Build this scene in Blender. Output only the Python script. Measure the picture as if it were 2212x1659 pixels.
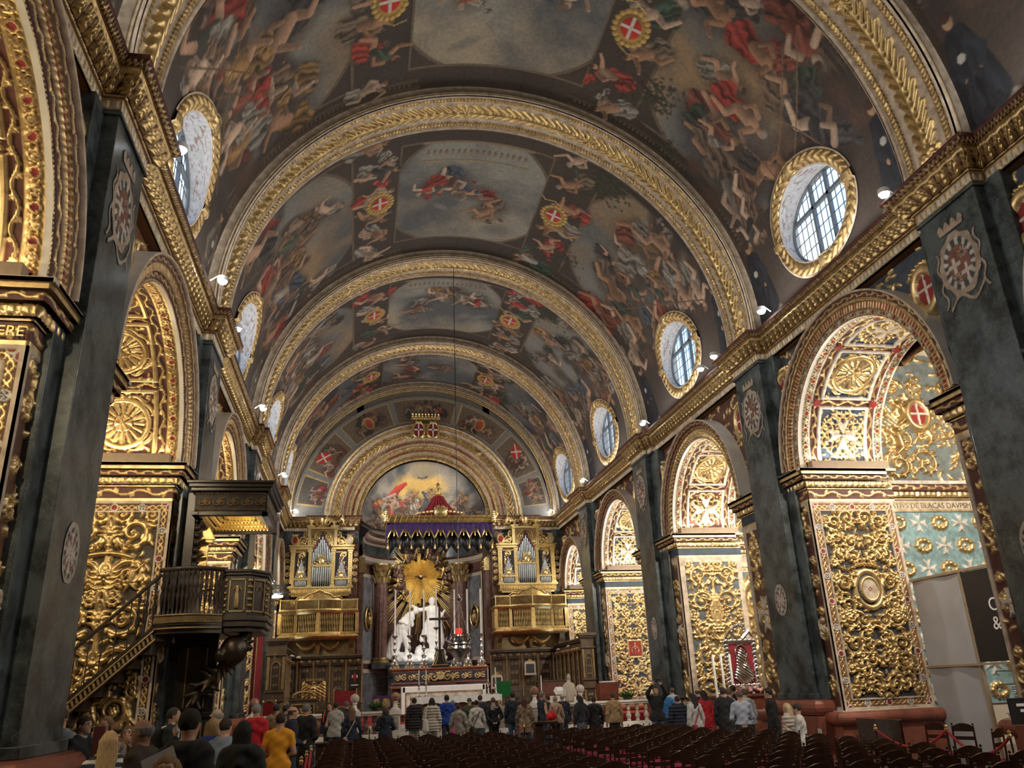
import bpy, bmesh, math, random
import numpy as np
from mathutils import Vector, Matrix
PI = math.pi
for o in list(bpy.data.objects): bpy.data.objects.remove(o)
SC = bpy.context.scene
COL = SC.collection

# ---------------- camera ----------------
cd = bpy.data.cameras.new('camera'); cam = bpy.data.objects.new('camera', cd); COL.objects.link(cam)
cd.sensor_width = 36; cd.lens = 1739.0/2212*36; cd.clip_end = 300
yaw, pitch, roll = .1948, .362, -.0424
fw = Vector((math.sin(yaw)*math.cos(pitch), math.cos(yaw)*math.cos(pitch), math.sin(pitch)))
rt = Vector((math.cos(yaw), -math.sin(yaw), 0)); up = rt.cross(fw)
r2 = rt*math.cos(roll)+up*math.sin(roll); u2 = up*math.cos(roll)-rt*math.sin(roll)
m = Matrix((r2, u2, -fw)).transposed().to_4x4(); m.translation = Vector((-3.65, 0, 1.85))
cam.matrix_world = m; SC.camera = cam
# ---------------- view ----------------
SC.view_settings.view_transform = 'Standard'; SC.view_settings.look = 'None'
SC.view_settings.gamma = 1; SC.view_settings.use_curve_mapping = False
SC.view_settings.exposure = 1.0
# ---------------- world: blue sky with soft clouds ----------------
w = bpy.data.worlds.new('sky'); SC.world = w; w.use_nodes = True
nt = w.node_tree; bg = nt.nodes['Background']
tc = nt.nodes.new('ShaderNodeTexCoord'); nz = nt.nodes.new('ShaderNodeTexNoise'); nz.inputs['Scale'].default_value = 5; nz.inputs['Detail'].default_value = 5
rp = nt.nodes.new('ShaderNodeValToRGB'); rp.color_ramp.elements[0].position = .42; rp.color_ramp.elements[0].color = (.33,.60,1,1)
rp.color_ramp.elements[1].position = .62; rp.color_ramp.elements[1].color = (.95,.98,1,1)
nt.links.new(tc.outputs['Generated'], nz.inputs['Vector']); nt.links.new(nz.outputs['Fac'], rp.inputs['Fac']); nt.links.new(rp.outputs['Color'], bg.inputs['Color'])
bg.inputs['Strength'].default_value = 1.5
# ---------------- lamps of the church and added fill spots ----------------
def area(name, loc, tgt, sx, sy, power, col=(1,.93,.82), spread=PI):
    l = bpy.data.lights.new(name, 'AREA'); l.shape = 'RECTANGLE'; l.size = sx; l.size_y = sy; l.energy = power; l.color = col; l.spread = spread
    o = bpy.data.objects.new(name, l); COL.objects.link(o); o.location = loc
    o.rotation_euler = (Vector(tgt)-Vector(loc)).to_track_quat('-Z', 'Y').to_euler(); return o
def spot(name, loc, tgt, power, ang=60, col=(1,.95,.88), r=.06, blend=.6):
    l = bpy.data.lights.new(name, 'SPOT'); l.energy = power; l.color = col; l.spot_size = math.radians(ang); l.spot_blend = blend; l.shadow_soft_size = r
    o = bpy.data.objects.new(name, l); COL.objects.link(o); o.location = loc
    o.rotation_euler = (Vector(tgt)-Vector(loc)).to_track_quat('-Z', 'Y').to_euler(); return o
PY = [2.2, 10.95, 19.7, 29.6, 38.45]          # near edges of the pilasters
PW = 1.55
YE = 45.6                                     # plane of the end wall
BAYS = [(3.75,10.95),(12.5,19.7),(21.25,29.6),(31.15,38.45),(40.0,45.6)]
KEY = 1.0
for i,(a,b) in enumerate(BAYS):
    yc = (a+b)/2
    for s in (-1,1):
        # LED strip lying on the cornice, washing the vault
        area('cornice_light', (s*7.35, yc, 11.25), (s*2.5, yc, 18.5), 5.5, .18, 80*KEY, (1,.96,.90))
        # floods clipped to the cornice, aimed at the opposite arcade
        spot('cornice_flood', (s*6.9, yc-1.6, 11.2), (-s*7.5, yc+2.5, 5.6), 560*KEY, 95, (1,.95,.88), .12)
    for s in (-1,1):
        warm = (1,.82,.54) if s < 0 else (1,.89,.74)
        k = [1,1.0,1.1,1.0,.8][i]*(1.0 if s<0 else 1.8)
        Rq = min(2.8 if i < 2 else 2.68,(b-a)/2-.78)-.15
        area('impost_light', (s*9.0, yc+Rq, 7.16), (s*8.9, yc+.6, 9.6), 2.0, .12, 27*k, warm)
        area('impost_light', (s*9.0, yc-Rq, 7.16), (s*8.9, yc-.6, 9.6), 2.0, .12, 27*k, warm)
        l = area('chapel_light', (s*12.6, yc-1.8, 8.6), (s*12.4, yc+3, 6.8), 1.2, 1.2, 150*k, warm)
        spot('jamb_light', (s*8.3, yc-Rq, 7.4), (s*9.2, b-.8, 3.6), 300*k, 75, warm, .08)
# sanctuary
spot('altar_spot', (-3.5, 40.6, 11.3), (-.3, 49, 7.4), 800, 34, (1,.93,.80), .08)
spot('altar_spot', (4.0, 40.6, 11.3), (.6, 49, 5.6), 480, 40, (1,.96,.88), .08)
spot('altar_spot', (-3.0, 30.0, 11.3), (0, 37.5, 1.6), 1100, 34, (1,.94,.84), .08)
spot('organ_spot', (-1.6, 38.6, 11.6), (-5.6, 45, 8.3), 1500, 26, (1,.95,.82), .06)
spot('organ_spot', (1.9, 38.6, 11.6), (5.7, 45, 8.3), 1500, 26, (1,.95,.82), .06)
spot('apse_fill_spot', (-1.4, 44.6, 11.6), (-.4, 50, 14.0), 260, 80, (1,.93,.80), .08)  # added spots hanging in mid air to light the half dome
spot('apse_fill_spot', (1.4, 44.6, 11.6), (.6, 50, 14.0), 190, 80, (1,.93,.80), .08)
area('retable_light', (0, 47.0, 3.6), (.3, 50, 6.0), 2.4, .1, 9, (1,.97,.92))
for s in (-1,1): spot('choir_fill', (s*3.0, 38.6, 11.3), (s*6.2, 43.5, 2.6), 420, 62, (1,.92,.80), .08)  # extra spots added to brighten the stalls
# ---------------- node materials ----------------
MATS = {}
def newmat(name):
    m = bpy.data.materials.new(name); m.use_nodes = True; MATS[name] = m
    return m, m.node_tree, m.node_tree.nodes['Principled BSDF']
def N(nt, typ, **kw):
    n = nt.nodes.new(typ)
    for k, v in kw.items():
        if k in n.inputs: n.inputs[k].default_value = v
        else: setattr(n, k, v)
    return n
def mat(name, col, rough=.5, metal=0., var=.12, scale=8., bump=0., bscale=None, coat=0., emit=0., ecol=None, alpha=1., trans=0.):
    if name in MATS: return MATS[name]
    m, nt, b = newmat(name); L = nt.links
    tc = N(nt, 'ShaderNodeTexCoord')
    nz = N(nt, 'ShaderNodeTexNoise', Scale=scale, Detail=4.); L.new(tc.outputs['Object'], nz.inputs['Vector'])
    rp = N(nt, 'ShaderNodeValToRGB'); c = col
    rp.color_ramp.elements[0].color = (c[0]*(1-var), c[1]*(1-var), c[2]*(1-var), 1); rp.color_ramp.elements[0].position = .3
    rp.color_ramp.elements[1].color = (min(1,c[0]*(1+var)), min(1,c[1]*(1+var)), min(1,c[2]*(1+var)), 1); rp.color_ramp.elements[1].position = .7
    L.new(nz.outputs['Fac'], rp.inputs['Fac']); L.new(rp.outputs['Color'], b.inputs['Base Color'])
    b.inputs['Roughness'].default_value = rough; b.inputs['Metallic'].default_value = metal
    b.inputs['Coat Weight'].default_value = coat
    if trans: b.inputs['Transmission Weight'].default_value = trans
    if emit:
        b.inputs['Emission Color'].default_value = (*(ecol or col), 1); b.inputs['Emission Strength'].default_value = emit
    if bump:
        n2 = N(nt, 'ShaderNodeTexNoise', Scale=bscale or scale*4, Detail=3.); L.new(tc.outputs['Object'], n2.inputs['Vector'])
        bp = N(nt, 'ShaderNodeBump', Strength=bump, Distance=.02); L.new(n2.outputs['Fac'], bp.inputs['Height']); L.new(bp.outputs['Normal'], b.inputs['Normal'])
    return m
def marble(name, base, vein, scale=1.2, width=.06, rough=.25, blotch=None):
    m, nt, b = newmat(name); L = nt.links
    tc = N(nt, 'ShaderNodeTexCoord')
    n0 = N(nt, 'ShaderNodeTexNoise', Scale=scale, Detail=8., Roughness=.62); L.new(tc.outputs['Object'], n0.inputs['Vector'])
    mx = N(nt, 'ShaderNodeVectorMath', operation='MULTIPLY_ADD'); mx.inputs[1].default_value = (2.6,)*3
    L.new(n0.outputs['Color'], mx.inputs[0]); L.new(tc.outputs['Object'], mx.inputs[2])
    vo = N(nt, 'ShaderNodeTexVoronoi', feature='DISTANCE_TO_EDGE', Scale=scale*2.1); L.new(mx.outputs[0], vo.inputs['Vector'])
    r1 = N(nt, 'ShaderNodeValToRGB'); r1.color_ramp.elements[0].color = (1,1,1,1); r1.color_ramp.elements[1].color = (0,0,0,1); r1.color_ramp.elements[1].position = width
    L.new(vo.outputs['Distance'], r1.inputs['Fac'])
    n1 = N(nt, 'ShaderNodeTexNoise', Scale=scale*2.2, Detail=9., Roughness=.7); L.new(tc.outputs['Object'], n1.inputs['Vector'])
    r0 = N(nt, 'ShaderNodeValToRGB'); bl = blotch or tuple(c*.35 for c in base)
    r0.color_ramp.elements[0].color = (*bl,1); r0.color_ramp.elements[0].position = .40
    r0.color_ramp.elements[1].color = (*base,1); r0.color_ramp.elements[1].position = .58
    L.new(n1.outputs['Fac'], r0.inputs['Fac'])
    mu = N(nt, 'ShaderNodeMath', operation='MULTIPLY'); L.new(r1.outputs['Color'], mu.inputs[0]); L.new(n1.outputs['Fac'], mu.inputs[1])
    mix = N(nt, 'ShaderNodeMix', data_type='RGBA'); L.new(mu.outputs[0], mix.inputs[0]); L.new(r0.outputs['Color'], mix.inputs[6]); mix.inputs[7].default_value = (*vein,1)
    L.new(mix.outputs[2], b.inputs['Base Color']); b.inputs['Roughness'].default_value = rough
    return m
# carved and painted surfaces: colour and gilding come from attributes of the carving
m, nt, b = newmat('carved_gilding'); L = nt.links
a1 = N(nt, 'ShaderNodeAttribute', attribute_name='Col'); a2 = N(nt, 'ShaderNodeAttribute', attribute_name='Met')
nz = N(nt, 'ShaderNodeTexNoise', Scale=6., Detail=6.); tcc = N(nt, 'ShaderNodeTexCoord'); L.new(tcc.outputs['Object'], nz.inputs['Vector'])
rp = N(nt, 'ShaderNodeValToRGB'); rp.color_ramp.elements[0].color = (.62,.56,.50,1); rp.color_ramp.elements[0].position = .3; rp.color_ramp.elements[1].color = (1.08,1.05,1.0,1); rp.color_ramp.elements[1].position = .65
L.new(nz.outputs['Fac'], rp.inputs['Fac'])
mx = N(nt, 'ShaderNodeMix', data_type='RGBA', blend_type='MULTIPLY'); mx.inputs[0].default_value = 1
L.new(a1.outputs['Color'], mx.inputs[6]); L.new(rp.outputs['Color'], mx.inputs[7]); L.new(mx.outputs[2], b.inputs['Base Color'])
L.new(a2.outputs['Fac'], b.inputs['Metallic'])
mr = N(nt, 'ShaderNodeMapRange'); mr.inputs[3].default_value = .62; mr.inputs[4].default_value = .36; L.new(a2.outputs['Fac'], mr.inputs[0]); L.new(mr.outputs[0], b.inputs['Roughness'])
n3 = N(nt, 'ShaderNodeTexNoise', Scale=38., Detail=3.); L.new(tcc.outputs['Object'], n3.inputs['Vector'])
bp = N(nt, 'ShaderNodeBump', Strength=.25, Distance=.012); L.new(n3.outputs['Fac'], bp.inputs['Height']); L.new(bp.outputs['Normal'], b.inputs['Normal'])
CARVE = m
m, nt, b = newmat('fresco_paint'); L = nt.links
a1 = N(nt, 'ShaderNodeAttribute', attribute_name='Col'); nz = N(nt, 'ShaderNodeTexNoise', Scale=9., Detail=7., Roughness=.7); tcc = N(nt, 'ShaderNodeTexCoord'); L.new(tcc.outputs['Object'], nz.inputs['Vector'])
rp = N(nt, 'ShaderNodeValToRGB'); rp.color_ramp.elements[0].color = (.72,.70,.68,1); rp.color_ramp.elements[0].position = .32; rp.color_ramp.elements[1].color = (1.1,1.08,1.05,1); rp.color_ramp.elements[1].position = .66
L.new(nz.outputs['Fac'], rp.inputs['Fac'])
mx = N(nt, 'ShaderNodeMix', data_type='RGBA', blend_type='MULTIPLY'); mx.inputs[0].default_value = 1
L.new(a1.outputs['Color'], mx.inputs[6]); L.new(rp.outputs['Color'], mx.inputs[7]); L.new(mx.outputs[2], b.inputs['Base Color']); b.inputs['Roughness'].default_value = .75
FRESCO = m
m, nt, b = newmat('painted_skin'); L = nt.links     # figures: colour by attribute
a1 = N(nt, 'ShaderNodeAttribute', attribute_name='Col'); L.new(a1.outputs['Color'], b.inputs['Base Color']); b.inputs['Roughness'].default_value = .6
SKINM = m
m, nt, b = newmat('clothing'); L = nt.links
a1 = N(nt, 'ShaderNodeAttribute', attribute_name='Col'); nz = N(nt, 'ShaderNodeTexNoise', Scale=60., Detail=3.); tcc = N(nt, 'ShaderNodeTexCoord'); L.new(tcc.outputs['Object'], nz.inputs['Vector'])
rp = N(nt, 'ShaderNodeValToRGB'); rp.color_ramp.elements[0].color = (.8,.8,.8,1); rp.color_ramp.elements[1].color = (1.1,1.1,1.1,1); L.new(nz.outputs['Fac'], rp.inputs['Fac'])
mx = N(nt, 'ShaderNodeMix', data_type='RGBA', blend_type='MULTIPLY'); mx.inputs[0].default_value = 1
L.new(a1.outputs['Color'], mx.inputs[6]); L.new(rp.outputs['Color'], mx.inputs[7]); L.new(mx.outputs[2], b.inputs['Base Color']); b.inputs['Roughness'].default_value = .85
CLOTHM = m
GOLD = mat('gold_leaf', (.60,.43,.18), .33, .92, .25, 6, .3, 30)
GOLDB = mat('bright_gold', (.80,.62,.29), .3, .9, .15, 6, .2, 30)
GOLDD = mat('dull_gilding', (.36,.26,.12), .42, .8, .3, 5, .3, 30)
MGREEN = marble('green_marble', (.085,.105,.110), (.20,.24,.24), .9, .018, .3, (.018,.023,.024))
MWHITE = mat('white_marble', (.66,.63,.58), .35, 0, .12, 2)
MCREAM = mat('cream_stone', (.50,.44,.36), .6, 0, .12, 2)
MRED = mat('red_marble', (.22,.07,.045), .3, 0, .3, 3)
MBRECCIA = marble('breccia_marble', (.16,.085,.065), (.34,.26,.21), 1.1, .03, .3, (.07,.030,.027))
MGREY = marble('grey_marble', (.22,.23,.25), (.34,.35,.36), 1.0, .05, .35, (.10,.11,.12))
WOODS = mat('stall_walnut', (.085,.058,.034), .4, 0, .35, 4, .2, 20)
WOODG = mat('stall_inlay', (.27,.19,.09), .4, .4, .3, 9)
WOODP = mat('pulpit_walnut', (.026,.018,.014), .35, 0, .35, 4, .2, 20)
WOODC = mat('chair_wood', (.040,.020,.013), .2, 0, .3, 6)
WOODB = mat('lectern_wood', (.16,.045,.025), .4, 0, .3, 5)
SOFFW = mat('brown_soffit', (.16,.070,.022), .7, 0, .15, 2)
SILVER = mat('silver', (.72,.72,.74), .2, 1, .08, 6)
PEWTER = mat('pipe_tin', (.26,.28,.30), .35, .9, .1, 6)
BLACKW = mat('black_wood', (.012,.011,.011), .3)
WAX = mat('candle_wax', (.75,.74,.72), .5, 0, .05)
REDV = mat('red_velvet', (.22,.010,.018), .8, 0, .25, 3)
PURPLE = mat('purple_velvet', (.040,.014,.10), .75, 0, .2, 3)
PINK = mat('seat_velvet', (.30,.03,.075), .85, 0, .15, 12)
WHITEL = mat('white_linen', (.78,.77,.75), .8, 0, .05, 5)
LED = mat('led_lamp_glow', (.9,.95,1), .5, emit=22, ecol=(.88,.95,1))
WHITEP = mat('white_plastic', (.55,.55,.55), .5)
SHEET = mat('plastic_sheet', (.36,.36,.38), .35, 0, .1, 1.2, .15, 3)
BLACKP = mat('black_panel', (.012,.013,.017), .4)
TAN = mat('tan_batten', (.30,.22,.14), .6)
GLASS = mat('window_glass', (1,1,1), .02, 0, 0, trans=1.); GLASS.node_tree.nodes['Principled BSDF'].inputs['IOR'].default_value = 1.02
LEAD = mat('window_lead', (.10,.12,.14), .5)
LEAF = mat('green_leaves', (.03,.12,.02), .5, 0, .4, 12)
SHADEB = mat('shade_black', (.006,.006,.007), .9)  # black for plates that stand in for deep shade
REDCARP = mat('red_carpet', (.30,.02,.02), .9, 0, .2, 6)
GREENC = mat('green_cloth', (.005,.14,.035), .8)

# ---------------- object helpers ----------------
def tag(o, label=None, cat=None, group=None, kind=None):
    if label: o['label'] = label
    if cat: o['category'] = cat
    if group: o['group'] = group
    if kind: o['kind'] = kind
    return o
def link(name, me, parent=None):
    o = bpy.data.objects.new(name, me); COL.objects.link(o)
    if parent is not None: o.parent = parent
    return o
def empty(name, loc=(0,0,0), rz=0, parent=None, **kw):
    o = bpy.data.objects.new(name, None); COL.objects.link(o); o.location = loc; o.rotation_euler = (0,0,rz); o.empty_display_size = .1
    if parent is not None: o.parent = parent
    return tag(o, **kw)
def copy_tree(o, parent=None, skip_label=True):
    c = o.copy(); COL.objects.link(c); c.parent = parent
    for ch in o.children: copy_tree(ch, c)
    return c
class MB:
    """collects shapes; build() links ONE mesh object"""
    def __init__(s): s.v = []; s.f = []; s.n = 0
    def add(s, v, f):
        s.v.extend([tuple(p) for p in v]); s.f.extend([tuple(i+s.n for i in q) for q in f]); s.n += len(v); return s
    def box(s, x0,y0,z0,x1,y1,z1):
        v = [(x,y,z) for x in (x0,x1) for y in (y0,y1) for z in (z0,z1)]
        return s.add(v, [(0,1,3,2),(4,6,7,5),(0,4,5,1),(2,3,7,6),(0,2,6,4),(1,5,7,3)])
    def obox(s, c, ax, ay, az):
        c,ax,ay,az = map(Vector,(c,ax,ay,az))
        v = [c+i*ax+j*ay+k*az for i in (-1,1) for j in (-1,1) for k in (-1,1)]
        return s.add(v, [(0,1,3,2),(4,6,7,5),(0,4,5,1),(2,3,7,6),(0,2,6,4),(1,5,7,3)])
    def bar(s, a, b, r1, r2=None, up=(0,0,1)):
        """rectangular bar from a to b, half sizes r1 (side) r2 (up)"""
        a,b = Vector(a),Vector(b); d = (b-a); h = d.length/2; d.normalize()
        u = Vector(up)
        if abs(d.dot(u)) > .95: u = Vector((0,1,0))
        x = d.cross(u).normalized(); z = x.cross(d)
        return s.obox((a+b)/2, x*r1, d*h, z*(r2 or r1))
    def tube(s, pts, rad, seg=8, caps=True, close=False):
        pts = [Vector(p) for p in pts]; n = len(pts)
        if not hasattr(rad, '__len__'): rad = [rad]*n
        ref = Vector((0,0,1)); prev = None; v = []
        for i,p in enumerate(pts):
            if close: d = pts[(i+1)%n]-pts[i-1]
            else: d = pts[min(i+1,n-1)]-pts[max(i-1,0)]
            if d.length < 1e-9: d = Vector((0,0,1))
            d.normalize()
            if prev is None:
                x = d.orthogonal().normalized() if abs(d.z)>.95 else d.cross(ref).normalized()
            else:
                x = (prev - d*prev.dot(d)).normalized()
            prev = x; y = d.cross(x)
            for k in range(seg):
                a = 2*PI*k/seg; v.append(p+(x*math.cos(a)+y*math.sin(a))*rad[i])
        f = []
        for i in range(n if close else n-1):
            j = (i+1)%n
            for k in range(seg):
                k2 = (k+1)%seg; f.append((i*seg+k, i*seg+k2, j*seg+k2, j*seg+k))
        if caps and not close:
            f.append(tuple(range(seg))[::-1]); f.append(tuple((n-1)*seg+k for k in range(seg)))
        return s.add(v, f)
    def lathe(s, prof, loc=(0,0,0), seg=16, a0=0, a1=2*PI, sx=1, sy=1):
        """prof [(r,z)...] about vertical axis"""
        full = abs(a1-a0-2*PI) < 1e-6; m = seg if full else seg+1
        v = []; f = []
        for r,z in prof:
            for k in range(m):
                a = a0+(a1-a0)*k/seg; v.append((loc[0]+r*math.cos(a)*sx, loc[1]+r*math.sin(a)*sy, loc[2]+z))
        for i in range(len(prof)-1):
            for k in range(seg):
                k2 = (k+1)%m if full else k+1
                f.append((i*m+k, i*m+k2, (i+1)*m+k2, (i+1)*m+k))
        if full and prof[0][0] > 1e-4: f.append(tuple(range(m))[::-1])
        if full and prof[-1][0] > 1e-4: f.append(tuple((len(prof)-1)*m+k for k in range(m)))
        return s.add(v, f)
    def sphere(s, c, r, seg=12, rings=8, sc=(1,1,1)):
        pr = [(max(1e-5, r*math.sin(PI*i/rings)), -r*math.cos(PI*i/rings)) for i in range(rings+1)]
        n0 = s.n; s.lathe(pr, (0,0,0), seg)
        for i in range(n0, s.n):
            p = s.v[i]; s.v[i] = (c[0]+p[0]*sc[0], c[1]+p[1]*sc[1], c[2]+p[2]*sc[2])
        return s
    def prism(s, poly, z0, z1, axis='z', c=(0,0,0)):
        """poly 2D outline extruded; axis z:(x,y) x:(y,z) y:(x,z)"""
        n = len(poly)
        def P(p,h):
            if axis=='z': q=(p[0],p[1],h)
            elif axis=='x': q=(h,p[0],p[1])
            else: q=(p[0],h,p[1])
            return (q[0]+c[0],q[1]+c[1],q[2]+c[2])
        v = [P(p,z0) for p in poly]+[P(p,z1) for p in poly]
        f = [tuple(range(n))[::-1], tuple(range(n,2*n))]+[(i,(i+1)%n,n+(i+1)%n,n+i) for i in range(n)]
        return s.add(v, f)
    def build(s, name, m, parent=None, smooth=True, bevel=0, loc=None, rot=None):
        me = bpy.data.meshes.new(name); me.from_pydata(s.v, [], s.f); me.materials.append(m)
        if smooth:
            me.polygons.foreach_set('use_smooth', [True]*len(me.polygons))
            try: me.set_sharp_from_angle(angle=math.radians(38))
            except Exception: pass
        me.update()
        o = link(name, me, parent)
        if bevel:
            b = o.modifiers.new('bevel','BEVEL'); b.width = bevel; b.segments = 2; b.limit_method = 'ANGLE'
        if loc: o.location = loc
        if rot: o.rotation_euler = rot
        return o
def grid_obj(name, P, mat_, parent=None, col=None, met=None, mask=None, wrap=False, smooth=True):
    """P (n,m,3) numpy surface; mask (n-1,m-1) keeps faces"""
    n, m_ = P.shape[:2]
    idx = np.arange(n*m_).reshape(n, m_)
    q = np.stack([idx[:-1,:-1], idx[:-1,1:], idx[1:,1:], idx[1:,:-1]], -1)
    if mask is not None: q = q[mask]
    else: q = q.reshape(-1,4)
    me = bpy.data.meshes.new(name); nf = len(q)
    me.vertices.add(n*m_); me.vertices.foreach_set('co', P.reshape(-1).astype(np.float32))
    me.loops.add(nf*4); me.loops.foreach_set('vertex_index', q.reshape(-1).astype(np.int32))
    me.polygons.add(nf); me.polygons.foreach_set('loop_start', np.arange(0,nf*4,4,dtype=np.int32)); me.polygons.foreach_set('loop_total', np.full(nf,4,dtype=np.int32))
    me.update(calc_edges=True)
    if smooth: me.polygons.foreach_set('use_smooth', np.ones(nf,dtype=bool))
    if col is not None:
        c = np.ones((n*m_,4),np.float32); c[:,:3] = np.clip(col.reshape(-1,3),0,1)
        a = me.attributes.new('Col','FLOAT_COLOR','POINT'); a.data.foreach_set('color', c.reshape(-1))
    if met is not None:
        a = me.attributes.new('Met','FLOAT','POINT'); a.data.foreach_set('value', np.broadcast_to(met,(n,m_)).astype(np.float32).reshape(-1).copy())
    me.materials.append(mat_)
    return link(name, me, parent)

# ---------------- numpy ornament ----------------
rs = np.random.RandomState(7)
def vnoise(ny, nx, cell, seed=0, octs=4):
    r = np.random.RandomState(seed); out = np.zeros((ny,nx)); amp = 1; tot = 0
    for o in range(octs):
        c = max(2., cell/2**o); gy = int(ny/c)+3; gx = int(nx/c)+3
        g = r.rand(gy,gx); y = np.arange(ny)/c; x = np.arange(nx)/c
        yi = y.astype(int); xi = x.astype(int); fy = y-yi; fx = x-xi; fy = fy*fy*(3-2*fy); fx = fx*fx*(3-2*fx)
        a = g[np.ix_(yi,xi)]; b_ = g[np.ix_(yi,xi+1)]; c_ = g[np.ix_(yi+1,xi)]; d_ = g[np.ix_(yi+1,xi+1)]
        out += amp*((a*(1-fx)+b_*fx)*(1-fy)[:,None]+(c_*(1-fx)+d_*fx)*fy[:,None]); tot += amp; amp *= .5
    return out/tot
class Relief:
    """height canvas in metres; y up"""
    def __init__(s, w, h, res=.02):
        s.w, s.h, s.res = w, h, res; s.nx = max(4,int(round(w/res))+1); s.ny = max(4,int(round(h/res))+1)
        s.H = np.zeros((s.ny, s.nx)); s.C = np.zeros((s.ny,s.nx),int)
    def dome(s, x, y, r, hgt, sq=1., id=0):
        px, py, pr = x/s.w*(s.nx-1), y/s.h*(s.ny-1), r/s.res
        x0, x1 = max(0,int(px-pr)), min(s.nx-1,int(px+pr)+1); y0, y1 = max(0,int(py-pr)), min(s.ny-1,int(py+pr)+1)
        if x1 < x0 or y1 < y0: return
        yy, xx = np.mgrid[y0:y1+1, x0:x1+1]
        d = ((xx-px)**2+(yy-py)**2)/max(pr,.6)**2
        h = np.where(d < 1, hgt*np.sqrt(np.clip(1-d,0,1)), 0)
        sub = s.H[y0:y1+1, x0:x1+1]; up_ = h > sub; sub[up_] = h[up_]
        if id: s.C[y0:y1+1, x0:x1+1][up_] = id
    def stroke(s, pts, r0, r1, h0, h1, id=0):
        n = len(pts)
        for i,(x,y) in enumerate(pts):
            t = i/max(1,n-1); s.dome(x, y, r0+(r1-r0)*t, h0+(h1-h0)*t, id=id)
    def leaf(s, x, y, ang, ln, r, hgt, curl=1.):
        n = max(4,int(ln/s.res/1.1)); pts = []
        for i in range(n):
            t = i/(n-1); pts.append((x,y)); x += math.cos(ang)*ln/n; y += math.sin(ang)*ln/n; ang += curl*1.6/n*(.4+t*1.6)
        for i,p in enumerate(pts):
            t = i/(n-1); s.dome(p[0],p[1], r*(.55+.9*math.sin(PI*min(1,t*.9+.1))**.8*(1-.45*t)), hgt*(.75+.5*t))
    def scroll(s, x, y, ang, R, turn=1, rw=.05, hgt=.06, turns=1.6, leaves=True, rosette=True):
        """spiral of size R starting at x,y heading ang; grows acanthus leaves outward"""
        n = int(max(24, R/s.res*3.2)); th_tot = turns*2*PI; L_ = []
        a = ang
        # log-like spiral: curvature grows
        ln = R*5.2; ds = ln/n
        for i in range(n):
            t = i/(n-1); k = turn*(.45+2.9*t**1.25)/R*1.0
            L_.append((x,y,a)); x += math.cos(a)*ds; y += math.sin(a)*ds; a += k*ds
            if abs(a-ang) > th_tot: break
        n = len(L_)
        for i,(px,py,pa) in enumerate(L_):
            t = i/(n-1); s.dome(px,py, rw*(1-.55*t), hgt*(.8+.3*t))
            if leaves and i % max(3,int(.2*R/s.res)) == 2 and t < .8:
                s.leaf(px, py, pa-turn*.9, R*(.42-.2*t), rw*.62, hgt*.9, -turn*1.4)
                if t < .35: s.leaf(px, py, pa+turn*.8, R*.28, rw*.5, hgt*.8, turn*1.4)
        if rosette:
            cx = L_[-1][0]; cy = L_[-1][1]
            for k in range(6):
                s.dome(cx+rw*1.1*math.cos(k*PI/3), cy+rw*1.1*math.sin(k*PI/3), rw*.8, hgt*1.1)
            s.dome(cx,cy,rw*.6,hgt*1.35)
    def spiral(s, cx, cy, R, a0, dr, rw, hgt, turns=1.45, leaves=True):
        """volute centred at cx,cy: outer radius R winding in to a rosette, acanthus lobes outside"""
        n = int(max(26, 2*PI*R*turns*.7/s.res*1.1))
        for i in range(n):
            t = i/(n-1); a = a0+dr*t*turns*2*PI; rr = R*(1-.80*t**.85); px, py = cx+rr*math.cos(a), cy+rr*math.sin(a)
            s.dome(px, py, rw*(1-.35*t), hgt*(.85+.3*t))
            if leaves and i % max(3,int(n*.075)) == 1 and t < .62:
                ta = a+dr*PI/2; s.leaf(px, py, ta-dr*.75, R*(.50-.25*t), rw*.72, hgt*.95, dr*1.3)
                if t < .4: s.leaf(px, py, ta+dr*1.1, R*.26, rw*.5, hgt*.7, -dr)
        for k in range(6): s.dome(cx+R*.13*math.cos(k*PI/3), cy+R*.13*math.sin(k*PI/3), R*.10, hgt*1.2)
        s.dome(cx, cy, R*.09, hgt*1.5)
    def mirror(s):
        H2 = s.H[:, ::-1]; C2 = s.C[:, ::-1]; u_ = H2 > s.H; s.C = np.where(u_, C2, s.C); s.H = np.maximum(s.H, H2); return s
    def maltese(s, cx, cy, R, hgt, id=2, rot=0):
        yy, xx = np.mgrid[0:s.ny, 0:s.nx]; X = xx/(s.nx-1)*s.w-cx; Y = yy/(s.ny-1)*s.h-cy
        if rot: X, Y = X*math.cos(rot)+Y*math.sin(rot), -X*math.sin(rot)+Y*math.cos(rot)
        a = np.maximum(abs(X),abs(Y))/R; b_ = np.minimum(abs(X),abs(Y))/R
        ins = (b_ < a*.42+.02) & (a < .74+.62*b_)
        h = hgt*(1.25-.35*a-.5*b_/np.maximum(a,.05))
        s.H = np.where(ins, np.maximum(h,hgt*.6), s.H); s.C = np.where(ins, id, s.C)
    def disc(s, cx, cy, r, hgt, id=0, sy=1., ring=None, ringid=1):
        yy, xx = np.mgrid[0:s.ny, 0:s.nx]; X = xx/(s.nx-1)*s.w-cx; Y = (yy/(s.ny-1)*s.h-cy)/sy; d = np.sqrt(X*X+Y*Y)
        ins = d < r; s.H = np.where(ins, hgt, s.H); s.C = np.where(ins, id, s.C)
        if ring:
            rr = abs(d-r) < ring; s.H = np.where(rr, np.maximum(s.H, hgt+ring*.9*np.sqrt(np.clip(1-((d-r)/ring)**2,0,1))), s.H); s.C = np.where(rr, ringid, s.C)
        return s
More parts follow.
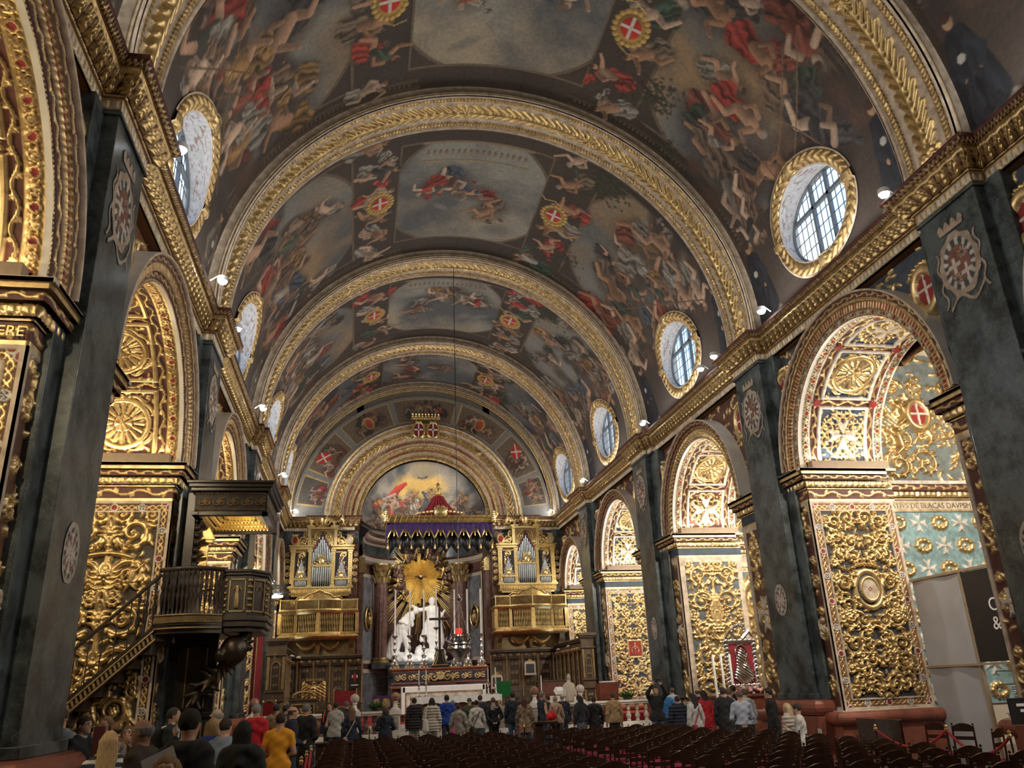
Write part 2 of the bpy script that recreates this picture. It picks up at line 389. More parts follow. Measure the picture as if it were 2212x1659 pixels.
    def rect(s, x0,y0,x1,y1, hgt, id, only=False):
        a,b_ = int(round(x0/s.w*(s.nx-1))), int(round(x1/s.w*(s.nx-1))); c,d = int(round(y0/s.h*(s.ny-1))), int(round(y1/s.h*(s.ny-1)))
        s.H[c:d+1,a:b_+1] = hgt if only else np.maximum(s.H[c:d+1,a:b_+1],hgt); s.C[c:d+1,a:b_+1] = id
    def frame(s, x0,y0,x1,y1, wd, hgt, id):
        s.rect(x0,y0,x1,y0+wd,hgt,id,True); s.rect(x0,y1-wd,x1,y1,hgt,id,True); s.rect(x0,y0,x0+wd,y1,hgt,id,True); s.rect(x1-wd,y0,x1,y1,hgt,id,True)
    def paste(s, r, x0, y0):
        a = int(round(x0/s.w*(s.nx-1))); c = int(round(y0/s.h*(s.ny-1)))
        h = r.H[:s.ny-c, :s.nx-a]; cc = r.C[:s.ny-c,:s.nx-a]; s.H[c:c+h.shape[0], a:a+h.shape[1]] = h; s.C[c:c+h.shape[0], a:a+h.shape[1]] = cc
    def colors(s, ground, pal, thr=.006, goldmet=.85, seed=1):
        """id 0: gold where raised, ground where low; other ids from pal {id:(rgb,met)}"""
        g = np.array(PALG); n = vnoise(s.ny, s.nx, 12, seed, 3)[...,None]
        raised = (s.H > thr)[...,None]
        C = np.where(raised, g*(.75+.5*n), np.array(ground)*(.8+.4*n)); M = np.where(raised[...,0], goldmet, 0.)
        for k,(rgb,mt) in pal.items():
            mk = s.C == k; C[mk] = (np.array(rgb)*(.9+.2*n))[mk]; M[mk] = mt
        return C, M
PALG = (.66,.50,.245)
PAL = {1:((.68,.53,.28),.85), 2:((.62,.60,.56),0), 3:((.25,.015,.012),0), 4:((.55,.47,.38),0), 5:((.03,.05,.09),0), 6:((.10,.03,.02),0), 7:((.55,.50,.44),.0), 8:((.34,.47,.50),0)}
def candelabra(w, h, seed, res=.022, motif='shield', depth=.075):
    """mirrored acanthus panel, the carved infill between painted borders"""
    r = Relief(w, h, res); R = random.Random(seed); cx = w/2
    rw = w*.034
    lv = max(2,int(round(h/(w*.44))))
    if motif in ('shield','lily'):
        lv = max(3,int(round(h/(w*.27)))); rw = w*.024
        for k in range(lv):
            y = h*(k+.5)/lv; Lh = h/lv; dr = 1 if k % 2 == 0 else -1
            for cx_,S,d_ in ((.135,.115,dr),(.335,.13,-dr),(.445,.07,dr)):
                r.spiral(cx+w*cx_, y+R.uniform(-.06,.06)*w, w*S*R.uniform(.9,1.08), R.uniform(0,6.3), d_, rw, depth)
            for q in range(6): r.leaf(cx+w*R.uniform(.02,.46), y+R.uniform(-.14,.14)*w, R.uniform(0,6.3), w*R.uniform(.08,.14), rw*.9, depth*R.uniform(.9,1.25), R.choice((-1,1)))
            r.dome(cx, y, rw*1.7, depth*1.3)
            for q in range(3): r.dome(cx+w*R.uniform(.05,.45), y+R.uniform(-.13,.13)*w, rw*1.2, depth*1.4)
        lv = 0
    for k in range(lv):
        y = h*(k+.5)/lv; Lh = h/lv; dr = 1 if k % 2 == 0 else -1
        S = min(w*.20, Lh*.46)*R.uniform(.92,1.04)
        r.spiral(cx+w*.255, y, S, PI*R.uniform(.9,1.25) if dr>0 else -PI*R.uniform(.9,1.25), dr, rw, depth)
        r.stroke([(cx+w*.02*t+0, y-dr*Lh*(.48-.5*t)) for t in np.linspace(0,1,14)], rw*.9, rw*.8, depth*.8, depth*.9)
        r.spiral(cx+w*.43, y+dr*Lh*.42, w*.085, R.uniform(0,6), -dr, rw*.7, depth*.85)
        r.spiral(cx+w*.11, y+dr*Lh*.44, w*.10, R.uniform(0,6), -dr, rw*.75, depth*.95)
        for q in range(5): r.leaf(cx+w*.01, y+(q-2)*.07*w, .5+dr*.9-q*.1, w*R.uniform(.12,.2), rw*.8, depth*R.uniform(.9,1.2), R.choice((-1,1)))
        for q in range(3): r.leaf(cx+w*.40, y+(q-1)*.1*w, R.uniform(-1,1), w*R.uniform(.1,.14), rw*.7, depth*.8, R.choice((-1,1)))
        r.dome(cx, y, rw*1.6, depth*1.35)
        for q in range(5): r.dome(cx+rw*1.7*math.cos(q*PI/4-PI/2), y+rw*1.7*math.sin(q*PI/4-PI/2), rw*.7, depth*1.1)
    r.mirror()
    for q in range(int(w*h*34)):
        x, y = R.uniform(.04,.96)*w, R.uniform(.02,.98)*h
        ix, iy = int(x/w*(r.nx-1)), int(y/h*(r.ny-1))
        if r.H[iy,ix] < depth*.12: r.leaf(x, y, R.uniform(0,6.3), w*R.uniform(.05,.10), rw*.5, depth*.6, R.choice((-1,1)))
    if motif == 'shield':
        y = h*.56; r.disc(cx, y, w*.19, depth*.5, 5, 1.25, w*.03, 1); r.disc(cx, y, w*.125, depth*1.25, 4, 1.2, w*.018, 1)
        for k in range(14): r.stroke([(cx+math.cos(k*PI/7)*w*.10*t, y+math.sin(k*PI/7)*w*.10*t) for t in (.2,.5,.8)], w*.012, w*.006, depth*1.5, depth*1.4, 3)
        for q in range(9): r.dome(cx+(q-4)*w*.05, y+w*(.33-.012*(q-4)**2/4), w*.028, depth*1.5)
    elif motif == 'lily':
        y = h*.45; r.rect(cx-w*.17,y-w*.17,cx+w*.17,y+w*.2,depth*1.1,3,True); r.frame(cx-w*.19,y-w*.19,cx+w*.19,y+w*.22,w*.025,depth*1.3,1)
        r.stroke([(cx,y+w*.13-w*.24*t) for t in (0,.25,.5,.75,1)],w*.03,w*.012,depth*1.6,depth*1.5,1)
        for sg in (-1,1): r.stroke([(cx+sg*w*.09*math.sin(t*2.4),y+w*.09*math.cos(t*2.2)-w*.03) for t in np.linspace(0,1,12)],w*.014,w*.012,depth*1.5,depth*1.5,1)
        for q in range(7): r.dome(cx+(q-3)*w*.055, y+w*.30, w*.035, depth*1.5)
    elif motif == 'vase':
        y = h*.62
        for t in np.linspace(0,1,30):
            rr = w*(.05+.07*math.sin(t*PI)**2+.03*(t>.9)); r.stroke([(cx+x_*rr, y+(t-.5)*w*.5) for x_ in np.linspace(-1,1,9)], w*.02, w*.02, depth*1.3, depth*1.3)
        for sg in (-1,1):
            r.scroll(cx+sg*w*.08, h*.30, PI/2-sg*.9, w*.27, sg, w*.05, depth*1.3, 1.5)
            putto(r, cx+sg*w*.24, h*.83, w*.16, depth*1.5, sg)
            putto(r, cx+sg*w*.13, h*.16, w*.18, depth*1.5, -sg)
        for q in range(7): r.dome(cx+(q-3)*w*.05, h*.93, w*.032, depth*1.5)
    elif motif == 'putto':
        for sg in (-1,1): putto(r, cx+sg*w*.30, h*.66, w*.20, depth*1.6, -sg)
        for t in np.linspace(-1,1,30): r.dome(cx+t*w*.27, h*.80-t*t*w*.05, w*.03, depth*1.2)
        for q in range(10): r.dome(cx+(q-4.5)*w*.055, h*.835, w*.022, depth*1.5)
    return r
def putto(r, x, y, S, d, sg=1):
    """a chubby winged child in relief"""
    r.dome(x, y+S*.95, S*.22, d*1.2)
    for t in np.linspace(0,1,8): r.dome(x+sg*S*.1*t, y+S*(.65-.55*t), S*(.20+.04*math.sin(t*PI)), d)
    r.stroke([(x-sg*S*(.1+.55*t), y+S*(.62+.55*t)) for t in np.linspace(0,1,9)], S*.10, S*.06, d*.9, d*.8)
    r.stroke([(x+sg*S*(.15+.35*t), y+S*(.6-.35*t)) for t in np.linspace(0,1,9)], S*.10, S*.06, d*.9, d*.8)
    r.stroke([(x+sg*S*(.05+.3*t), y+S*(.1-.55*t)) for t in np.linspace(0,1,10)], S*.15, S*.07, d, d*.7)
    r.stroke([(x+sg*S*(.25-.5*t), y+S*(.1-.45*t)) for t in np.linspace(0,1,10)], S*.15, S*.07, d, d*.7)
_pc = {}
def panel_tile(w, h, motif, seed, border=.17, edge=.05, ground=(.03,.028,.03), bandground=(.22,.10,.06), edgecol=4, res=.022, depth=.085):
    """full panel: stone edge, painted border band with roundels, carved infill"""
    key = (round(w,2),round(h,2),motif,seed,border,edge,ground,edgecol,res)
    if key in _pc: return _pc[key]
    r = Relief(w, h, res)
    inner = candelabra(w-2*(border+edge), h-2*(border+edge), seed, res, motif, depth)
    # border band ornament
    R = random.Random(seed+5); nb = max(3,int(round((h)/(border*3.4))))
    bw = border
    def band(x0,y0,x1,y1,vert):
        L_ = (y1-y0) if vert else (x1-x0); n = max(2,int(round(L_/(bw*3.2)))); c0 = (x0+x1)/2 if vert else (y0+y1)/2
        for k in range(n+1):
            p = (y0 if vert else x0)+L_*k/n
            cc = (c0,p) if vert else (p,c0)
            if k<n:
                for t in np.linspace(.18,.82,26):
                    q = (y0 if vert else x0)+L_*(k+t)/n; off = math.sin(t*2*PI*2)*bw*.22
                    if vert: r.dome(c0+off,q,bw*.09,.022); r.dome(c0-off,q,bw*.09,.022)
                    else: r.dome(q,c0+off,bw*.09,.022); r.dome(q,c0-off,bw*.09,.022)
            r.disc(cc[0],cc[1],bw*.36,.02, 3 if k%2==0 else 5, 1., bw*.07, 2)
            if k%2: r.maltese(cc[0],cc[1],bw*.3,.03,2)
    e = edge
    band(e,e,e+bw,h-e,True); band(w-e-bw,e,w-e,h-e,True); band(e,h-e-bw,w-e,h-e,False); band(e,e,w-e,e+bw,False)
    bandmask = np.zeros((r.ny,r.nx),bool)
    ix = int(round((bw+e)/w*(r.nx-1))); iy = int(round((bw+e)/h*(r.ny-1))); bandmask[:] = True; bandmask[iy:-iy, ix:-ix] = False
    r.paste(inner, bw+e, bw+e)
    r.frame(0,0,w,h,e,.035,edgecol); q = bw+e-.03; r.frame(q,q,w-q,h-q,.032,.045,edgecol if edgecol!=4 else 4)
    C, M = r.colors(ground, PAL, seed=seed)
    low = bandmask & (r.H < .006) & (r.C == 0); C[low] = np.array(bandground)
    _pc[key] = (r, C, M)
    return _pc[key]
def place_relief(name, tile, O, U, V, Nn, parent=None, mask=None):
    """tile on plane: O corner, U,V full-length edge vectors, Nn outward unit normal"""
    r, C, M = tile; O,U,V,Nn = [np.array(q,float) for q in (O,U,V,Nn)]
    u_ = np.linspace(0,1,r.nx); v_ = np.linspace(0,1,r.ny)
    P = O+u_[None,:,None]*U+v_[:,None,None]*V+r.H[...,None]*Nn
    return grid_obj(name, P, CARVE, parent, C, M, mask)
# ================= the church =================
XW = 7.95          # wall face between pilasters
XJ = 7.80          # nave face of the chapel piers
XP = 7.45          # pilaster face
ZT = 10.4          # top of pilasters
ZC = 11.14         # top of cornice
ZS = 7.0           # springing of the chapel arches
VZ, VR, RR = 11.5, 7.75, 7.38
wall_left = empty('wall_left', (0,0,0), kind='structure'); wall_right = empty('wall_right', (0,0,0), kind='structure')
wall_back = empty('wall_back', (0,0,0), kind='structure'); ceiling = empty('ceiling', (0,0,0), kind='structure')
def wall(s): return wall_right if s > 0 else wall_left
# floor
fl = MB(); fl.box(-18,-9,-.3,18,33.6,0); f = fl.build('floor', marble('inlaid_floor', (.10,.075,.06), (.30,.24,.18), 2.4, .1, .3), smooth=False); tag(f, kind='structure')
fl = MB(); fl.box(-9.4,33.6,-.3,9.4,51.5,.45); f = fl.build('floor', MRED, smooth=False); tag(f, kind='structure')
fl = MB()
for k in range(3): fl.box(-3.2+.0*k, 33.0-.35*k+.7-.02, .001, 3.2, 33.62, .15*(3-k)-.005)
f = fl.build('floor_step', MWHITE, smooth=False); tag(f, kind='structure')
# front wall behind the viewer
b = MB(); b.box(-18,-9.4,-.3,18,-9,20); o = b.build('wall_front', MCREAM, smooth=False); tag(o, kind='structure')

# ---- running ornament ----
def orn(kind, S, T, w):
    """heights and colour ids of a running band; S arc length, T 0..1 across, w band width"""
    H = np.zeros_like(S); C = np.zeros(S.shape, int); c = 2*T-1
    if kind in ('cream','white','gold','dark','red','blue','stone'):
        C[:] = {'cream':4,'white':2,'gold':1,'dark':5,'red':6,'blue':5,'stone':7}[kind]
    elif kind == 'roll': H = w*.5*np.sqrt(np.clip(1-c*c,0,1)); C[:] = 1
    elif kind == 'rollcream': H = w*.5*np.sqrt(np.clip(1-c*c,0,1)); C[:] = 4
    elif kind == 'dentil':
        p = (S/.105) % 1; up_ = (p < .42) | (abs(c) > .78); H = np.where(up_, .03, 0); C = np.where(up_, 1, 3)
    elif kind == 'bead':
        p = ((S/(w*1.05)) % 1)*2-1; d = p*p+c*c; H = np.where(d<1, w*.5*np.sqrt(np.clip(1-d,0,1)), 0); C = np.where(d<.9,1,6)
    elif kind == 'egg':
        p = ((S/(w*.95)) % 1)*2-1; d = (p*1.15)**2+(c*.95)**2; H = np.where(d<.8, w*.42*np.sqrt(np.clip(1-d,0,1)), np.where((d>.95)&(d<1.5), w*.16, 0)); C = np.where(d<1.5,1,6)
    elif kind == 'roundel':
        p = ((S/(w*1.25)) % 1)*2-1; k = np.floor(S/(w*1.25)).astype(int); X = p*1.25; d = np.sqrt(X*X+c*c)
        H = np.where(abs(d-.78)<.15, .03, np.where(d<.66,.012,0)); C = np.where(abs(d-.78)<.15,1,np.where(d<.66,np.where(k%2==0,3,6),5))
        st = (d<.55)&(k%2==1)&((abs(X)<.12)|(abs(c)<.12)|(abs(abs(X)-abs(c))<.13)); C[st] = 2; H[st] = .028
        X2 = abs(abs(p)-1)*1.25; d2 = np.sqrt(X2**2+(abs(c)-.55)**2); gg = (d2<.3); H = np.where(gg,.025,H); C = np.where(gg,1,C)
    elif kind == 'wave':
        P_ = w*2.6; ph = 2*PI*S/P_; y0 = .42*np.sin(ph); d = abs(c-y0); H = np.where(d<.22, w*.22*np.sqrt(np.clip(1-(d/.22)**2,0,1)), 0)
        for q in (0,1):
            pp = ((S/P_+q*.5) % 1)*2-1; X = pp*P_/w; Y = c-(-.35 if q==0 else .35)*(-1); r_ = np.sqrt((X)**2+(c+(.38 if q==0 else -.38)*1)**2); a = np.arctan2(c+(.38 if q==0 else -.38), X)
            g = (r_ < .5*(.8+.2*np.cos(5*a))); H = np.maximum(H, np.where(g, w*.2*np.sqrt(np.clip(1-(r_/.5)**2,0,1))*(.6+.4*np.cos(5*a)), 0))
        C = np.where(H>.006,0,6)
    elif kind == 'laurel':
        f_ = abs(np.sin(PI*(S/(w*.62)-abs(c)*.75))); dm = np.sqrt(np.clip(1-c*c*.92,0,1)); H = w*.34*dm*(.35+.65*f_); C = np.where(f_*dm>.18,0,6)
    elif kind == 'palm':
        f_ = np.sin(2*PI*(S/.26-abs(c)*1.9)); env = .86+.12*np.sin(2*PI*S/.52+1); ins = abs(c) < env*(.72+.28*abs(np.sin(PI*(S/.26-.95)))); stem = abs(c)<.09
        bend = .10*np.sqrt(np.clip(1-(c/.95)**2,0,1))*(.55+.45*f_); H = np.where(ins, np.maximum(bend,.008), 0); H = np.where(stem, .12, H); C = np.where(ins|stem, 0, 4)
        # rosette every few metres
        q = ((S/4.1+.5) % 1-.5)*4.1/(w/2); r_ = np.sqrt(q*q+c*c); a = np.arctan2(c,q); rs_ = r_ < .62*(.85+.15*np.cos(8*a)); H = np.where(rs_, .16*np.sqrt(np.clip(1-(r_/.75)**2,0,1))*(.75+.25*np.cos(8*a)), H); C = np.where(rs_,0,C)
    elif kind == 'acanthus':
        P_ = w*.9; p = (S/P_) % 1; p2 = p*2-1; a = abs(p2); env = 1-a**2.2
        f_ = .6+.4*np.cos(2*PI*(a*2.2+T*1.6)); H = w*.30*env*f_*(.55+.45*np.sin(PI*np.clip(T,0,1))); curl = np.sqrt((p2*P_/w)**2+((T-.16)*2)**2); g = curl<.42; H = np.where(g, np.maximum(H, w*.36*np.sqrt(np.clip(1-(curl/.42)**2,0,1))), H)
        C = np.where(H > w*.045, 0, 6)
    elif kind == 'flute':
        p = (S/.14) % 1; up_ = (p<.62)&(T<.85)&(T>.12); H = np.where(up_, .02*np.sin(np.clip(p/.62,0,1)*PI), 0); C = np.where(up_, 2, 1)
    elif kind == 'zig':
        p = abs(((S/(w*.9)) % 1)*2-1); d = abs(p-T); H = np.where(d<.28,w*.3,0); C = np.where(d<.28,1,6)
    return H, C
def colorize(H, C, ground=(.10,.05,.03), seed=3, pal=PAL, ggold=PALG):
    ny,nx = H.shape; n = vnoise(ny,nx,10,seed,3)[...,None]
    col = np.array(ggold)*(.7+.55*n)*np.ones((ny,nx,1)); met = np.full((ny,nx), .85)
    for k,(rgb,mt) in pal.items():
        mk = C==k; col[mk] = (np.array(rgb)*(.85+.3*n))[mk]; met[mk] = mt
    return col, met
def bands_to_grid(bands, S, res):
    """bands [(kind,width,base height)] -> T samples (m,), H (n,m), C, off(base)"""
    Hs, Cs, W_, B_ = [], [], [], []; w0 = 0
    for kind,w,base in bands:
        k = max(2, int(round(w/res))+1) if kind not in ('cream','white','gold','dark','red','stone') else 2
        T = np.linspace(0,1,k); s_, t_ = np.meshgrid(S,T,indexing='ij'); h,c = orn(kind,s_,t_,w)
        Hs.append(h+0*s_); Cs.append(c); W_.append(w0+T*w*.999+w*.0005); B_.append(np.full(k,base)); w0 += w
    return np.concatenate(W_), np.concatenate(Hs,1), np.concatenate(Cs,1), np.concatenate(B_)

# ---- cornice with ressauts ----
PROF = [ # (kind, d0,z0, d1,z1)
 ('dark',0,10.34,0,10.40),('flute',.02,10.41,.02,10.60),('bead',.05,10.60,.07,10.655),('acanthus',.08,10.66,.27,10.885),
 ('gold',.31,10.89,.31,10.985),('gold',.31,10.985,.33,10.99),('zig',.34,10.99,.41,11.065),('red',.44,11.07,.45,11.14),('red',.45,11.14,-.4,11.14)]
def cornice(s, path, name='cornice', parent=None, res=.022):
    """path: plan points (x,y) of the frieze face, axis aligned"""
    # offset with mitres
    pts = [np.array(p,float) for p in path]; n = len(pts); nor = []
    for i in range(n-1):
        d = pts[i+1]-pts[i]; d /= np.linalg.norm(d); nor.append(np.array([-d[1], d[0]])*s)
    mit = [nor[0]]+[ (nor[i-1]+nor[i]) / max(.3,(1+nor[i-1]@nor[i])) for i in range(1,n-1)]+[nor[-1]]
    Ss=[];Bs=[];Ms=[];acc=0
    for i in range(n-1):
        Ln = np.linalg.norm(pts[i+1]-pts[i]); k = max(2,int(Ln/res)); t = np.linspace(0,1,k)
        Ss.append(acc+t*Ln); Bs.append(pts[i][None]*(1-t)[:,None]+pts[i+1][None]*t[:,None]); Ms.append(mit[i][None]*(1-t)[:,None]+mit[i+1][None]*t[:,None]); acc += Ln
    S = np.concatenate(Ss); B = np.concatenate(Bs); Mi = np.concatenate(Ms)
    cols=[];Z=[];H=[];C=[]
    D=[]
    for kind,d0,z0,d1,z1 in PROF:
        w = math.hypot(d1-d0,z1-z0); k = 2 if kind in ('dark','gold','red') else max(3,int(w/res)+1)
        T = np.linspace(0,1,k); s_,t_ = np.meshgrid(S,T,indexing='ij'); h,c = orn(kind,s_,t_,w)
        nd = np.array([z1-z0, -(d1-d0)])/max(w,1e-6)
        D.append((d0+(d1-d0)*T)[None]+h*nd[0]); Z.append((z0+(z1-z0)*T)[None]+h*nd[1]); C.append(c); H.append(h)
    D = np.concatenate(D,1); Z = np.concatenate(Z,1); C = np.concatenate(C,1); H = np.concatenate(H,1)
    P = np.zeros(D.shape+(3,)); P[...,:2] = B[:,None]+Mi[:,None]*D[...,None]; P[...,2] = Z
    col, met = colorize(H, C, seed=11)
    return grid_obj(name, P, CARVE, parent, col, met)
XB = 7.75          # frieze face between pilasters
for s in (-1,1):
    path = [(s*XB,-9)]
    for i,p in enumerate(PY):
        e = .9 if i == 3 else 0
        path += [(s*XB,p-.0),(s*XP,p-.0),(s*XP,p+PW),(s*XB,p+PW)]
        if i==3: path[-4:] = [(s*XB,p-.45),(s*(XP+.15),p-.45),(s*(XP+.15),p),(s*XP,p),(s*XP,p+PW),(s*XB,p+PW)]
    path += [(s*XB,YE),(s*3.75,YE),(s*3.75,YE+.5)] if False else [(s*XB,YE)]
    cornice(s, path, 'cornice', wall(s))
# end wall cornice with the projections over the pilasters beside the apse
for s in (-1,1):
    cornice(s, [(s*XB,YE),(s*6.1,YE),(s*6.1,YE-.35),(s*3.95,YE-.35),(s*3.95,YE+.35)], 'cornice', wall_back)

# ---- pilasters ----
def inlay_cartouche(s, y, w, zc=9.35, far=False):
    """crowned coat of arms inlaid in marble on the pilaster face"""
    r = Relief(1.25, 2.0, .02); cx = .625
    yy,xx = np.mgrid[0:r.ny,0:r.nx]; X = xx/(r.nx-1)*1.25-cx; Y = yy/(r.ny-1)*2.0-.95
    d = np.sqrt((X/.50)**2+(Y/.66)**2); a = np.arctan2(Y,X)
    r.C[:] = 9
    m_ = d < 1+.05*np.sin(9*a); r.C[m_] = 7
    m_ = (d < .80); r.C[m_] = 9
    ch = (d<.80)&(d>.58)&(np.sin(a*14)>.1); r.C[ch] = 2
    m_ = (d < .56); r.C[m_] = 10
    for qx,qy in ((-.13,-.0),(.14,-.22)):
        cr = (np.maximum(abs(X-qx),abs(Y-qy))<.16)&(np.minimum(abs(X-qx),abs(Y-qy))<.035); r.C[cr] = 2
    for qx,qy in ((.13,.17),(-.13,-.28)):
        rr = np.sqrt((X-qx)**2+(Y-qy)**2); r.C[(rr<.12)&(np.sin(np.arctan2(Y-qy,X-qx)*8)>0)] = 7; r.C[(rr<.04)] = 9
    cw = (Y>.66)&(Y<1.0)&(abs(X)<.30+.28*(Y-.66))&(Y<.80+.14*abs(np.sin(X*17))); r.C[cw] = 7
    cw = (Y>.66)&(Y<.72)&(abs(X)<.33); r.C[cw] = 9
    rb = (abs(Y+.70+.10*np.sin(X*9))<.035)&(abs(X)<.48); r.C[rb] = 7
    for sg in (-1,1):
        rb = (abs(X-sg*(.53+.045*np.sin(Y*14)))<.024)&(Y<.45)&(Y>-.75); r.C[rb] = 7
    C,M = r.colors((0,0,0), {2:((.50,.48,.45),0),7:((.36,.29,.23),0),9:((.05,.058,.06),0),10:((.20,.08,.05),0)})
    r.H[:] = 0
    fm = r.C[:-1,:-1]; keep = np.ones_like(fm,bool)
    bgm = (r.C==9)&(d>1.02)
    keep = ~(bgm[:-1,:-1]&bgm[1:,:-1]&bgm[:-1,1:]&bgm[1:,1:])
    return (r,C,M), keep
_cart = inlay_cartouche(1,0,1)
def medal():
    r = Relief(.66,.86,.02); yy,xx = np.mgrid[0:r.ny,0:r.nx]; X = xx/(r.nx-1)*.66-.33; Y = yy/(r.ny-1)*.86-.43
    d = np.sqrt((X/.31)**2+(Y/.41)**2); a = np.arctan2(Y,X); r.C[:] = 7
    r.C[(d<.82)&(d>.66)&(np.sin(a*12)>0)] = 9; r.C[d<.62] = 10
    aa = np.maximum(abs(X),abs(Y))/.22; bb = np.minimum(abs(X),abs(Y))/.22; X2=(X+Y)*.707; Y2=(X-Y)*.707
    for (p,q) in ((X,Y*.75),(X2,Y2)):
        A_=np.maximum(abs(p),abs(q))/.21; B_=np.minimum(abs(p),abs(q))/.21; r.C[(B_<.30*A_)&(A_<.9)] = 2
    keep = (d<1.0)[:-1,:-1]; C,M = r.colors((0,0,0), {2:((.60,.58,.55),0),7:((.45,.42,.38),0),9:((.04,.045,.05),0),10:((.22,.08,.06),0)}); r.H[:] = 0
    return (r,C,M), keep
_medal = medal()
for s in (-1,1):
    for i,p in enumerate(PY):
        if i == 0: pass
        b = MB()
        e = .45 if i==3 else 0
        b.box(min(s*XP,s*(XW+.5)), p, 1.32, max(s*XP,s*(XW+.5)), p+PW, ZT)
        b.box(min(s*(XP+.22),s*(XW+.5)), p-.42-e, 1.32, max(s*(XP+.22),s*(XW+.5)), p+PW+.30, ZT)     # stepped-back flank
        b.box(min(s*(XP-.05),s*XW), p-.05, ZT-.10, max(s*(XP-.05),s*XW), p+PW+.05, ZT-.04)
        b.box(min(s*(XP-.07),s*XW), p-.07, 1.32, max(s*(XP-.07),s*XW), p+PW+.07, 1.46)
        b.build('pilaster', MGREEN, wall(s), bevel=.012)
        b = MB(); b.box(min(s*(XP-.22),s*(XW+.5)), p-.5, 0, max(s*(XP-.22),s*(XW+.5)), p+PW+.4, .95)
        # round torus moulding along nave face and flanks
        prof = [(.0,.95),(.09,.97),(.14,1.05),(.16,1.13),(.14,1.22),(.09,1.29),(0,1.32)]
        for q in range(len(prof)-1):
            (d0,z0),(d1,z1) = prof[q],prof[q+1]
            def ring(d,z): return [(s*(XW+.5),p-.36-d,z),(s*(XP-.08-d),p-.36-d,z),(s*(XP-.08-d),p+PW+.24+d,z),(s*(XW+.5),p+PW+.24+d,z)]
            r0,r1 = ring(d0,z0),ring(d1,z1)
            b.add(r0+r1, [(0,1,5,4),(1,2,6,5),(2,3,7,6)])
        b.add([(s*(XW+.5),p-.36,1.32),(s*(XP-.08),p-.36,1.32),(s*(XP-.08),p+PW+.24,1.32),(s*(XW+.5),p+PW+.24,1.32)],[(0,1,2,3)])
        b.build('pilaster_base', MRED, wall(s))
        if i>0:
            yc = p+PW/2
            o = place_relief('coat_of_arms', _cart[0], (s*(XP-.012), yc+s*.625, 8.15), (0,-s*1.25,0), (0,0,2.0), (-s,0,0), wall(s), _cart[1])
            o = place_relief('inlaid_medallion', _medal[0], (s*(XP-.012), yc+s*.33, 3.35), (0,-s*.66,0), (0,0,.86), (-s,0,0), wall(s), _medal[1])

# ---- chapel arches ----
STY = {
 'red':   dict(ring=[('rollcream',.05,.44),('wave',.17,.36),('laurel',.10,.34),('dentil',.20,.28),('roundel',.20,.22)], motif='shield', g=(.035,.035,.045), bg=(.26,.12,.07), sg=(.05,.06,.09), bandg=6),
 'brown': dict(ring=[('rollcream',.05,.44),('wave',.14,.36),('wave',.10,.30),('laurel',.30,.22),('white',.05,.20)], motif='vase', g=(.10,.125,.15), bg=(.10,.05,.03), sg=(.11,.045,.03), bandg=4),
 'gold':  dict(ring=[('rollcream',.05,.44),('wave',.14,.36),('dentil',.16,.30),('wave',.15,.24),('bead',.07,.2)], motif='putto', g=(.05,.04,.03), bg=(.13,.06,.03), sg=(.16,.07,.03), bandg=1),
 'lily':  dict(ring=[('rollcream',.05,.44),('wave',.16,.36),('bead',.06,.32),('wave',.16,.26),('white',.04,.22)], motif='lily', g=(.04,.055,.075), bg=(.20,.13,.10), sg=(.09,.04,.03), bandg=4),
}
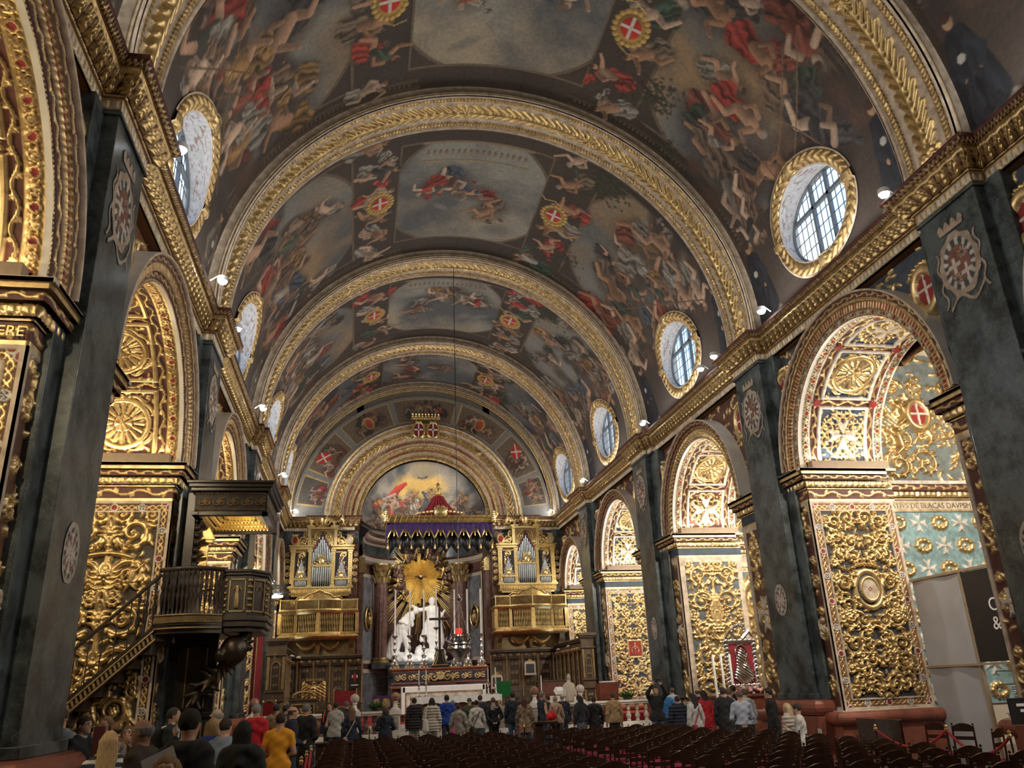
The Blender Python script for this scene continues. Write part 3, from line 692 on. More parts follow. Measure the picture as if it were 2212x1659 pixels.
def soffit_relief(Rin, depth, sty):
    """coffered arch soffit: u across the depth, v along the half circle"""
    Lc = PI*Rin; r = Relief(depth, Lc, .024); st = STY[sty]
    g = st['g']; n = 5; e = .05; bw = .17
    key = ('sof',round(Rin,2),round(depth,2),sty)
    if key in _pc: return _pc[key]
    R = random.Random(3+len(sty))
    # side guilloche bands
    for x0 in (e, depth-e-bw-.24, ):
        pass
    yy,xx = np.mgrid[0:r.ny,0:r.nx]; Y = yy/(r.ny-1)*Lc; X = xx/(r.nx-1)*depth
    def lay(kind,x0,w):
        mk = (X>=x0)&(X<x0+w); h,c = orn(kind,Y,np.clip((X-x0)/w,0,1),w); r.H[mk] = h[mk]; r.C[mk] = c[mk]
    lay('white',0,.05); lay('roundel',.05,.18); lay('white',.23,.04); lay('wave',.27,.22)
    lay('white',depth-.05,.06); lay('roundel',depth-.23,.18); lay('white',depth-.27,.04); lay('wave',depth-.49,.22)
    x0, x1 = .49, depth-.49; cw = x1-x0; ch = Lc/n
    for k in range(n):
        y0, y1 = k*ch+.11, (k+1)*ch-.11
        # wave cross band
        mk = (X>=x0)&(X<x1)&(Y>=y1)&(Y<y1+.22); h,c = orn('wave',X,np.clip((Y-y1)/.22,0,1),.22); r.H[mk]=h[mk]; r.C[mk]=c[mk]
        r.rect(x0,y0,x1,y1,0,0,True)
        cx, cy = (x0+x1)/2,(y0+y1)/2; S = min(cw,y1-y0)*.5
        sub = Relief(cw-.1, (y1-y0)-.1, .024); scx, scy = sub.w/2, sub.h/2
        if sty in ('red',) and k in (0,2,4) or sty=='brown' and k in (0,2,4) or sty=='lily' and k%2==0:
            for q in range(4):
                for sg in (-1,1): sub.scroll(scx+.16*S*math.cos(q*PI/2+PI/4), scy+.16*S*math.sin(q*PI/2+PI/4), q*PI/2+PI/4+sg*.5, S*.42, sg, S*.055, .05, 1.5, sty!='brown')
            sub.maltese(scx, scy, S*(.62 if sty!='brown' else .72), .08, 2 if sty!='red' else 7)
        else:
            ax_, ay_ = np.mgrid[0:sub.ny,0:sub.nx]; Xs = ay_/(sub.nx-1)*sub.w-scx; Ys = ax_/(sub.ny-1)*sub.h-scy
            rr = np.sqrt(Xs**2+Ys**2)/S; a = np.arctan2(Ys,Xs)
            sub.H = np.where(rr<.86, .05*(.5+.5*np.cos(16*a))*(rr>.3)*(rr<.66)+.06*np.sqrt(np.clip(1-((rr-.76)/.09)**2,0,1))+.07*(.6+.4*np.cos(6*a))*(rr<.28), 0)
            for q in range(4):
                for sg in (-1,1): sub.leaf(scx+S*.80*math.cos(q*PI/2+PI/4)*1.1, scy+S*.80*math.sin(q*PI/2+PI/4)*1.1, q*PI/2+PI/4+sg*1.2, S*.5, S*.05, .05, sg)
        for q in range(int(60*sub.w*sub.h)):
            x_,y_ = R.uniform(0,sub.w),R.uniform(0,sub.h); ix,iy = int(x_/sub.w*(sub.nx-1)),int(y_/sub.h*(sub.ny-1))
            if sub.H[iy,ix]<.008 and sub.C[iy,ix]==0: sub.leaf(x_,y_,R.uniform(0,6.3),S*.16,S*.035,.03,R.choice((-1,1)))
        if sty=='red': sub.C[(sub.C==0)&(sub.H<.006)] = 5
        if sty in ('brown','gold'): sub.C[(sub.C==0)&(sub.H<.006)] = 6
        r.paste(sub, x0+.05, y0+.05); r.frame(x0,y0,x1,y1,.05,.06,{'red':2,'brown':2,'gold':1,'lily':2}[sty])
        if sty=='red':
            for xq in (x0-.12,x1+.12): r.disc(xq,y1+.11,.11,.07,3)
    C,M = r.colors(g, PAL, seed=5, goldmet=.8)
    if sty=='gold':
        # this arch is gilded all over
        allg = (M<.5)&(r.C==0); C[allg] = (.40,.24,.06); M[allg] = .6
        C[r.C==2] = PALG; M[r.C==2] = .85; C[r.C==5] = (.35,.2,.06); M[r.C==5]=.6
    _pc[key] = (r,C,M); return _pc[key]
def arch_bay(s, y0, y1, sty, near=True, Rin=None, i_=1):
    W_ = wall(s); st = STY[sty]; yc = (y0+y1)/2; Rin = Rin or min(2.8 if i_ in (0,1) else 2.68, (y1-y0)/2-.78); rw = sum(b[1] for b in st['ring']); fr = min(1.,(3.40-Rin)/rw); rw *= fr; Rout = Rin+rw; ringb = [(b[0],b[1]*fr,b[2]) for b in st['ring']]
    D0, D1 = XW-.44, 10.2
    stilt = 10.15-ZS-Rout if False else 0
    # spandrel relief wall
    r = Relief(y1-y0, ZT-ZS+.02, .03); R = random.Random(int(y0*7)+s)
    for sg in (-1,1):
        cx = (y1-y0)/2+sg*((y1-y0)/2-.62); cy = r.h-1.15
        for q in range(16): r.stroke([(cx+sg*.0+math.cos(q*PI/8)*.75*t, cy+math.sin(q*PI/8)*.62*t) for t in np.linspace(.3,1,10)], .05, .03, .12, .05, 0)
        r.disc(cx,cy,.34,.16,3,1.35,.09,1); X0 = cx
        r.stroke([(cx,cy-.36+.72*t) for t in np.linspace(0,1,24)],.045,.045,.19,.19,2); r.stroke([(cx-.27+.54*t,cy+.02) for t in np.linspace(0,1,24)],.045,.045,.19,.19,2)
        for q in range(7): r.dome(cx+(q-3)*.12, cy+.62-.02*(q-3)**2*.5, .075, .2)
        r.scroll((y1-y0)/2+sg*Rout*.45, r.h-.25, PI/2+sg*PI/2, .3, sg, .05,.08,1.4)
    for q in range(220):
        x_,y_ = R.uniform(0,r.w),R.uniform(0,r.h); ix,iy = int(x_/r.w*(r.nx-1)),int(y_/r.h*(r.ny-1))
        if r.H[iy,ix]<.02: r.leaf(x_,y_,R.uniform(0,6.3),.22,.035,.05,R.choice((-1,1)))
    C,M = r.colors(st['sg'], PAL)
    yy,xx = np.mgrid[0:r.ny-1,0:r.nx-1]; keep = ((xx+.5)/(r.nx-1)*r.w-(y1-y0)/2)**2+((yy+.5)/(r.ny-1)*r.h)**2 > (Rout-.12)**2
    O = (s*XW, y0, ZS) if s>0 else (s*XW, y0, ZS)
    place_relief('spandrel_relief', (r,C,M), O, (0,y1-y0,0), (0,0,r.h), (-s,0,0), W_, keep)
    # archivolt ring
    n = int(PI*Rout/.026); th = np.linspace(0,PI,n); S = th*(Rin+rw*.5)
    Wd,H,Cc,B = bands_to_grid(ringb, S, .022); rad = Rout-Wd
    proj_ = (B[None]+H*.9)
    P = np.zeros((n,len(Wd),3)); P[...,0] = s*(XW-proj_); P[...,1] = yc+np.cos(th)[:,None]*rad[None]; P[...,2] = ZS+np.sin(th)[:,None]*rad[None]
    col,met = colorize(H,Cc,seed=int(y0)); o = grid_obj('archivolt', P, CARVE, W_, col, met)
    # outer rim of the archivolt (pale) and inner rim
    for rr,d_a,d_b,mt in ((Rout,XW+.02,XW-.44,MWHITE),(Rin,XW-.22,XJ+.02,MWHITE)):
        P = np.zeros((80,2,3)); t = np.linspace(0,PI,80); P[...,1] = yc+rr*np.cos(t)[:,None]; P[...,2] = ZS+rr*np.sin(t)[:,None]; P[:,0,0] = s*d_a; P[:,1,0] = s*d_b
        grid_obj('archivolt_rim', P, mt, W_)
    # soffit
    r,C,M = soffit_relief(Rin, D1-XJ, sty)
    u = np.linspace(0,1,r.nx)*(D1-XJ)+XJ; v = np.linspace(0,PI,r.ny)
    rad = Rin-r.H; P = np.zeros((r.ny,r.nx,3)); P[...,0] = s*u[None]; P[...,1] = yc-np.cos(v)[:,None]*(-rad); P[...,2] = ZS+np.sin(v)[:,None]*rad
    grid_obj('arch_soffit', P, CARVE, W_, C, M)
    # jambs: far one faces the viewer
    zb = 1.05; zt = 6.1
    jt = panel_tile(D1-XJ, zt-zb, st['motif'], 11+int(y0)+s, .20 if sty!='brown' else .06, .05 if sty!='brown' else .12, st['g'], st['bg'], 4, .014 if i_==1 else .018 if i_ in (0,2) else .022)
    for far,yj in ((1,yc+Rin),(0,yc-Rin)):
        sg = -1 if far else 1
        if far or near: place_relief('carved_jamb', jt, (s*XJ,yj,zb), (s*(D1-XJ),0,0), (0,0,zt-zb), (0,sg,0), W_)
        # narrow strip on the nave face between jamb and pilaster
        yb = y1+.0 if far else y0-.0; wd = abs(yb-yj); 
        nt_ = strip_tile(wd, zt-zb, sty)
        place_relief('carved_strip', nt_, (s*XJ, min(yj,yb), zb), (0,wd,0), (0,0,zt-zb), (-s,0,0), W_)
        # impost block: frieze, egg moulding, cornice; box trough above
        for (z0,z1,pr,kind) in ((6.1,6.16,.03,'gold'),(6.16,6.42,.02,'wave' if sty in ('red','gold') else 'blue'),(6.42,6.46,.05,'gold'),(6.46,6.64,.10,'egg'),(6.64,6.78,.2,'wave'),(6.78,6.86,.27,'gold'),(6.86,6.92,.3,'cream')):
            Sx = np.concatenate([np.linspace(0,wd+.02,max(2,int(wd/.03))), wd+np.linspace(.02,D1-XJ+.1,90)])
            t = np.linspace(0,1,2 if kind in('gold','blue','cream') else 9); s_,t_ = np.meshgrid(Sx,t,indexing='ij'); h,c = orn(kind,s_,t_,z1-z0)
            # path: along nave face then along jamb
            dd = pr+h*.6
            Xp = np.where(s_<=wd, XJ-dd, XJ-pr+(s_-wd)); Yp = np.where(s_<=wd, (yb+(yj-yb)*np.clip(s_/wd,0,1)) + (sg*dd*np.clip(s_/wd,0,1)**40), yj+sg*dd)
            P = np.stack([s*Xp, Yp, z0+(z1-z0)*t_],-1); col,met = colorize(h,c,seed=4)
            grid_obj('impost', P, CARVE, W_, col, met)
            # top cover
        b = MB(); x0_,x1_ = sorted((s*(XJ-.3), s*(D1+.1))); ya,yb2 = sorted((yj+sg*.30, yb)); b.box(x0_,ya,6.86,x1_,yb2,6.93); b.build('impost_shelf', MCREAM, W_)
        b = MB(); x0_,x1_ = sorted((s*(XJ+.12), s*(D1-.05))); ya,yb2 = sorted((yj+sg*.27,yj+sg*.05)); b.box(x0_,ya,6.93,x1_,yb2,7.13); b.build('light_trough', TAN, W_)
        # red plinth with torus
        b = MB(); ya,yb2 = sorted((yj+sg*.12, yb)); x0_,x1_ = sorted((s*(XJ-.2), s*(D1+.1))); b.box(x0_,ya,0,x1_,yb2,.74)
        for q in range(9):
            a0_,a1_ = -PI/2+PI*q/9, -PI/2+PI*(q+1)/9
            pr = lambda a: (.16*math.cos(a), .89+.15*math.sin(a))
            (d0,z0),(d1,z1) = pr(a0_),pr(a1_)
            def L3(d,z): return [(s*(D1+.1), yj+sg*(.12+d), z),(s*(XJ-.2-d), yj+sg*(.12+d), z),(s*(XJ-.2-d), yb, z)]
            b.add(L3(d0,z0)+L3(d1,z1), [(0,1,4,3),(1,2,5,4)])
        b.build('red_plinth', MRED, W_)
        b = MB(); ya,yb2 = sorted((yj+sg*.10, yb)); x0_,x1_ = sorted((s*(XJ-.12), s*(D1+.02))); b.box(x0_,ya,1.0,x1_,yb2,1.055); b.build('plinth_ledge', MWHITE, W_)
    return yc, Rin
def strip_tile(w, h, sty):
    key = ('strip',round(w,2),round(h,2),sty)
    if key in _pc: return _pc[key]
    r = Relief(w,h,.024); R = random.Random(5); n = max(3,int(h/(w*1.3)))
    for k in range(n):
        y = h*(k+.5)/n; S = w*.21
        for sg in (-1,1):
            r.spiral(w/2+sg*w*.20, y+sg*w*.1, S, R.uniform(0,6.3), sg, w*.045, .06); r.spiral(w/2+sg*w*.22, y+w*.55, S*.6, R.uniform(0,6.3), -sg, w*.035,.05)
        for q in range(12): r.leaf(w*R.uniform(.2,.8),y+w*R.uniform(-.6,.6),R.uniform(0,6.3),w*.2,w*.04,.06,R.choice((-1,1)))
        r.dome(w/2,y,w*.07,.09)
        if k%3==1: r.maltese(w/2,y,w*.34,.09,7)
    r.frame(0,0,w,h,w*.09,.03,4)
    C,M = r.colors(STY[sty]['bg'] if sty!='red' else (.10,.03,.02), PAL); _pc[key] = (r,C,M); return _pc[key]
def chapel(s, y0, y1, kind='blue'):
    """side chapel room behind an arch"""
    W_ = wall(s); yc = (y0+y1)/2; xa, xb = 10.2, 16.2; ya, yb = y0-.6, y1+.55
    b = MB(); x0_,x1_ = sorted((s*xa,s*xb))
    b.box(min(s*16.8,s*17.1), ya, 0, max(s*16.8,s*17.1), yb, 11.2); x0_,x1_ = sorted((s*xa,s*16.8))
    b.box(x0_, yb+.02, 0, x1_, yb+.3, 11.2); b.box(x0_, ya-.3, 0, x1_, ya, 11.2)
    # wall above and beside the opening, seen from inside the chapel
    b.build('chapel_wall', MCREAM, W_, smooth=False)
    # pilaster block joining pier to chapel
    # far wall decoration
    zt = 6.1; w_ = xb-xa
    if kind == 'blue':
        r = Relief(w_, zt-1.0, .03); R = random.Random(2)
        nx_, ny_ = 9, 8
        for i in range(nx_):
            for j in range(ny_):
                x,y = (i+.5)*w_/nx_, (j+.5)*(zt-1)/ny_
                if (i+j)%2: r.maltese(x,y,.27,.05,2,PI/4*(0))
                else:
                    for q in range(10): r.dome(x+.21*math.cos(q*PI/5), y+.15*math.sin(q*PI/5), .085, .09)
                    r.dome(x,y,.05,.05)
        C,M = r.colors((.20,.33,.37), PAL)
        place_relief('chapel_relief', (r,C,M), (s*xa,yb-.02,1.0), (s*w_,0,0), (0,0,zt-1.0), (0,-1,0), W_)
    else:
        tl = panel_tile(w_, zt-1.0, 'plain', 77, .2, .1, (.14,.20,.25) if kind=='white' else (.05,.045,.03), (.3,.25,.2), 2, .03, .11)
        place_relief('chapel_relief', tl, (s*xa,yb-.02,1.0), (s*w_,0,0), (0,0,zt-1.0), (0,-1,0), W_)
    # entablature of the chapel
    n = int(w_/.04); S = np.linspace(0,w_,n)
    for (z0,z1,pr,kd) in ((6.1,6.16,.05,'gold'),(6.16,6.44,.03,'stone'),(6.44,6.5,.07,'gold'),(6.5,6.68,.12,'egg'),(6.68,6.86,.22,'wave'),(6.86,6.95,.28,'white')):
        t = np.linspace(0,1,2 if kd in('gold','stone','white') else 7); s_,t_ = np.meshgrid(S,t,indexing='ij'); h,c = orn(kd,s_,t_,z1-z0)
        P = np.stack([s*(xa+s_), yb-pr-h*.6, z0+(z1-z0)*t_],-1); col,met = colorize(h,c,seed=8); grid_obj('chapel_entablature', P, CARVE, W_, col, met)
    # lunette
    VC, VRc, VZc = 13.2, 3.5, 7.65
    r = Relief(6.7, 4.1, .03); R = random.Random(9); cx = r.w/2
    for sg in (-1,1):
        for x_,y_,S in ((.7,.55,.42),(1.6,.5,.45),(2.5,.55,.42),(2.9,1.3,.3),(2.2,1.35,.38),(1.3,1.3,.4),(.6,1.4,.3),(1.9,2.1,.36),(1.1,2.2,.34),(.5,2.9,.3),(1.3,2.9,.25)): r.spiral(cx+sg*x_, y_, S, R.uniform(0,6.3), sg*R.choice((-1,1)), .055, .14)
        putto(r, cx+sg*1.5, 1.0, .55, .26, -sg); putto(r, cx-sg*.2-1.0, 1.9, .5, .26, sg)
    for q in range(26): r.stroke([(cx-.9+math.cos(q*PI/25)*t, 1.2+math.sin(q*PI/25)*t) for t in np.linspace(.5,1.5,34)], .03,.02,.12,.07)
    r.disc(cx-.75,2.0,.34,.24,3,1.2,.08,1); r.stroke([(cx-.75,1.65+.7*t) for t in np.linspace(0,1,20)],.05,.05,.3,.3,2); r.stroke([(cx-1.02+.54*t,2.02) for t in np.linspace(0,1,20)],.05,.05,.3,.3,2)
    for q in range(260): r.leaf(R.uniform(0,r.w),R.uniform(0,4),R.uniform(0,6.3),.28,.04,.07,R.choice((-1,1)))
    C,M = r.colors((.16,.20,.21),PAL); yy,xx = np.mgrid[0:r.ny-1,0:r.nx-1]; X_ = (xx+.5)/(r.nx-1)*r.w-cx; Y_ = (yy+.5)/(r.ny-1)*r.h; keep = ((X_**2+(Y_-.7)**2 < 3.3**2)|(Y_<.7))
    place_relief('lunette_relief', (r,C,M), (s*(VC-r.w/2),yb-.03,6.95), (s*r.w,0,0), (0,0,r.h), (0,-1,0), W_, keep)
    # barrel vault of the chapel, axis along the nave
    n = 190; th = np.linspace(0,PI,n); ny_ = int((yb-ya)/.05); Y = np.linspace(ya,yb,ny_)
    s_,t_ = np.meshgrid(th*VRc,Y,indexing='ij'); H = np.zeros_like(s_); C = np.zeros(s_.shape,int)
    e = yb-t_
    for kd,a0_,w in (('white',0,.08),('roundel',.08,.22),('dentil',.3,.25),('white',.55,.06),('wave',.61,.3),('white',.91,.08),('roundel',.99,.25),('white',1.24,.06),('wave',1.3,.34),('wave',1.64,.34),('white',1.98,.08)):
        mk = (e>=a0_)&(e<a0_+w); h,c = orn(kd,s_,np.clip((e-a0_)/w,0,1),w); H[mk]=h[mk]; C[mk]=c[mk]
    mk = e>=2.06; h,c = orn('wave',t_,(s_/.42)%1,.42); H[mk] = h[mk]; C[mk] = c[mk]
    mk = mk&((s_/.42)%1<.12); C[mk] = 2; H[mk] = .03
    rad = VRc-H; P = np.stack([s*(VC-np.cos(s_/VRc)*rad), t_, VZc+np.sin(s_/VRc)*rad],-1)
    col,met = colorize(H,C,seed=6); km = (np.abs(P[...,0])>10.17)[:-1,:-1]&(P[...,2]<11.19)[:-1,:-1]; grid_obj('chapel_vault', P, CARVE, W_, col, met, km)
STYLE = {(1,0):'red',(1,1):'red',(1,2):'brown',(1,3):'lily',(1,4):'lily',(-1,0):'gold',(-1,1):'gold',(-1,2):'gold',(-1,3):'lily',(-1,4):'lily'}
BAYC = {}
for s in (-1,1):
    for i,(a,b_) in enumerate(BAYS):
        BAYC[(s,i)] = arch_bay(s, a, b_, STYLE[(s,i)], near=(i in (0,1)), i_=i)
        chapel(s, a, b_, {(1,1):'blue',(1,2):'white'}.get((s,i),'gold'))
        # blank masonry closing above the vault springing, behind the arcade
        W_ = wall(s); yc,Rin = BAYC[(s,i)]
        P = np.zeros((60,2,3)); t = np.linspace(0,PI,60); Rq = Rin
        # brown underside between pilasters
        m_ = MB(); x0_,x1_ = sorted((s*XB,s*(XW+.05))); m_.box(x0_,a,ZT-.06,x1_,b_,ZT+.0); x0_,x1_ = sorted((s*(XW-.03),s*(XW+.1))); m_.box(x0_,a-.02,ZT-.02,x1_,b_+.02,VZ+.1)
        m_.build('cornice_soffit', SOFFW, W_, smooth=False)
    # masonry pier core between chapels and plain nave wall behind the viewer
    m_ = MB()
    for i,p in enumerate(PY):
        ya = BAYS[i-1][1] if i else -9; yb = BAYS[i][0]
        yj0 = BAYC[(s,i-1)][0]+BAYC[(s,i-1)][1] if i else -9
        yj1 = BAYC[(s,i)][0]-BAYC[(s,i)][1]
        x0_,x1_ = sorted((s*(XW+.02),s*(10.18))); m_.box(x0_,yj0+.02,0,x1_,yj1-.02,11.0)
    yj = BAYC[(s,4)][0]+BAYC[(s,4)][1]; x0_,x1_ = sorted((s*(XW+.02),s*(10.18))); m_.box(x0_,yj+.02,0,x1_,YE+.6,11)
    m_.build('pier_masonry', MCREAM, wall(s), smooth=False)
# ================= vault: ribs, painted bays, windows =================
class Canvas:
    def __init__(s, w, h, res, base):
        s.w,s.h = w,h; s.nx = int(w/res)+1; s.ny = int(h/res)+1; s.A = np.ones((s.ny,s.nx,3))*np.array(base)
        s.X,s.Y = np.meshgrid(np.linspace(0,w,s.nx), np.linspace(0,h,s.ny))
    def blob(s, x, y, rx, ry, col, rot=0., soft=.3, shade=.35, alpha=1.):
        R = max(rx,ry)*1.05; kx,ky = (s.nx-1)/s.w,(s.ny-1)/s.h
        x0,x1 = max(0,int((x-R)*kx)),min(s.nx,int((x+R)*kx)+2); y0,y1 = max(0,int((y-R)*ky)),min(s.ny,int((y+R)*ky)+2)
        if x1<=x0 or y1<=y0: return
        X = s.X[y0:y1,x0:x1]-x; Y = s.Y[y0:y1,x0:x1]-y; c,n = math.cos(rot),math.sin(rot)
        U = (X*c+Y*n)/rx; V = (-X*n+Y*c)/ry; d = U*U+V*V
        m_ = np.clip((1-d)/soft,0,1)*alpha; f = 1+shade*(-X/R*.6+Y/R*.8)-shade*.35*d
        s.A[y0:y1,x0:x1] = s.A[y0:y1,x0:x1]*(1-m_[...,None])+np.array(col)*f[...,None]*m_[...,None]
    def limb(s, pts, r0, r1, col, **k):
        for i in range(len(pts)-1):
            (xa,ya),(xb,yb) = pts[i],pts[i+1]; L_ = math.hypot(xb-xa,yb-ya); n = max(2,int(L_/(min(r0,r1)*.3+1e-3)))
            for j in range(n+1):
                t = j/n; g = (i+t)/(len(pts)-1); s.blob(xa+(xb-xa)*t, ya+(yb-ya)*t, r0+(r1-r0)*g, r0+(r1-r0)*g, col, **k)
    def cloth(s, pts, rad, col, rot, R, soft=.25):
        """drapery: a soft union of discs with folds running across it"""
        x0 = min(p[0]-r for p,r in zip(pts,rad)); x1 = max(p[0]+r for p,r in zip(pts,rad)); y0 = min(p[1]-r for p,r in zip(pts,rad)); y1 = max(p[1]+r for p,r in zip(pts,rad))
        kx,ky = (s.nx-1)/s.w,(s.ny-1)/s.h; a,b = max(0,int(x0*kx)),min(s.nx,int(x1*kx)+2); c,d = max(0,int(y0*ky)),min(s.ny,int(y1*ky)+2)
        if b<=a or d<=c: return
        X = s.X[c:d,a:b]; Y = s.Y[c:d,a:b]; S = max(rad); wob = (vnoise(d-c,b-a,max(4,S*kx*.7),R.randint(0,999),2)-.5)
        M = np.zeros_like(X)
        for (px,py),r in zip(pts,rad): M = np.maximum(M, np.clip((1+wob*1.1-np.sqrt((X-px)**2+(Y-py)**2)/r)/soft,0,1))
        U = X*math.cos(rot)+Y*math.sin(rot); f = np.sin(U/S*R.uniform(7,10)+wob*9); f2 = np.sin(U/S*3+wob*5+1)
        lit = (.72+.50*f**3+.30*f2*.7+wob*.5)[...,None]; s.A[c:d,a:b] = s.A[c:d,a:b]*(1-M[...,None])+np.array(col)*np.clip(lit,.18,2.)*M[...,None]
    def cloud(s, x, y, rx, ry, col, seed=0, thr=.0):
        n = vnoise(s.ny,s.nx,max(8,rx/s.w*s.nx*.6),seed,5); d = ((s.X-x)/rx)**2+((s.Y-y)/ry)**2
        m_ = np.clip((1-d)*1.2+(n-.5)*1.6+thr,0,1)[...,None]; s.A = s.A*(1-m_)+np.array(col)*(.75+.5*n)[...,None]*m_
def figure(cv, x, y, S, R, rot=None, drape=None):
    """generic painted figure about S tall: billowing robe, torso, limbs, head"""
    SK = R.choice(((.36,.22,.145),(.30,.17,.10),(.42,.30,.22))); cols = [(.27,.04,.03),(.065,.085,.12),(.24,.14,.055),(.25,.23,.20),(.05,.07,.05),(.13,.075,.05),(.19,.06,.04),(.05,.045,.045),(.17,.115,.08),(.14,.10,.075),(.21,.19,.16)]
    c = drape or R.choice(cols); rot = R.uniform(-.9,.9) if rot is None else rot; co,si = math.cos(rot),math.sin(rot)
    def T(a,b_): return (x+(a*co-b_*si)*S, y+(a*si+b_*co)*S)
    sd = R.choice((-1,1))
    cv.blob(*T(0,-.1), S*.42,S*.62,(.045,.033,.028),rot,.9,.2,.75)
    cv.cloth([T(0,-.02),T(sd*.05,-.2),T(-sd*.08,-.38),T(sd*.12,-.42),T(0,-.52)],[S*.13,S*.19,S*.17,S*.15,S*.10],c,rot+R.uniform(-.4,.4),R)
    if R.random()<.55: cv.cloth([T(-sd*.1,.12),T(-sd*.26,.12+R.uniform(-.1,.15)),T(-sd*.40,R.uniform(-.1,.35))],[S*.11,S*.12,S*.08],tuple(q*1.15 for q in c),rot+1,R)
    if R.random()<.75:
        cv.limb([T(sd*.05,-.22),T(sd*.2,-.30),T(sd*.12,-.55)],S*.07,S*.035,SK,shade=.5); 
    cc = SK if R.random()<.5 else R.choice(cols)
    cv.limb([T(0,-.15),T(sd*.03,.10)],S*.105,S*.125,cc,shade=.6,soft=.4)
    if cc is not SK:
        cv.limb([T(-.06,-.1),T(.05,.14)],S*.03,S*.03,tuple(q*1.6 for q in cc),shade=.2,soft=.6)
    cv.limb([T(sd*.11,.13),T(sd*.26,.17+R.uniform(-.2,.1)),T(sd*.38,.30+R.uniform(-.3,.1))],S*.055,S*.03,SK,shade=.5)
    cv.limb([T(-sd*.11,.13),T(-sd*.20,.0),T(-sd*.08,-.10)],S*.055,S*.032,tuple(q*.75 for q in SK),shade=.5)
    p = T(sd*.04,.275); cv.blob(p[0],p[1],S*.070,S*.088,SK,rot,.35,.7); p = T(sd*.015,.32); cv.blob(p[0],p[1],S*.075,S*.055,R.choice(((.05,.03,.02),(.16,.10,.05),(.26,.24,.21))),rot,.5,.4,.95)
def paint_bay(seed, L):
    R = random.Random(seed); Wd = .4*2+PI*VR; cv = Canvas(Wd, L, .032, (.050,.037,.030)); cx = Wd/2
    n = vnoise(cv.ny,cv.nx,40,seed,5)[...,None]; cv.A *= (.7+.6*n)
    # fictive stone: blocks and courses
    for k in range(int(Wd/.9)): cv.A[:, min(cv.nx-1,int(k*.9/Wd*cv.nx))] *= .75
    def region(x0,x1,y0,y1,col,sd,warm=(.30,.215,.13),cut=1.4):
        wob = (vnoise(cv.ny,cv.nx,30,sd+3,3)-.5)*.16
        d = np.maximum(abs(cv.X-(x0+x1)/2)/((x1-x0)/2), abs(cv.Y-(y0+y1)/2)/((y1-y0)/2)); e = ((cv.X-(x0+x1)/2)/((x1-x0)/2))**2+((cv.Y-(y0+y1)/2)/((y1-y0)/2))**2
        ins = (d<1)&(e<cut+wob*(cut<1.3)); nn = vnoise(cv.ny,cv.nx,60,sd,6)[...,None]; n2 = vnoise(cv.ny,cv.nx,90,sd+9,4)[...,None]
        g = np.clip((nn-.34)*3.0,0,1); wv = np.clip((n2-.42)*4,0,1)
        sky = np.array((.095,.10,.105))*(1-g)+(np.array(col)*(1-wv)+np.array(warm)*wv)*g
        cv.A = np.where(ins[...,None], sky, cv.A)
        rim = ((d<1.0)&(d>.97)|(d<1)&(e>cut-.05)&(e<cut+.04)); cv.A[rim] = (.13,.10,.07)
        return ins
    for sx in (-1,1):
        for yy_,r_ in ((.2,.16),(.5,.09),(L-.2,.16),(L-.5,.09)):
            cv.limb([(cx+sx*2.4,yy_),(cx+sx*9.6,yy_)],r_,r_,(.085,.064,.047),shade=.5)
        for k in range(46):   # painted balusters along both sides
            for yy_ in (.36,L-.36): cv.blob(cx+sx*(2.6+k*.155),yy_,.045,.11,(.13,.10,.07),0,.4,.6)
    region(cx-2.7,cx+2.7,L*.13,L*.87,(.25,.25,.225),seed+1,(.33,.28,.20),1.32)
    for sx in (-1,1): region(*(sorted((cx+sx*4.4,cx+sx*9.5))),L*.10,L*.90,(.20,.20,.185),seed+2+sx,(.27,.185,.105),1.22)
    for k in range(17): cv.blob(cx-1.7+k*3.4/16, L*.205, .06,.18,(.20,.15,.10),0,.3,.6)
    cv.limb([(cx-1.9,L*.26),(cx+1.9,L*.26)],.06,.06,(.24,.19,.13)); cv.limb([(cx-1.9,L*.14),(cx+1.9,L*.14)],.07,.07,(.20,.15,.10))
    # dark curtain of trees on one side
    for k in range(9):
        x0,y0 = cx-4.2-abs(R.gauss(0,.7)), L*R.choice((R.uniform(.1,.25),R.uniform(.6,.95)))
        cv.limb([(cx-4.2,y0-.3),(x0,y0)],.05,.03,(.05,.035,.025))
        for q in range(34): cv.blob(x0+R.gauss(0,.26),y0+R.gauss(0,.22),R.uniform(.05,.14),R.uniform(.04,.09),R.choice(((.030,.034,.02),(.045,.05,.028))),R.uniform(0,3),.9,.6,.9)
    for k in range(10): cv.blob(cx+R.uniform(-2,2), L*R.uniform(.3,.8), R.uniform(.4,.8),R.uniform(.2,.4),R.choice(((.22,.21,.19),(.12,.12,.12))),R.uniform(-1,1),.95,.5,.6)
    for k in range(4): figure(cv, cx+R.uniform(-1.7,1.7), L*R.uniform(.3,.75), R.uniform(1.5,2.1), R, R.uniform(-1.8,1.8))
    for sx in (-1,1):
        for k in range(6): figure(cv, cx+sx*R.uniform(2.9,3.9), L*(.09+.165*k), R.uniform(1.5,2.0), R, sx*PI/2*R.uniform(.3,1.2), R.choice(((.26,.235,.20),(.05,.085,.06),(.32,.05,.035),(.17,.13,.09))))
        # dark mass rising from the cornice, then the crowd on it
        for k in range(60):
            u_ = R.random(); x = cx+sx*(9.8-3.2*u_**1.6); y = L*R.uniform(.04,.96); cv.blob(x,y,R.uniform(.35,.8),R.uniform(.3,.6),R.choice(((.055,.04,.033),(.085,.05,.035),(.04,.033,.035))),R.uniform(0,3),.9,.4,.85)
        pts = sorted([(R.random()**.62, R.uniform(.07,.93)) for k in range(17)])
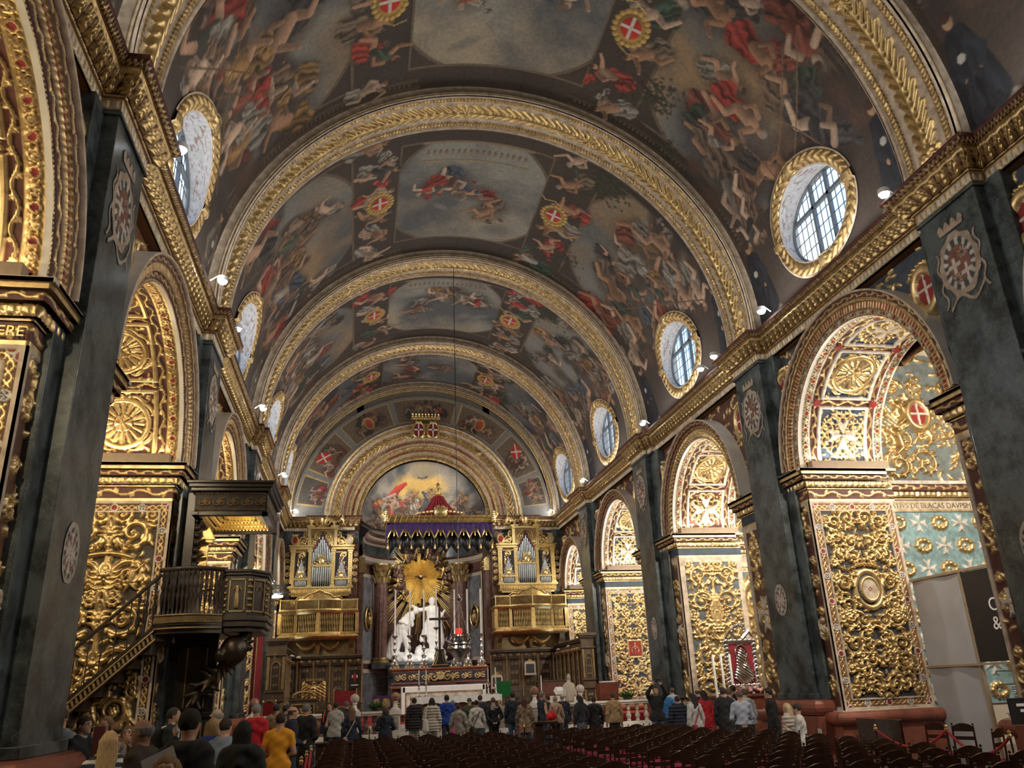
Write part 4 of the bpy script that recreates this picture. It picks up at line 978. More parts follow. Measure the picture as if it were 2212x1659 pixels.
        for u_,v_ in pts: figure(cv, cx+sx*(4.9+4.7*u_), L*v_, R.uniform(1.6,2.7)*(1 if u_>.35 else .75), R, -sx*PI/2+R.uniform(-.75,.75))
        for k in range(5): cv.limb([(cx+sx*9.9,L*R.uniform(.1,.9)),(cx+sx*7.2,L*R.uniform(.1,.9))],.03,.02,(.16,.10,.06))
        # band of pale stone and robed standing figures either side of the window
        for yy_,dk in ((L*.075,(.016,.018,.026)),(L*.925,(.016,.018,.026) if sx<0 else (.10,.085,.07))):
            xs = cx+sx*11.2; cv.limb([(cx+sx*12.35,yy_-.55),(cx+sx*12.35,yy_+.55)],.36,.36,(.21,.19,.16),shade=.1)
            for q in range(5): cv.limb([(xs+sx*.7,yy_+(q-2)*.2),(xs-sx*.95,yy_+(q-2)*.06)],.30,.20,tuple(c_*(.7,1.5,1,1.6,.8)[q] for c_ in dk),shade=.3,soft=.5)
            cv.blob(xs-sx*1.3,yy_,.17,.14,(.36,.22,.14)); cv.blob(xs-sx*1.42,yy_,.13,.15,(.05,.03,.02)); cv.blob(xs-sx*.5,yy_+.1,.11,.11,(.42,.42,.39),0,.3,.1)
            for sg in (-1,1):
                cv.limb([(xs-sx*.75,yy_+sg*.2),(xs-sx*.35,yy_+sg*.42),(xs-sx*.1,yy_+sg*.22)],.12,.09,tuple(c_*1.5 for c_ in dk),shade=.2,soft=.6); cv.blob(xs+sx*.0,yy_+sg*.18,.08,.06,(.36,.22,.14))
            cv.cloth([(xs+sx*.2,yy_),(xs+sx*.6,yy_-.1),(xs+sx*.7,yy_+.2)],[.3,.3,.28],tuple(c_*1.2 for c_ in dk),1.5,R)
    for sx in (-1,1):
        x,y = cx+sx*3.35, L*.5
        for q in range(18): cv.blob(x+.46*math.cos(q*PI/9),y+.56*math.sin(q*PI/9),.11,.11,(.46,.30,.09),0,.4,.8)
        cv.blob(x,y,.42,.5,(.36,.22,.06),0,.2,.5); cv.blob(x,y,.31,.38,(.44,.03,.02),0,.2,.3)
        cv.limb([(x-.26,y),(x+.26,y)],.05,.05,(.55,.53,.48),shade=.1); cv.limb([(x,y-.33),(x,y+.33)],.05,.05,(.55,.53,.48),shade=.1)
        cv.limb([(x-.2,y-.65),(x+.15,y-.85),(x+.5,y-.75),(x+.7,y-.95)],.03,.02,(.46,.32,.13)); cv.limb([(x+.2,y+.65),(x-.15,y+.85),(x-.5,y+.75)],.03,.02,(.46,.32,.13))
    return cv
WIN_A, WIN_B, WIN_S = 1.42, 1.12, 1.50   # oval window half axes along nave / along the vault; centre arc height
def vault_pt(s, arc, y, off=0.):
    """point on the vault, arc length from springing (z=VZ) upward on side s; off inward"""
    a = arc/VR; R_ = VR-off
    if arc < 0: return (s*R_, y, VZ+arc)
    return (s*R_*math.cos(a), y, VZ+R_*math.sin(a))
for i,(a,b_) in enumerate(BAYS):
    ya, yb = (PY[i]+PW-.06), (PY[i+1]+.06 if i<4 else YE)
    cv = paint_bay(100+i*7, yb-ya); nx,ny = cv.nx,cv.ny; arc = np.linspace(-.4,PI*VR+.4,nx)
    th = np.clip(arc/VR,0,PI); x = VR*np.cos(th); z = VZ+VR*np.sin(th); z = np.where(arc<0,VZ+arc,np.where(arc>PI*VR,VZ-(arc-PI*VR),z))
    Y = np.linspace(ya,yb,ny); P = np.zeros((ny,nx,3)); P[...,0] = x[None]; P[...,1] = Y[:,None]; P[...,2] = z[None]
    yc = (ya+yb)/2 if i<4 else 42.7; keep = np.ones((ny-1,nx-1),bool); am = (arc[:-1]+arc[1:])/2; ym = (Y[:-1]+Y[1:])/2
    for cc in (WIN_S, PI*VR-WIN_S):
        keep &= ~((((am[None]-cc)/(WIN_B+.12))**2+((ym[:,None]-yc)/(WIN_A+.12))**2) < 1)
    grid_obj('painted_vault', P, FRESCO, ceiling, cv.A, np.zeros((ny,nx)), keep)
# vault behind the viewer
P = np.zeros((2,60,3)); th = np.linspace(0,PI,60); P[...,0] = VR*np.cos(th); P[...,2] = VZ+VR*np.sin(th)
P[0,:,1] = -9; P[1,:,1] = PY[0]+.1; grid_obj('vault_plaster', P, MCREAM, ceiling)
# outer roof skin keeps daylight out of the space behind the vault
b = MB(); b.box(-8.3,-9.5,19.6,8.3,52.5,20); 
b.build('roof', MCREAM, ceiling, smooth=False)
# ---- ribs ----
RB = [('rollcream',.07,.0),('cream',.04,-.05),('laurel',.17,-.05),('cream',.11,-.08),('palm',.77,-.08),('cream',.11,-.08),('laurel',.17,-.05),('cream',.04,-.05),('rollcream',.07,.0)]
def rib(y, w, bands, name='rib'):
    n = int(24.0/.028); arc = np.linspace(-.4,PI*RR+.4,n); Wd,H,C,B = bands_to_grid(bands, arc, .028); Wd = Wd/Wd.max()*w
    th = np.clip(arc/RR,0,PI); dz = np.where(arc<0,arc,np.where(arc>PI*RR,-(arc-PI*RR),0))
    rad = RR-(B[None]+H)
    P = np.zeros((n,len(Wd),3)); P[...,0] = rad*np.cos(th)[:,None]; P[...,2] = VZ+rad*np.sin(th)[:,None]+dz[:,None]; P[...,1] = y+Wd[None]
    col,met = colorize(H,C,seed=int(y)); grid_obj(name, P, CARVE, ceiling, col, met)
    # moulded faces
    for yy_,sg in ((y,-1),(y+w,1)):
        pr = [('rollcream',.06,.05),('gold',.03,.03),('cream',.05,.0),('gold',.02,.02),('cream',.24,0)]
        Wd,H,C,B = bands_to_grid(pr, arc, .02); rad = (RR+Wd)[None]
        P = np.zeros((n,len(Wd),3)); P[...,0] = rad*np.cos(th)[:,None]; P[...,2] = VZ+rad*np.sin(th)[:,None]+dz[:,None]; P[...,1] = yy_+sg*(B[None]+H)
        col,met = colorize(H,C,seed=2); grid_obj('rib_face', P, CARVE, ceiling, col, met)
for i,p in enumerate(PY): rib(p, PW, RB)
rib(YE-.55, .55, [('roll',.07,.02),('cream',.05,0),('laurel',.22,0),('cream',.08,0),('roll',.07,.02)])
# ---- windows ----
def loop_wreath(n, m_, ra, rb_, wid, arc_c, yc, s, off0=.0):
    th = np.linspace(0,2*PI,n); return th
k = 0
for i,(a,b_) in enumerate(BAYS):
    if i == 0: continue
    ya, yb = (PY[i]+PW, PY[i+1] if i<4 else YE); yc = (ya+yb)/2 if i<4 else 42.7
    for s in (-1,1):
        k += 1; W = empty('window_%d' % k, vault_pt(s, WIN_S, yc), kind='structure'); inv = Vector(W.location)
        def loc(P): return P-np.array(inv)
        # laurel wreath frame lying on the vault
        n = 240; th = np.linspace(0,2*PI,n); per = 8.0; S = th/(2*PI)*per
        Wd,H,C,B = bands_to_grid([('rollcream',.05,.03),('laurel',.34,.02),('rollcream',.05,.03)], S, .025)
        # ribbons bind the wreath at four points
        q = abs(((th/(PI/2)) % 1)-.5)*2 > .90; H[q] = .16*np.sqrt(np.clip(1-((Wd-.22)/.25)**2,0,1))[None]; C[q] = 1
        P = np.zeros((n,len(Wd),3))
        for jx,wd in enumerate(Wd):
            for ix in range(n):
                ra,rb_ = WIN_A+.02+wd, WIN_B+.02+wd
                P[ix,jx] = vault_pt(s, WIN_S+rb_*math.sin(th[ix]), yc+ra*math.cos(th[ix]), B[jx]+H[ix,jx]*.8)
        col,met = colorize(H,C,seed=9); grid_obj('window_wreath', loc(P), CARVE, W, col, met)
        # painted splay through the wall to the upright window
        n = 200; th = np.linspace(0,2*PI,n); m2 = 40; P = np.zeros((n,m2,3)); XO = 7.93
        cz = VZ+VR*math.sin(WIN_S/VR)
        for ix in range(n):
            p0 = np.array(vault_pt(s, WIN_S+(WIN_B+.05)*math.sin(th[ix]), yc+(WIN_A+.05)*math.cos(th[ix]), .05)); p1 = np.array((s*XO, yc+1.04*WIN_A*math.cos(th[ix]), cz+.02+1.04*WIN_B*math.sin(th[ix])))
            t = np.linspace(0,1,m2)[:,None]; P[ix] = p0*(1-t)+p1*t
        nn = vnoise(n,m2,6,k,2); C = np.where((abs(nn-.5)<.035)[...,None]&((np.arange(m2)>4)&(np.arange(m2)<34))[None,:,None], np.array((.25,.18,.16)), np.array((.42,.43,.46)))
        grid_obj('window_splay', loc(P), FRESCO, W, C, np.zeros((n,m2)))
        # wooden frame, glazing bars, panes
        m_ = MB(); c = (s*XO-inv[0], 0, cz+.02-inv[2]); A_,B_ = 1.04*WIN_A,1.04*WIN_B
        m_.tube([(c[0],A_*math.cos(t),c[2]+B_*math.sin(t)) for t in np.linspace(0,2*PI,49)[:-1]], .05, 6, close=True)
        for yy_ in (-.36,.36): hh = B_*math.sqrt(1-(yy_/A_)**2); m_.bar((c[0],yy_,c[2]-hh),(c[0],yy_,c[2]+hh),.045,.045,(0,1,0))
        m_.bar((c[0],-A_*.93,c[2]+.42),(c[0],A_*.93,c[2]+.42),.045,.045)
        m_.build('window_frame', LEAD, W)
        m_ = MB()
        for yy_ in np.arange(-1.08,1.1,.24):
            if abs(yy_)<A_-.05: hh = B_*math.sqrt(1-(yy_/A_)**2); m_.bar((c[0]+s*.02,yy_,c[2]-hh),(c[0]+s*.02,yy_,c[2]+hh),.009,.009,(0,1,0))
        for zz_ in np.arange(-.92,1.0,.36):
            if abs(zz_)<B_-.05: hh = A_*math.sqrt(1-(zz_/B_)**2); m_.bar((c[0]+s*.02,-hh,c[2]+zz_),(c[0]+s*.02,hh,c[2]+zz_),.009,.009)
        m_.build('glazing_bars', LEAD, W)
        n=48; m_ = MB(); vv=[(c[0]+s*.03,A_*math.cos(t),c[2]+B_*math.sin(t)) for t in np.linspace(0,2*PI,n+1)[:-1]]; m_.add(vv,[tuple(range(n))])
        m_.build('window_pane', GLASS, W, smooth=False)
# outer upper wall around windows: closes the gap, leaving the shafts open
for s in (-1,1):
    m_ = MB(); ys = []
    for i in range(1,5):
        ya, yb = (PY[i]+PW, PY[i+1] if i<4 else YE); ys.append((ya+yb)/2 if i<4 else 42.7)
    prev = -9.5
    for yc in ys+[None]:
        nxt = yc-1.50 if yc else 52
        x0_,x1_ = sorted((s*7.91,s*8.1)); m_.box(x0_,prev,11.15,x1_,nxt,19.8)
        if yc:
            # square collar made of four boxes round the oval
            m_.box(x0_,yc-1.50,11.15,x1_,yc+1.50,11.82); m_.box(x0_,yc-1.50,14.2,x1_,yc+1.50,19.8); prev = yc+1.50
            # corner fillers
            A_,B_ = 1.04*WIN_A,1.04*WIN_B; cz = VZ+VR*math.sin(WIN_S/VR)+.02; n=24
            for q in range(4):
                pts=[]; t0 = q*PI/2
                for t in np.linspace(t0,t0+PI/2,n): pts.append((yc+A_*math.cos(t),cz+B_*math.sin(t)))
                cy_,czz = (yc+1.52*(1 if q in(0,3) else -1), cz+1.23*(1 if q in(0,1) else -1)); 
                vv=[(s*7.95,p[0],p[1]) for p in pts]+[(s*7.95,cy_,czz)]
                m_.add(vv,[(j,j+1,n) for j in range(n-1)])
    x0_,x1_ = sorted((s*8.05,s*18.0)); m_.box(x0_,-9.5,11.2,x1_,52.3,11.4)
    x0_,x1_ = sorted((s*18.0,s*18.3)); m_.box(x0_,-9.5,-.3,x1_,52.3,11.4)
    m_.build('upper_wall', MCREAM, wall(s), smooth=False)
# ================= end wall and apse =================
AR, AY = 3.65, 46.5
b = MB()
for s in (-1,1):
    x0_,x1_ = sorted((s*3.66,s*8.6)); b.box(x0_,YE+.02,.3,x1_,YE+1.2,11.1)
b.build('end_wall', MBRECCIA, wall_back, smooth=False)
b = MB(); b.box(-18,52.0,-.3,18,52.3,19.8); b.box(-8.6,YE+.95,10.9,-3.68,52,11.2); b.box(3.68,YE+.95,10.9,8.6,52,11.2); b.build('leak_blocker', MCREAM, wall_back, smooth=False)  # unseen boxes added behind the apse to stop daylight leaks
for s in (-1,1):
    b = MB(); x0_,x1_ = sorted((s*3.72,s*4.35)); b.box(x0_,YE-.25,.45,x1_,YE+.1,ZT); b.build('end_pilaster', MBRECCIA, wall_back, bevel=.02)
    b = MB(); x0_,x1_ = sorted((s*4.35,s*4.75)); b.box(x0_,YE-.12,.45,x1_,YE+.1,ZT); x0_,x1_ = sorted((s*7.2,s*7.9)); b.box(x0_,YE-.3,.45,x1_,YE+.1,ZT); b.box(-3.95 if s<0 else 3.70, YE-.28,9.7, -3.70 if s<0 else 3.95, YE-.2,10.3); b.build('end_pilaster', MGREEN, wall_back, bevel=.02)
    r = Relief(1.7,.75,.02)
    for sg in (-1,1): r.scroll(.85+sg*.1,.35,PI/2-sg*1.2,.3,sg,.045,.1,1.6); putto(r,.85+sg*.45,.3,.3,.12,sg)
    r.scroll(.85,.1,PI/2,.3,1,.05,.1)
    C,M = r.colors((.10,.05,.03),PAL); keep = (r.H>.004)[:-1,:-1]; place_relief('cornice_carving',(r,C,M),(s*5.0-.85,YE-.8,10.42),(1.7,0,0),(0,0,.75),(0,-1,0),wall_back,keep)
# painted lunette ring with seven framed panels
n = 520; m2 = 60; th = np.linspace(0,PI,n); rr = np.linspace(5.55,7.36,m2); cv = Canvas(22,1.81,.03,(.20,.20,.19)); R = random.Random(5)
seg = [(0.035,.112),(.128,.245),(.262,.40),(.415,.585),(.60,.738),(.755,.872),(.888,.965)]
for q,(t0,t1) in enumerate(seg):
    x0,x1 = t0*22,t1*22
    m_ = (cv.X>x0)&(cv.X<x1)&(cv.Y>.22)&(cv.Y<1.62); cv.A[m_] = (.50,.34,.13); m_ = (cv.X>x0+.05)&(cv.X<x1-.05)&(cv.Y>.27)&(cv.Y<1.57)
    cv.A[m_] = (.15,.115,.085) if q in (1,2,3,4,5) else (.09,.08,.07)
    for k in range(3 if q in(0,6) else 5):
        figure(cv, x0+(x1-x0)*R.uniform(.25,.75), R.uniform(.6,1.2), R.uniform(.9,1.3), R, R.choice((PI/2,-PI/2))*R.uniform(.2,1))
    if q in (1,5):
        cxx = x0+(x1-x0)*.62; cv.blob(cxx,1.15,.5,.30,(.45,.03,.02),.5,.15,.2); cv.limb([(cxx-.4,.95),(cxx+.4,1.35)],.05,.05,(.5,.48,.44)); cv.limb([(cxx-.15,1.4),(cxx+.15,.9)],.05,.05,(.5,.48,.44))
    if q in (2,4): 
        cxx = (x0+x1)/2; cv.blob(cxx,.9,.34,.42,(.40,.26,.09),0,.2,.4); cv.blob(cxx,.9,.22,.3,(.36,.06,.04),0,.2,.4)
u_ = th/PI; P = np.zeros((m2,n,3)); P[...,0] = np.cos(th)[None]*rr[:,None]; P[...,2] = VZ-.35+np.sin(th)[None]*rr[:,None]; P[...,1] = YE+.02
ci = np.clip((u_*(cv.nx-1)).astype(int),0,cv.nx-1); cj = np.clip((np.linspace(0,1,m2)*(cv.ny-1)).astype(int),0,cv.ny-1)
grid_obj('painted_lunette', P, FRESCO, wall_back, cv.A[np.ix_(cj,ci)], np.zeros((m2,n)))
# arch of the apse
BND = [('rollcream',.08,.16),('gold',.04,.14),('bead',.10,.10),('gold',.05,.06),('cream',.08,.0),('palm',.52,-.06),('cream',.10,-.12),('dentil',.16,-.10),('rollcream',.07,-.12),('egg',.13,-.2),('roll',.05,-.3),('dentil',.16,-.38),('cream',.08,-.5),('roll',.05,-.62),('laurel',.22,-.75)]
arc = np.linspace(0,PI*4.6,int(PI*4.6/.026)); Wd,H,C,B = bands_to_grid(BND, arc, .024); th = arc/4.6; rad = 5.62-Wd*(5.62-AR)/Wd.max()
P = np.zeros((len(arc),len(Wd),3)); P[...,0] = np.cos(th)[:,None]*rad[None]; P[...,2] = 11.12+np.sin(th)[:,None]*rad[None]; P[...,1] = YE-B[None]-H
col,met = colorize(H,C,seed=21,pal={**PAL,6:((.09,.07,.05),0)}); grid_obj('apse_arch', P, CARVE, wall_back, col, met)
b = MB(); b.box(-8,YE+.85,10.8,-3.6,YE+1,19.6); b.box(3.6,YE+.85,10.8,8,YE+1,19.6); b.box(-4,YE+.85,15.0,4,YE+1,19.6); b.build('end_wall_masonry', MCREAM, wall_back, smooth=False)
# half dome painting: golden glory over clouds and figures
cv = Canvas(2*AR,AR,.022,(.16,.17,.17)); R = random.Random(3)
nn = vnoise(cv.ny,cv.nx,50,4,5)[...,None]; nn = np.clip((nn-.35)*3,0,1); cv.A = np.array((.07,.085,.10))*(1-nn)+np.array((.30,.28,.25))*nn
cv.cloud(AR,2.35,1.9,1.0,(.62,.42,.14),2,.3)
cv.blob(AR,3.35,1.0,.5,(.28,.24,.17),0,.8,.2); 
for k in range(110): cv.blob(AR+R.uniform(-3.4,3.4),R.uniform(.1,2.3)*R.uniform(.7,1),R.uniform(.2,.5),R.uniform(.15,.32),R.choice(((.15,.15,.16),(.30,.28,.25),(.09,.09,.10))),R.uniform(-1,1),.8,.5,.7)
for k in range(46):
    x = AR+R.uniform(-3.2,3.2); y = R.uniform(.15,1.7)
    if (x-AR)**2+y*y < 11: figure(cv,x,y,R.uniform(.6,1.05),R,R.uniform(-.7,.7))
cv.limb([(AR-2.1,1.5),(AR-1.5,2.35),(AR-1.0,2.7)],.30,.10,(.44,.05,.035)); cv.limb([(AR-2.7,1.35),(AR-1.9,1.9)],.22,.14,(.42,.06,.04)); cv.limb([(AR-2.3,1.7),(AR-1.6,2.1)],.1,.08,(.5,.42,.36))
for (x,y,S,d) in ((AR-.55,1.95,1.25,(.42,.40,.36)),(AR+.55,2.05,1.15,(.07,.09,.15)),(AR-1.65,1.5,1.5,(.40,.09,.07)),(AR-2.25,1.35,1.2,(.45,.32,.10)),(AR+1.9,1.2,1.2,(.08,.14,.08)),(AR+2.2,.7,1.1,(.42,.14,.05)),(AR+.9,1.9,.9,(.06,.07,.10))): figure(cv,x,y,S,R,R.uniform(-.4,.4),d)
cv.limb([(AR-.25,3.05),(AR,3.0),(AR+.3,3.08)],.05,.05,(.10,.10,.10))
nr,nth = 110,300; rr = np.linspace(0.02,AR,nr); th = np.linspace(0,PI,nth); X = rr[:,None]*np.cos(th)[None]; Z = rr[:,None]*np.sin(th)[None]
P = np.stack([X, AY+.75*np.sqrt(np.clip(AR**2-rr**2,0,None))[:,None]*np.ones_like(X), 11.05+Z],-1)
ix = np.clip(((X+AR)/(2*AR)*(cv.nx-1)).astype(int),0,cv.nx-1); iz = np.clip((Z/AR*(cv.ny-1)).astype(int),0,cv.ny-1)
grid_obj('apse_painting', P, FRESCO, wall_back, cv.A[iz,ix], np.zeros((nr,nth)))
# crowned double coat of arms at the crown of the arch
ta = empty('twin_shield_cartouche', (0,YE-.35,16.35), parent=wall_back)
for sx in (-1,1):
    b = MB(); b.tube([(sx*.42+.34*math.cos(t), -.05, -.1+.46*math.sin(t)) for t in np.linspace(0,2*PI,25)[:-1]], .075, 8, close=True)
    for q in range(10): b.sphere((sx*.42+.42*math.cos(q*PI/5),-.05,-.1+.55*math.sin(q*PI/5)),.07,6,5)
    b.build('shield_frame', GOLDB, ta)
    b = MB(); b.sphere((sx*.42,-.02,-.1),.33,16,10,(1,.25,1.35)); b.build('shield_field', REDV, ta)
    b = MB(); b.box(sx*.42-.04,-.13,-.5,sx*.42+.04,-.09,.3); b.box(sx*.42-.26,-.13,-.14,sx*.42+.26,-.09,-.05); b.build('shield_cross', MWHITE, ta)
b = MB(); b.box(-.85,-.12,.52,.85,.1,.68)
for q in range(9): b.lathe([(.05,0),(.09,.08),(.03,.16),(.07,.24),(.0,.3)],(-.76+q*.19,0,.66),8)
for q in range(12): b.sphere((-.8+q*.145,-.12,.60),.05,6,5)
b.build('crown', GOLDB, ta)
# ---- curved apse wall ----
def arcpts(a0,a1,n,R_=AR): return [(R_*math.cos(t), AY+R_*.95*math.sin(t)) for t in np.linspace(a0,a1,n)]
def apse_band(z0,z1,R0,R1,mt,name='apse_band'):
    b = MB(); n=48; p0=arcpts(-.02,PI+.02,n,R0); p1=arcpts(-.02,PI+.02,n,R1)
    b.add([(x,y,z0) for x,y in p0]+[(x,y,z1) for x,y in p1],[(i,i+1,n+i+1,n+i) for i in range(n-1)]); return b
b = apse_band(.4,10.0,AR,AR,MBRECCIA); 
for s in (-1,1): b.add([(s*AR,YE,.4),(s*AR,AY,.4),(s*AR,AY,11),(s*AR,YE,11)],[(0,1,2,3)])
b.build('apse_wall', MBRECCIA, wall_back)
for z0,z1,R0,R1,mt in ((9.0,9.12,AR-.02,AR-.22,MCREAM),(9.12,9.35,AR-.22,AR-.22,MCREAM),(9.35,9.42,AR-.22,AR-.30,MBRECCIA),(9.42,9.5,AR-.3,AR-.24,MBRECCIA),(9.5,10.05,AR-.18,AR-.18,MGREEN),(10.05,10.15,AR-.2,AR-.30,MCREAM),(10.15,10.3,AR-.3,AR-.36,MBRECCIA),(10.3,10.36,AR-.36,AR-.5,MCREAM),(10.36,10.5,AR-.5,AR-.5,MCREAM),(10.5,10.62,AR-.5,AR-.62,MBRECCIA),(10.62,10.7,AR-.62,AR-.62,MBRECCIA),(10.7,11.08,AR-.62,AR,MCREAM)):
    # springs forward from the reveal too
    b = apse_band(z0,z1,R0,R1,mt)
    for s in (-1,1): b.add([(s*R0,YE,z0),(s*R0,AY,z0),(s*R1,AY,z1),(s*R1,YE,z1)],[(0,1,2,3)])
    b.build('apse_entablature', mt, wall_back)
apse_band(3.0,3.2,AR-.25,AR-.2,0).build('apse_dado_moulding', MCREAM, wall_back); apse_band(.4,3.0,AR-.25,AR-.25,0).build('apse_dado', MGREY, wall_back); apse_band(3.2,3.21,AR-.2,AR,0).build('apse_dado_moulding', MCREAM, wall_back)
def column(x,y,z0,z1,r):
    c = empty('fluted_column', (x,y,z0), parent=wall_back); h = z1-z0
    b = MB(); seg = 48; prof = []
    n=s0=0; v=[]; f=[]
    zs = [.62]+[.62+(h-1.75)*t for t in np.linspace(0,1,10)]
    for zz_ in zs[1:]:
        for k in range(seg):
            a_ = 2*PI*k/seg; r_ = r*(1-.10*(zz_/h))*(1-.075*(k%4==0)-.045*(k%4 in(1,3))); v.append((r_*math.cos(a_),r_*math.sin(a_),zz_))
    for i_ in range(9):
        for k in range(seg): f.append((i_*seg+k,i_*seg+(k+1)%seg,(i_+1)*seg+(k+1)%seg,(i_+1)*seg+k))
    b.add(v,f); b.build('fluted_shaft', MBRECCIA, c)
    b = MB(); b.lathe([(r*1.35,.28),(r*1.4,.34),(r*1.3,.40),(r*1.12,.44),(r*1.12,.48),(r*1.25,.52),(r*1.2,.58),(r*1.0,.62)],(0,0,0),24); b.build('column_base', GOLDD, c)
    b = MB(); b.box(-r*1.45,-r*1.45,0,r*1.45,r*1.45,.28); b.build('plinth_block', MGREEN, c)
    b = MB(); zc = h-1.13
    b.lathe([(r*.9,zc),(r*.95,zc+.1),(r*1.0,zc+.4),(r*1.05,zc+.7),(r*1.35,zc+1.0),(r*1.5,zc+1.02),(r*1.5,zc+1.13)],(0,0,0),20)
    for tier,(zz_,rr_,ln) in enumerate(((.05,1.0,.38),(.38,1.05,.36),(.7,1.15,.32))):
        for k in range(8):
            a_ = 2*PI*(k+.5*tier)/8; ca,sa = math.cos(a_),math.sin(a_)
            b.tube([(r*rr_*ca,r*rr_*sa,zc+zz_),(r*(rr_+.12)*ca,r*(rr_+.12)*sa,zc+zz_+ln*.6),(r*(rr_+.38)*ca,r*(rr_+.38)*sa,zc+zz_+ln),(r*(rr_+.45)*ca,r*(rr_+.45)*sa,zc+zz_+ln*.8)],[.07,.09,.07,.03],6)
    b.build('corinthian_capital', GOLDD, c)
for sx in (-1,1):
    column(sx*2.30, AY+2.0, 3.2, 9.0, .36); b = MB(); b.box(min(sx*3.40,sx*3.66),YE+.3,3.2,max(sx*3.40,sx*3.66),AY+.25,8.2); b.build('apse_pilaster',MBRECCIA,wall_back); b = MB(); b.box(min(sx*3.32,sx*3.66),YE+.25,8.2,max(sx*3.32,sx*3.66),AY+.3,9.0)
    for q in range(10): b.sphere((sx*3.30,YE+.35+.09*q,8.4+.3*(q%2)),.07,6,5)
    b.build('apse_pilaster_capital',GOLDD,wall_back)
    # grey marble panel with oval medallion between the columns
    a0_,a1_ = (.34,.66) ; t0,t1 = (a0_,a1_) if sx>0 else (PI-a1_,PI-a0_)
    for R_,z0,z1,mt,ex in ((AR-.06,3.5,8.4,MCREAM,.05),(AR-.10,3.7,8.2,MGREY,0)):
        n=12; p0 = arcpts(t0-ex,t1+ex,n,R_); b=MB(); b.add([(x,y,z0) for x,y in p0]+[(x,y,z1) for x,y in p0],[(i,i+1,n+i+1,n+i) for i in range(n-1)]); b.build('marble_panel', mt, wall_back)
    am = (t0+t1)/2; cx_,cy_ = (AR-.2)*math.cos(am), AY+(AR-.2)*.95*math.sin(am); tx,ty = -math.sin(am),math.cos(am)
    b = MB(); b.tube([(cx_+tx*.36*math.cos(t), cy_+ty*.36*math.cos(t), 5.9+.62*math.sin(t)) for t in np.linspace(0,2*PI,33)[:-1]], .06, 8, close=True); b.build('medallion_frame', GOLD, wall_back)
    b = MB(); vv=[(cx_+tx*.36*math.cos(t), cy_+ty*.36*math.cos(t), 5.9+.62*math.sin(t)) for t in np.linspace(0,2*PI,33)[:-1]]; b.add(vv,[tuple(range(32))]); 
    b.build('medallion_field', BLACKW, wall_back)
    b = MB(); b.sphere((cx_,cy_-.08,6.15),.12,8,6); b.sphere((cx_,cy_-.08,5.8),.2,8,6,(1,.5,1.5)); b.sphere((cx_+.1,cy_-.08,5.6),.12,8,6); b.build('medallion_bust', GOLDD, wall_back)
# dark backdrop panel behind the statue group
b = apse_band(3.2,9.0,AR-.03,AR-.03,0)
# ================= smooth organic meshes (bodies, clothes, statues) =================
def sdf_field(prims, h, pad=.06):
    pts = []
    for p in prims:
        if p[0] == 'cap':
            for q,r in ((p[1],p[3]),(p[2],p[4])): pts += [np.array(q)-r, np.array(q)+r]
        elif p[0] == 'ell': pts += [np.array(p[1])-np.array(p[2]), np.array(p[1])+np.array(p[2])]
    pts = np.array(pts); lo = pts.min(0)-pad; hi = pts.max(0)+pad; n = np.ceil((hi-lo)/h).astype(int)+1
    ax = [lo[i]+h*np.arange(n[i]) for i in range(3)]
    return sdf_field_on(prims, lo, ax)
def sdf_field_on(prims, lo, ax):
    n = np.array([len(a) for a in ax]); h = ax[0][1]-ax[0][0]; F = np.full(n, .3, np.float32)
    for p in prims:
        if p[0] == 'cap': a,b = np.array(p[1],float),np.array(p[2],float); ra,rb = p[3],p[4]; k = p[5] if len(p)>5 else .03; fl = p[6] if len(p)>6 else 1.; l_ = np.minimum(a-ra,b-rb)-.1; h_ = np.maximum(a+ra,b+rb)+.1
        elif p[0] == 'ell': c = np.array(p[1],float); rr = np.array(p[2],float); k = p[3] if len(p)>3 else .03; l_ = c-rr-.1; h_ = c+rr+.1
        else: continue
        i0 = np.maximum(0,((l_-lo)/h).astype(int)); i1 = np.minimum(n,((h_-lo)/h).astype(int)+2)
        if (i1<=i0).any(): continue
        X,Y,Z = np.meshgrid(ax[0][i0[0]:i1[0]],ax[1][i0[1]:i1[1]],ax[2][i0[2]:i1[2]],indexing='ij')
        if p[0] == 'cap':
            d = b-a; L2 = d@d+1e-9; yy_ = (Y-(a[1]+b[1])/2)/fl+(a[1]+b[1])/2 if fl != 1. else Y
            t = np.clip(((X-a[0])*d[0]+(yy_-a[1])*d[1]+(Z-a[2])*d[2])/L2,0,1)
            D = np.sqrt((X-a[0]-t*d[0])**2+(yy_-a[1]-t*d[1])**2+(Z-a[2]-t*d[2])**2)-(ra+(rb-ra)*t); D *= min(1,fl)**.5
        else:
            q = np.sqrt(((X-c[0])/rr[0])**2+((Y-c[1])/rr[1])**2+((Z-c[2])/rr[2])**2); D = (q-1)*rr.min()
        S = F[i0[0]:i1[0],i0[1]:i1[1],i0[2]:i1[2]]
        hh = np.clip(.5+.5*(S-D)/k,0,1); F[i0[0]:i1[0],i0[1]:i1[1],i0[2]:i1[2]] = S*(1-hh)+D*hh-k*hh*(1-hh)
    return F, lo, ax
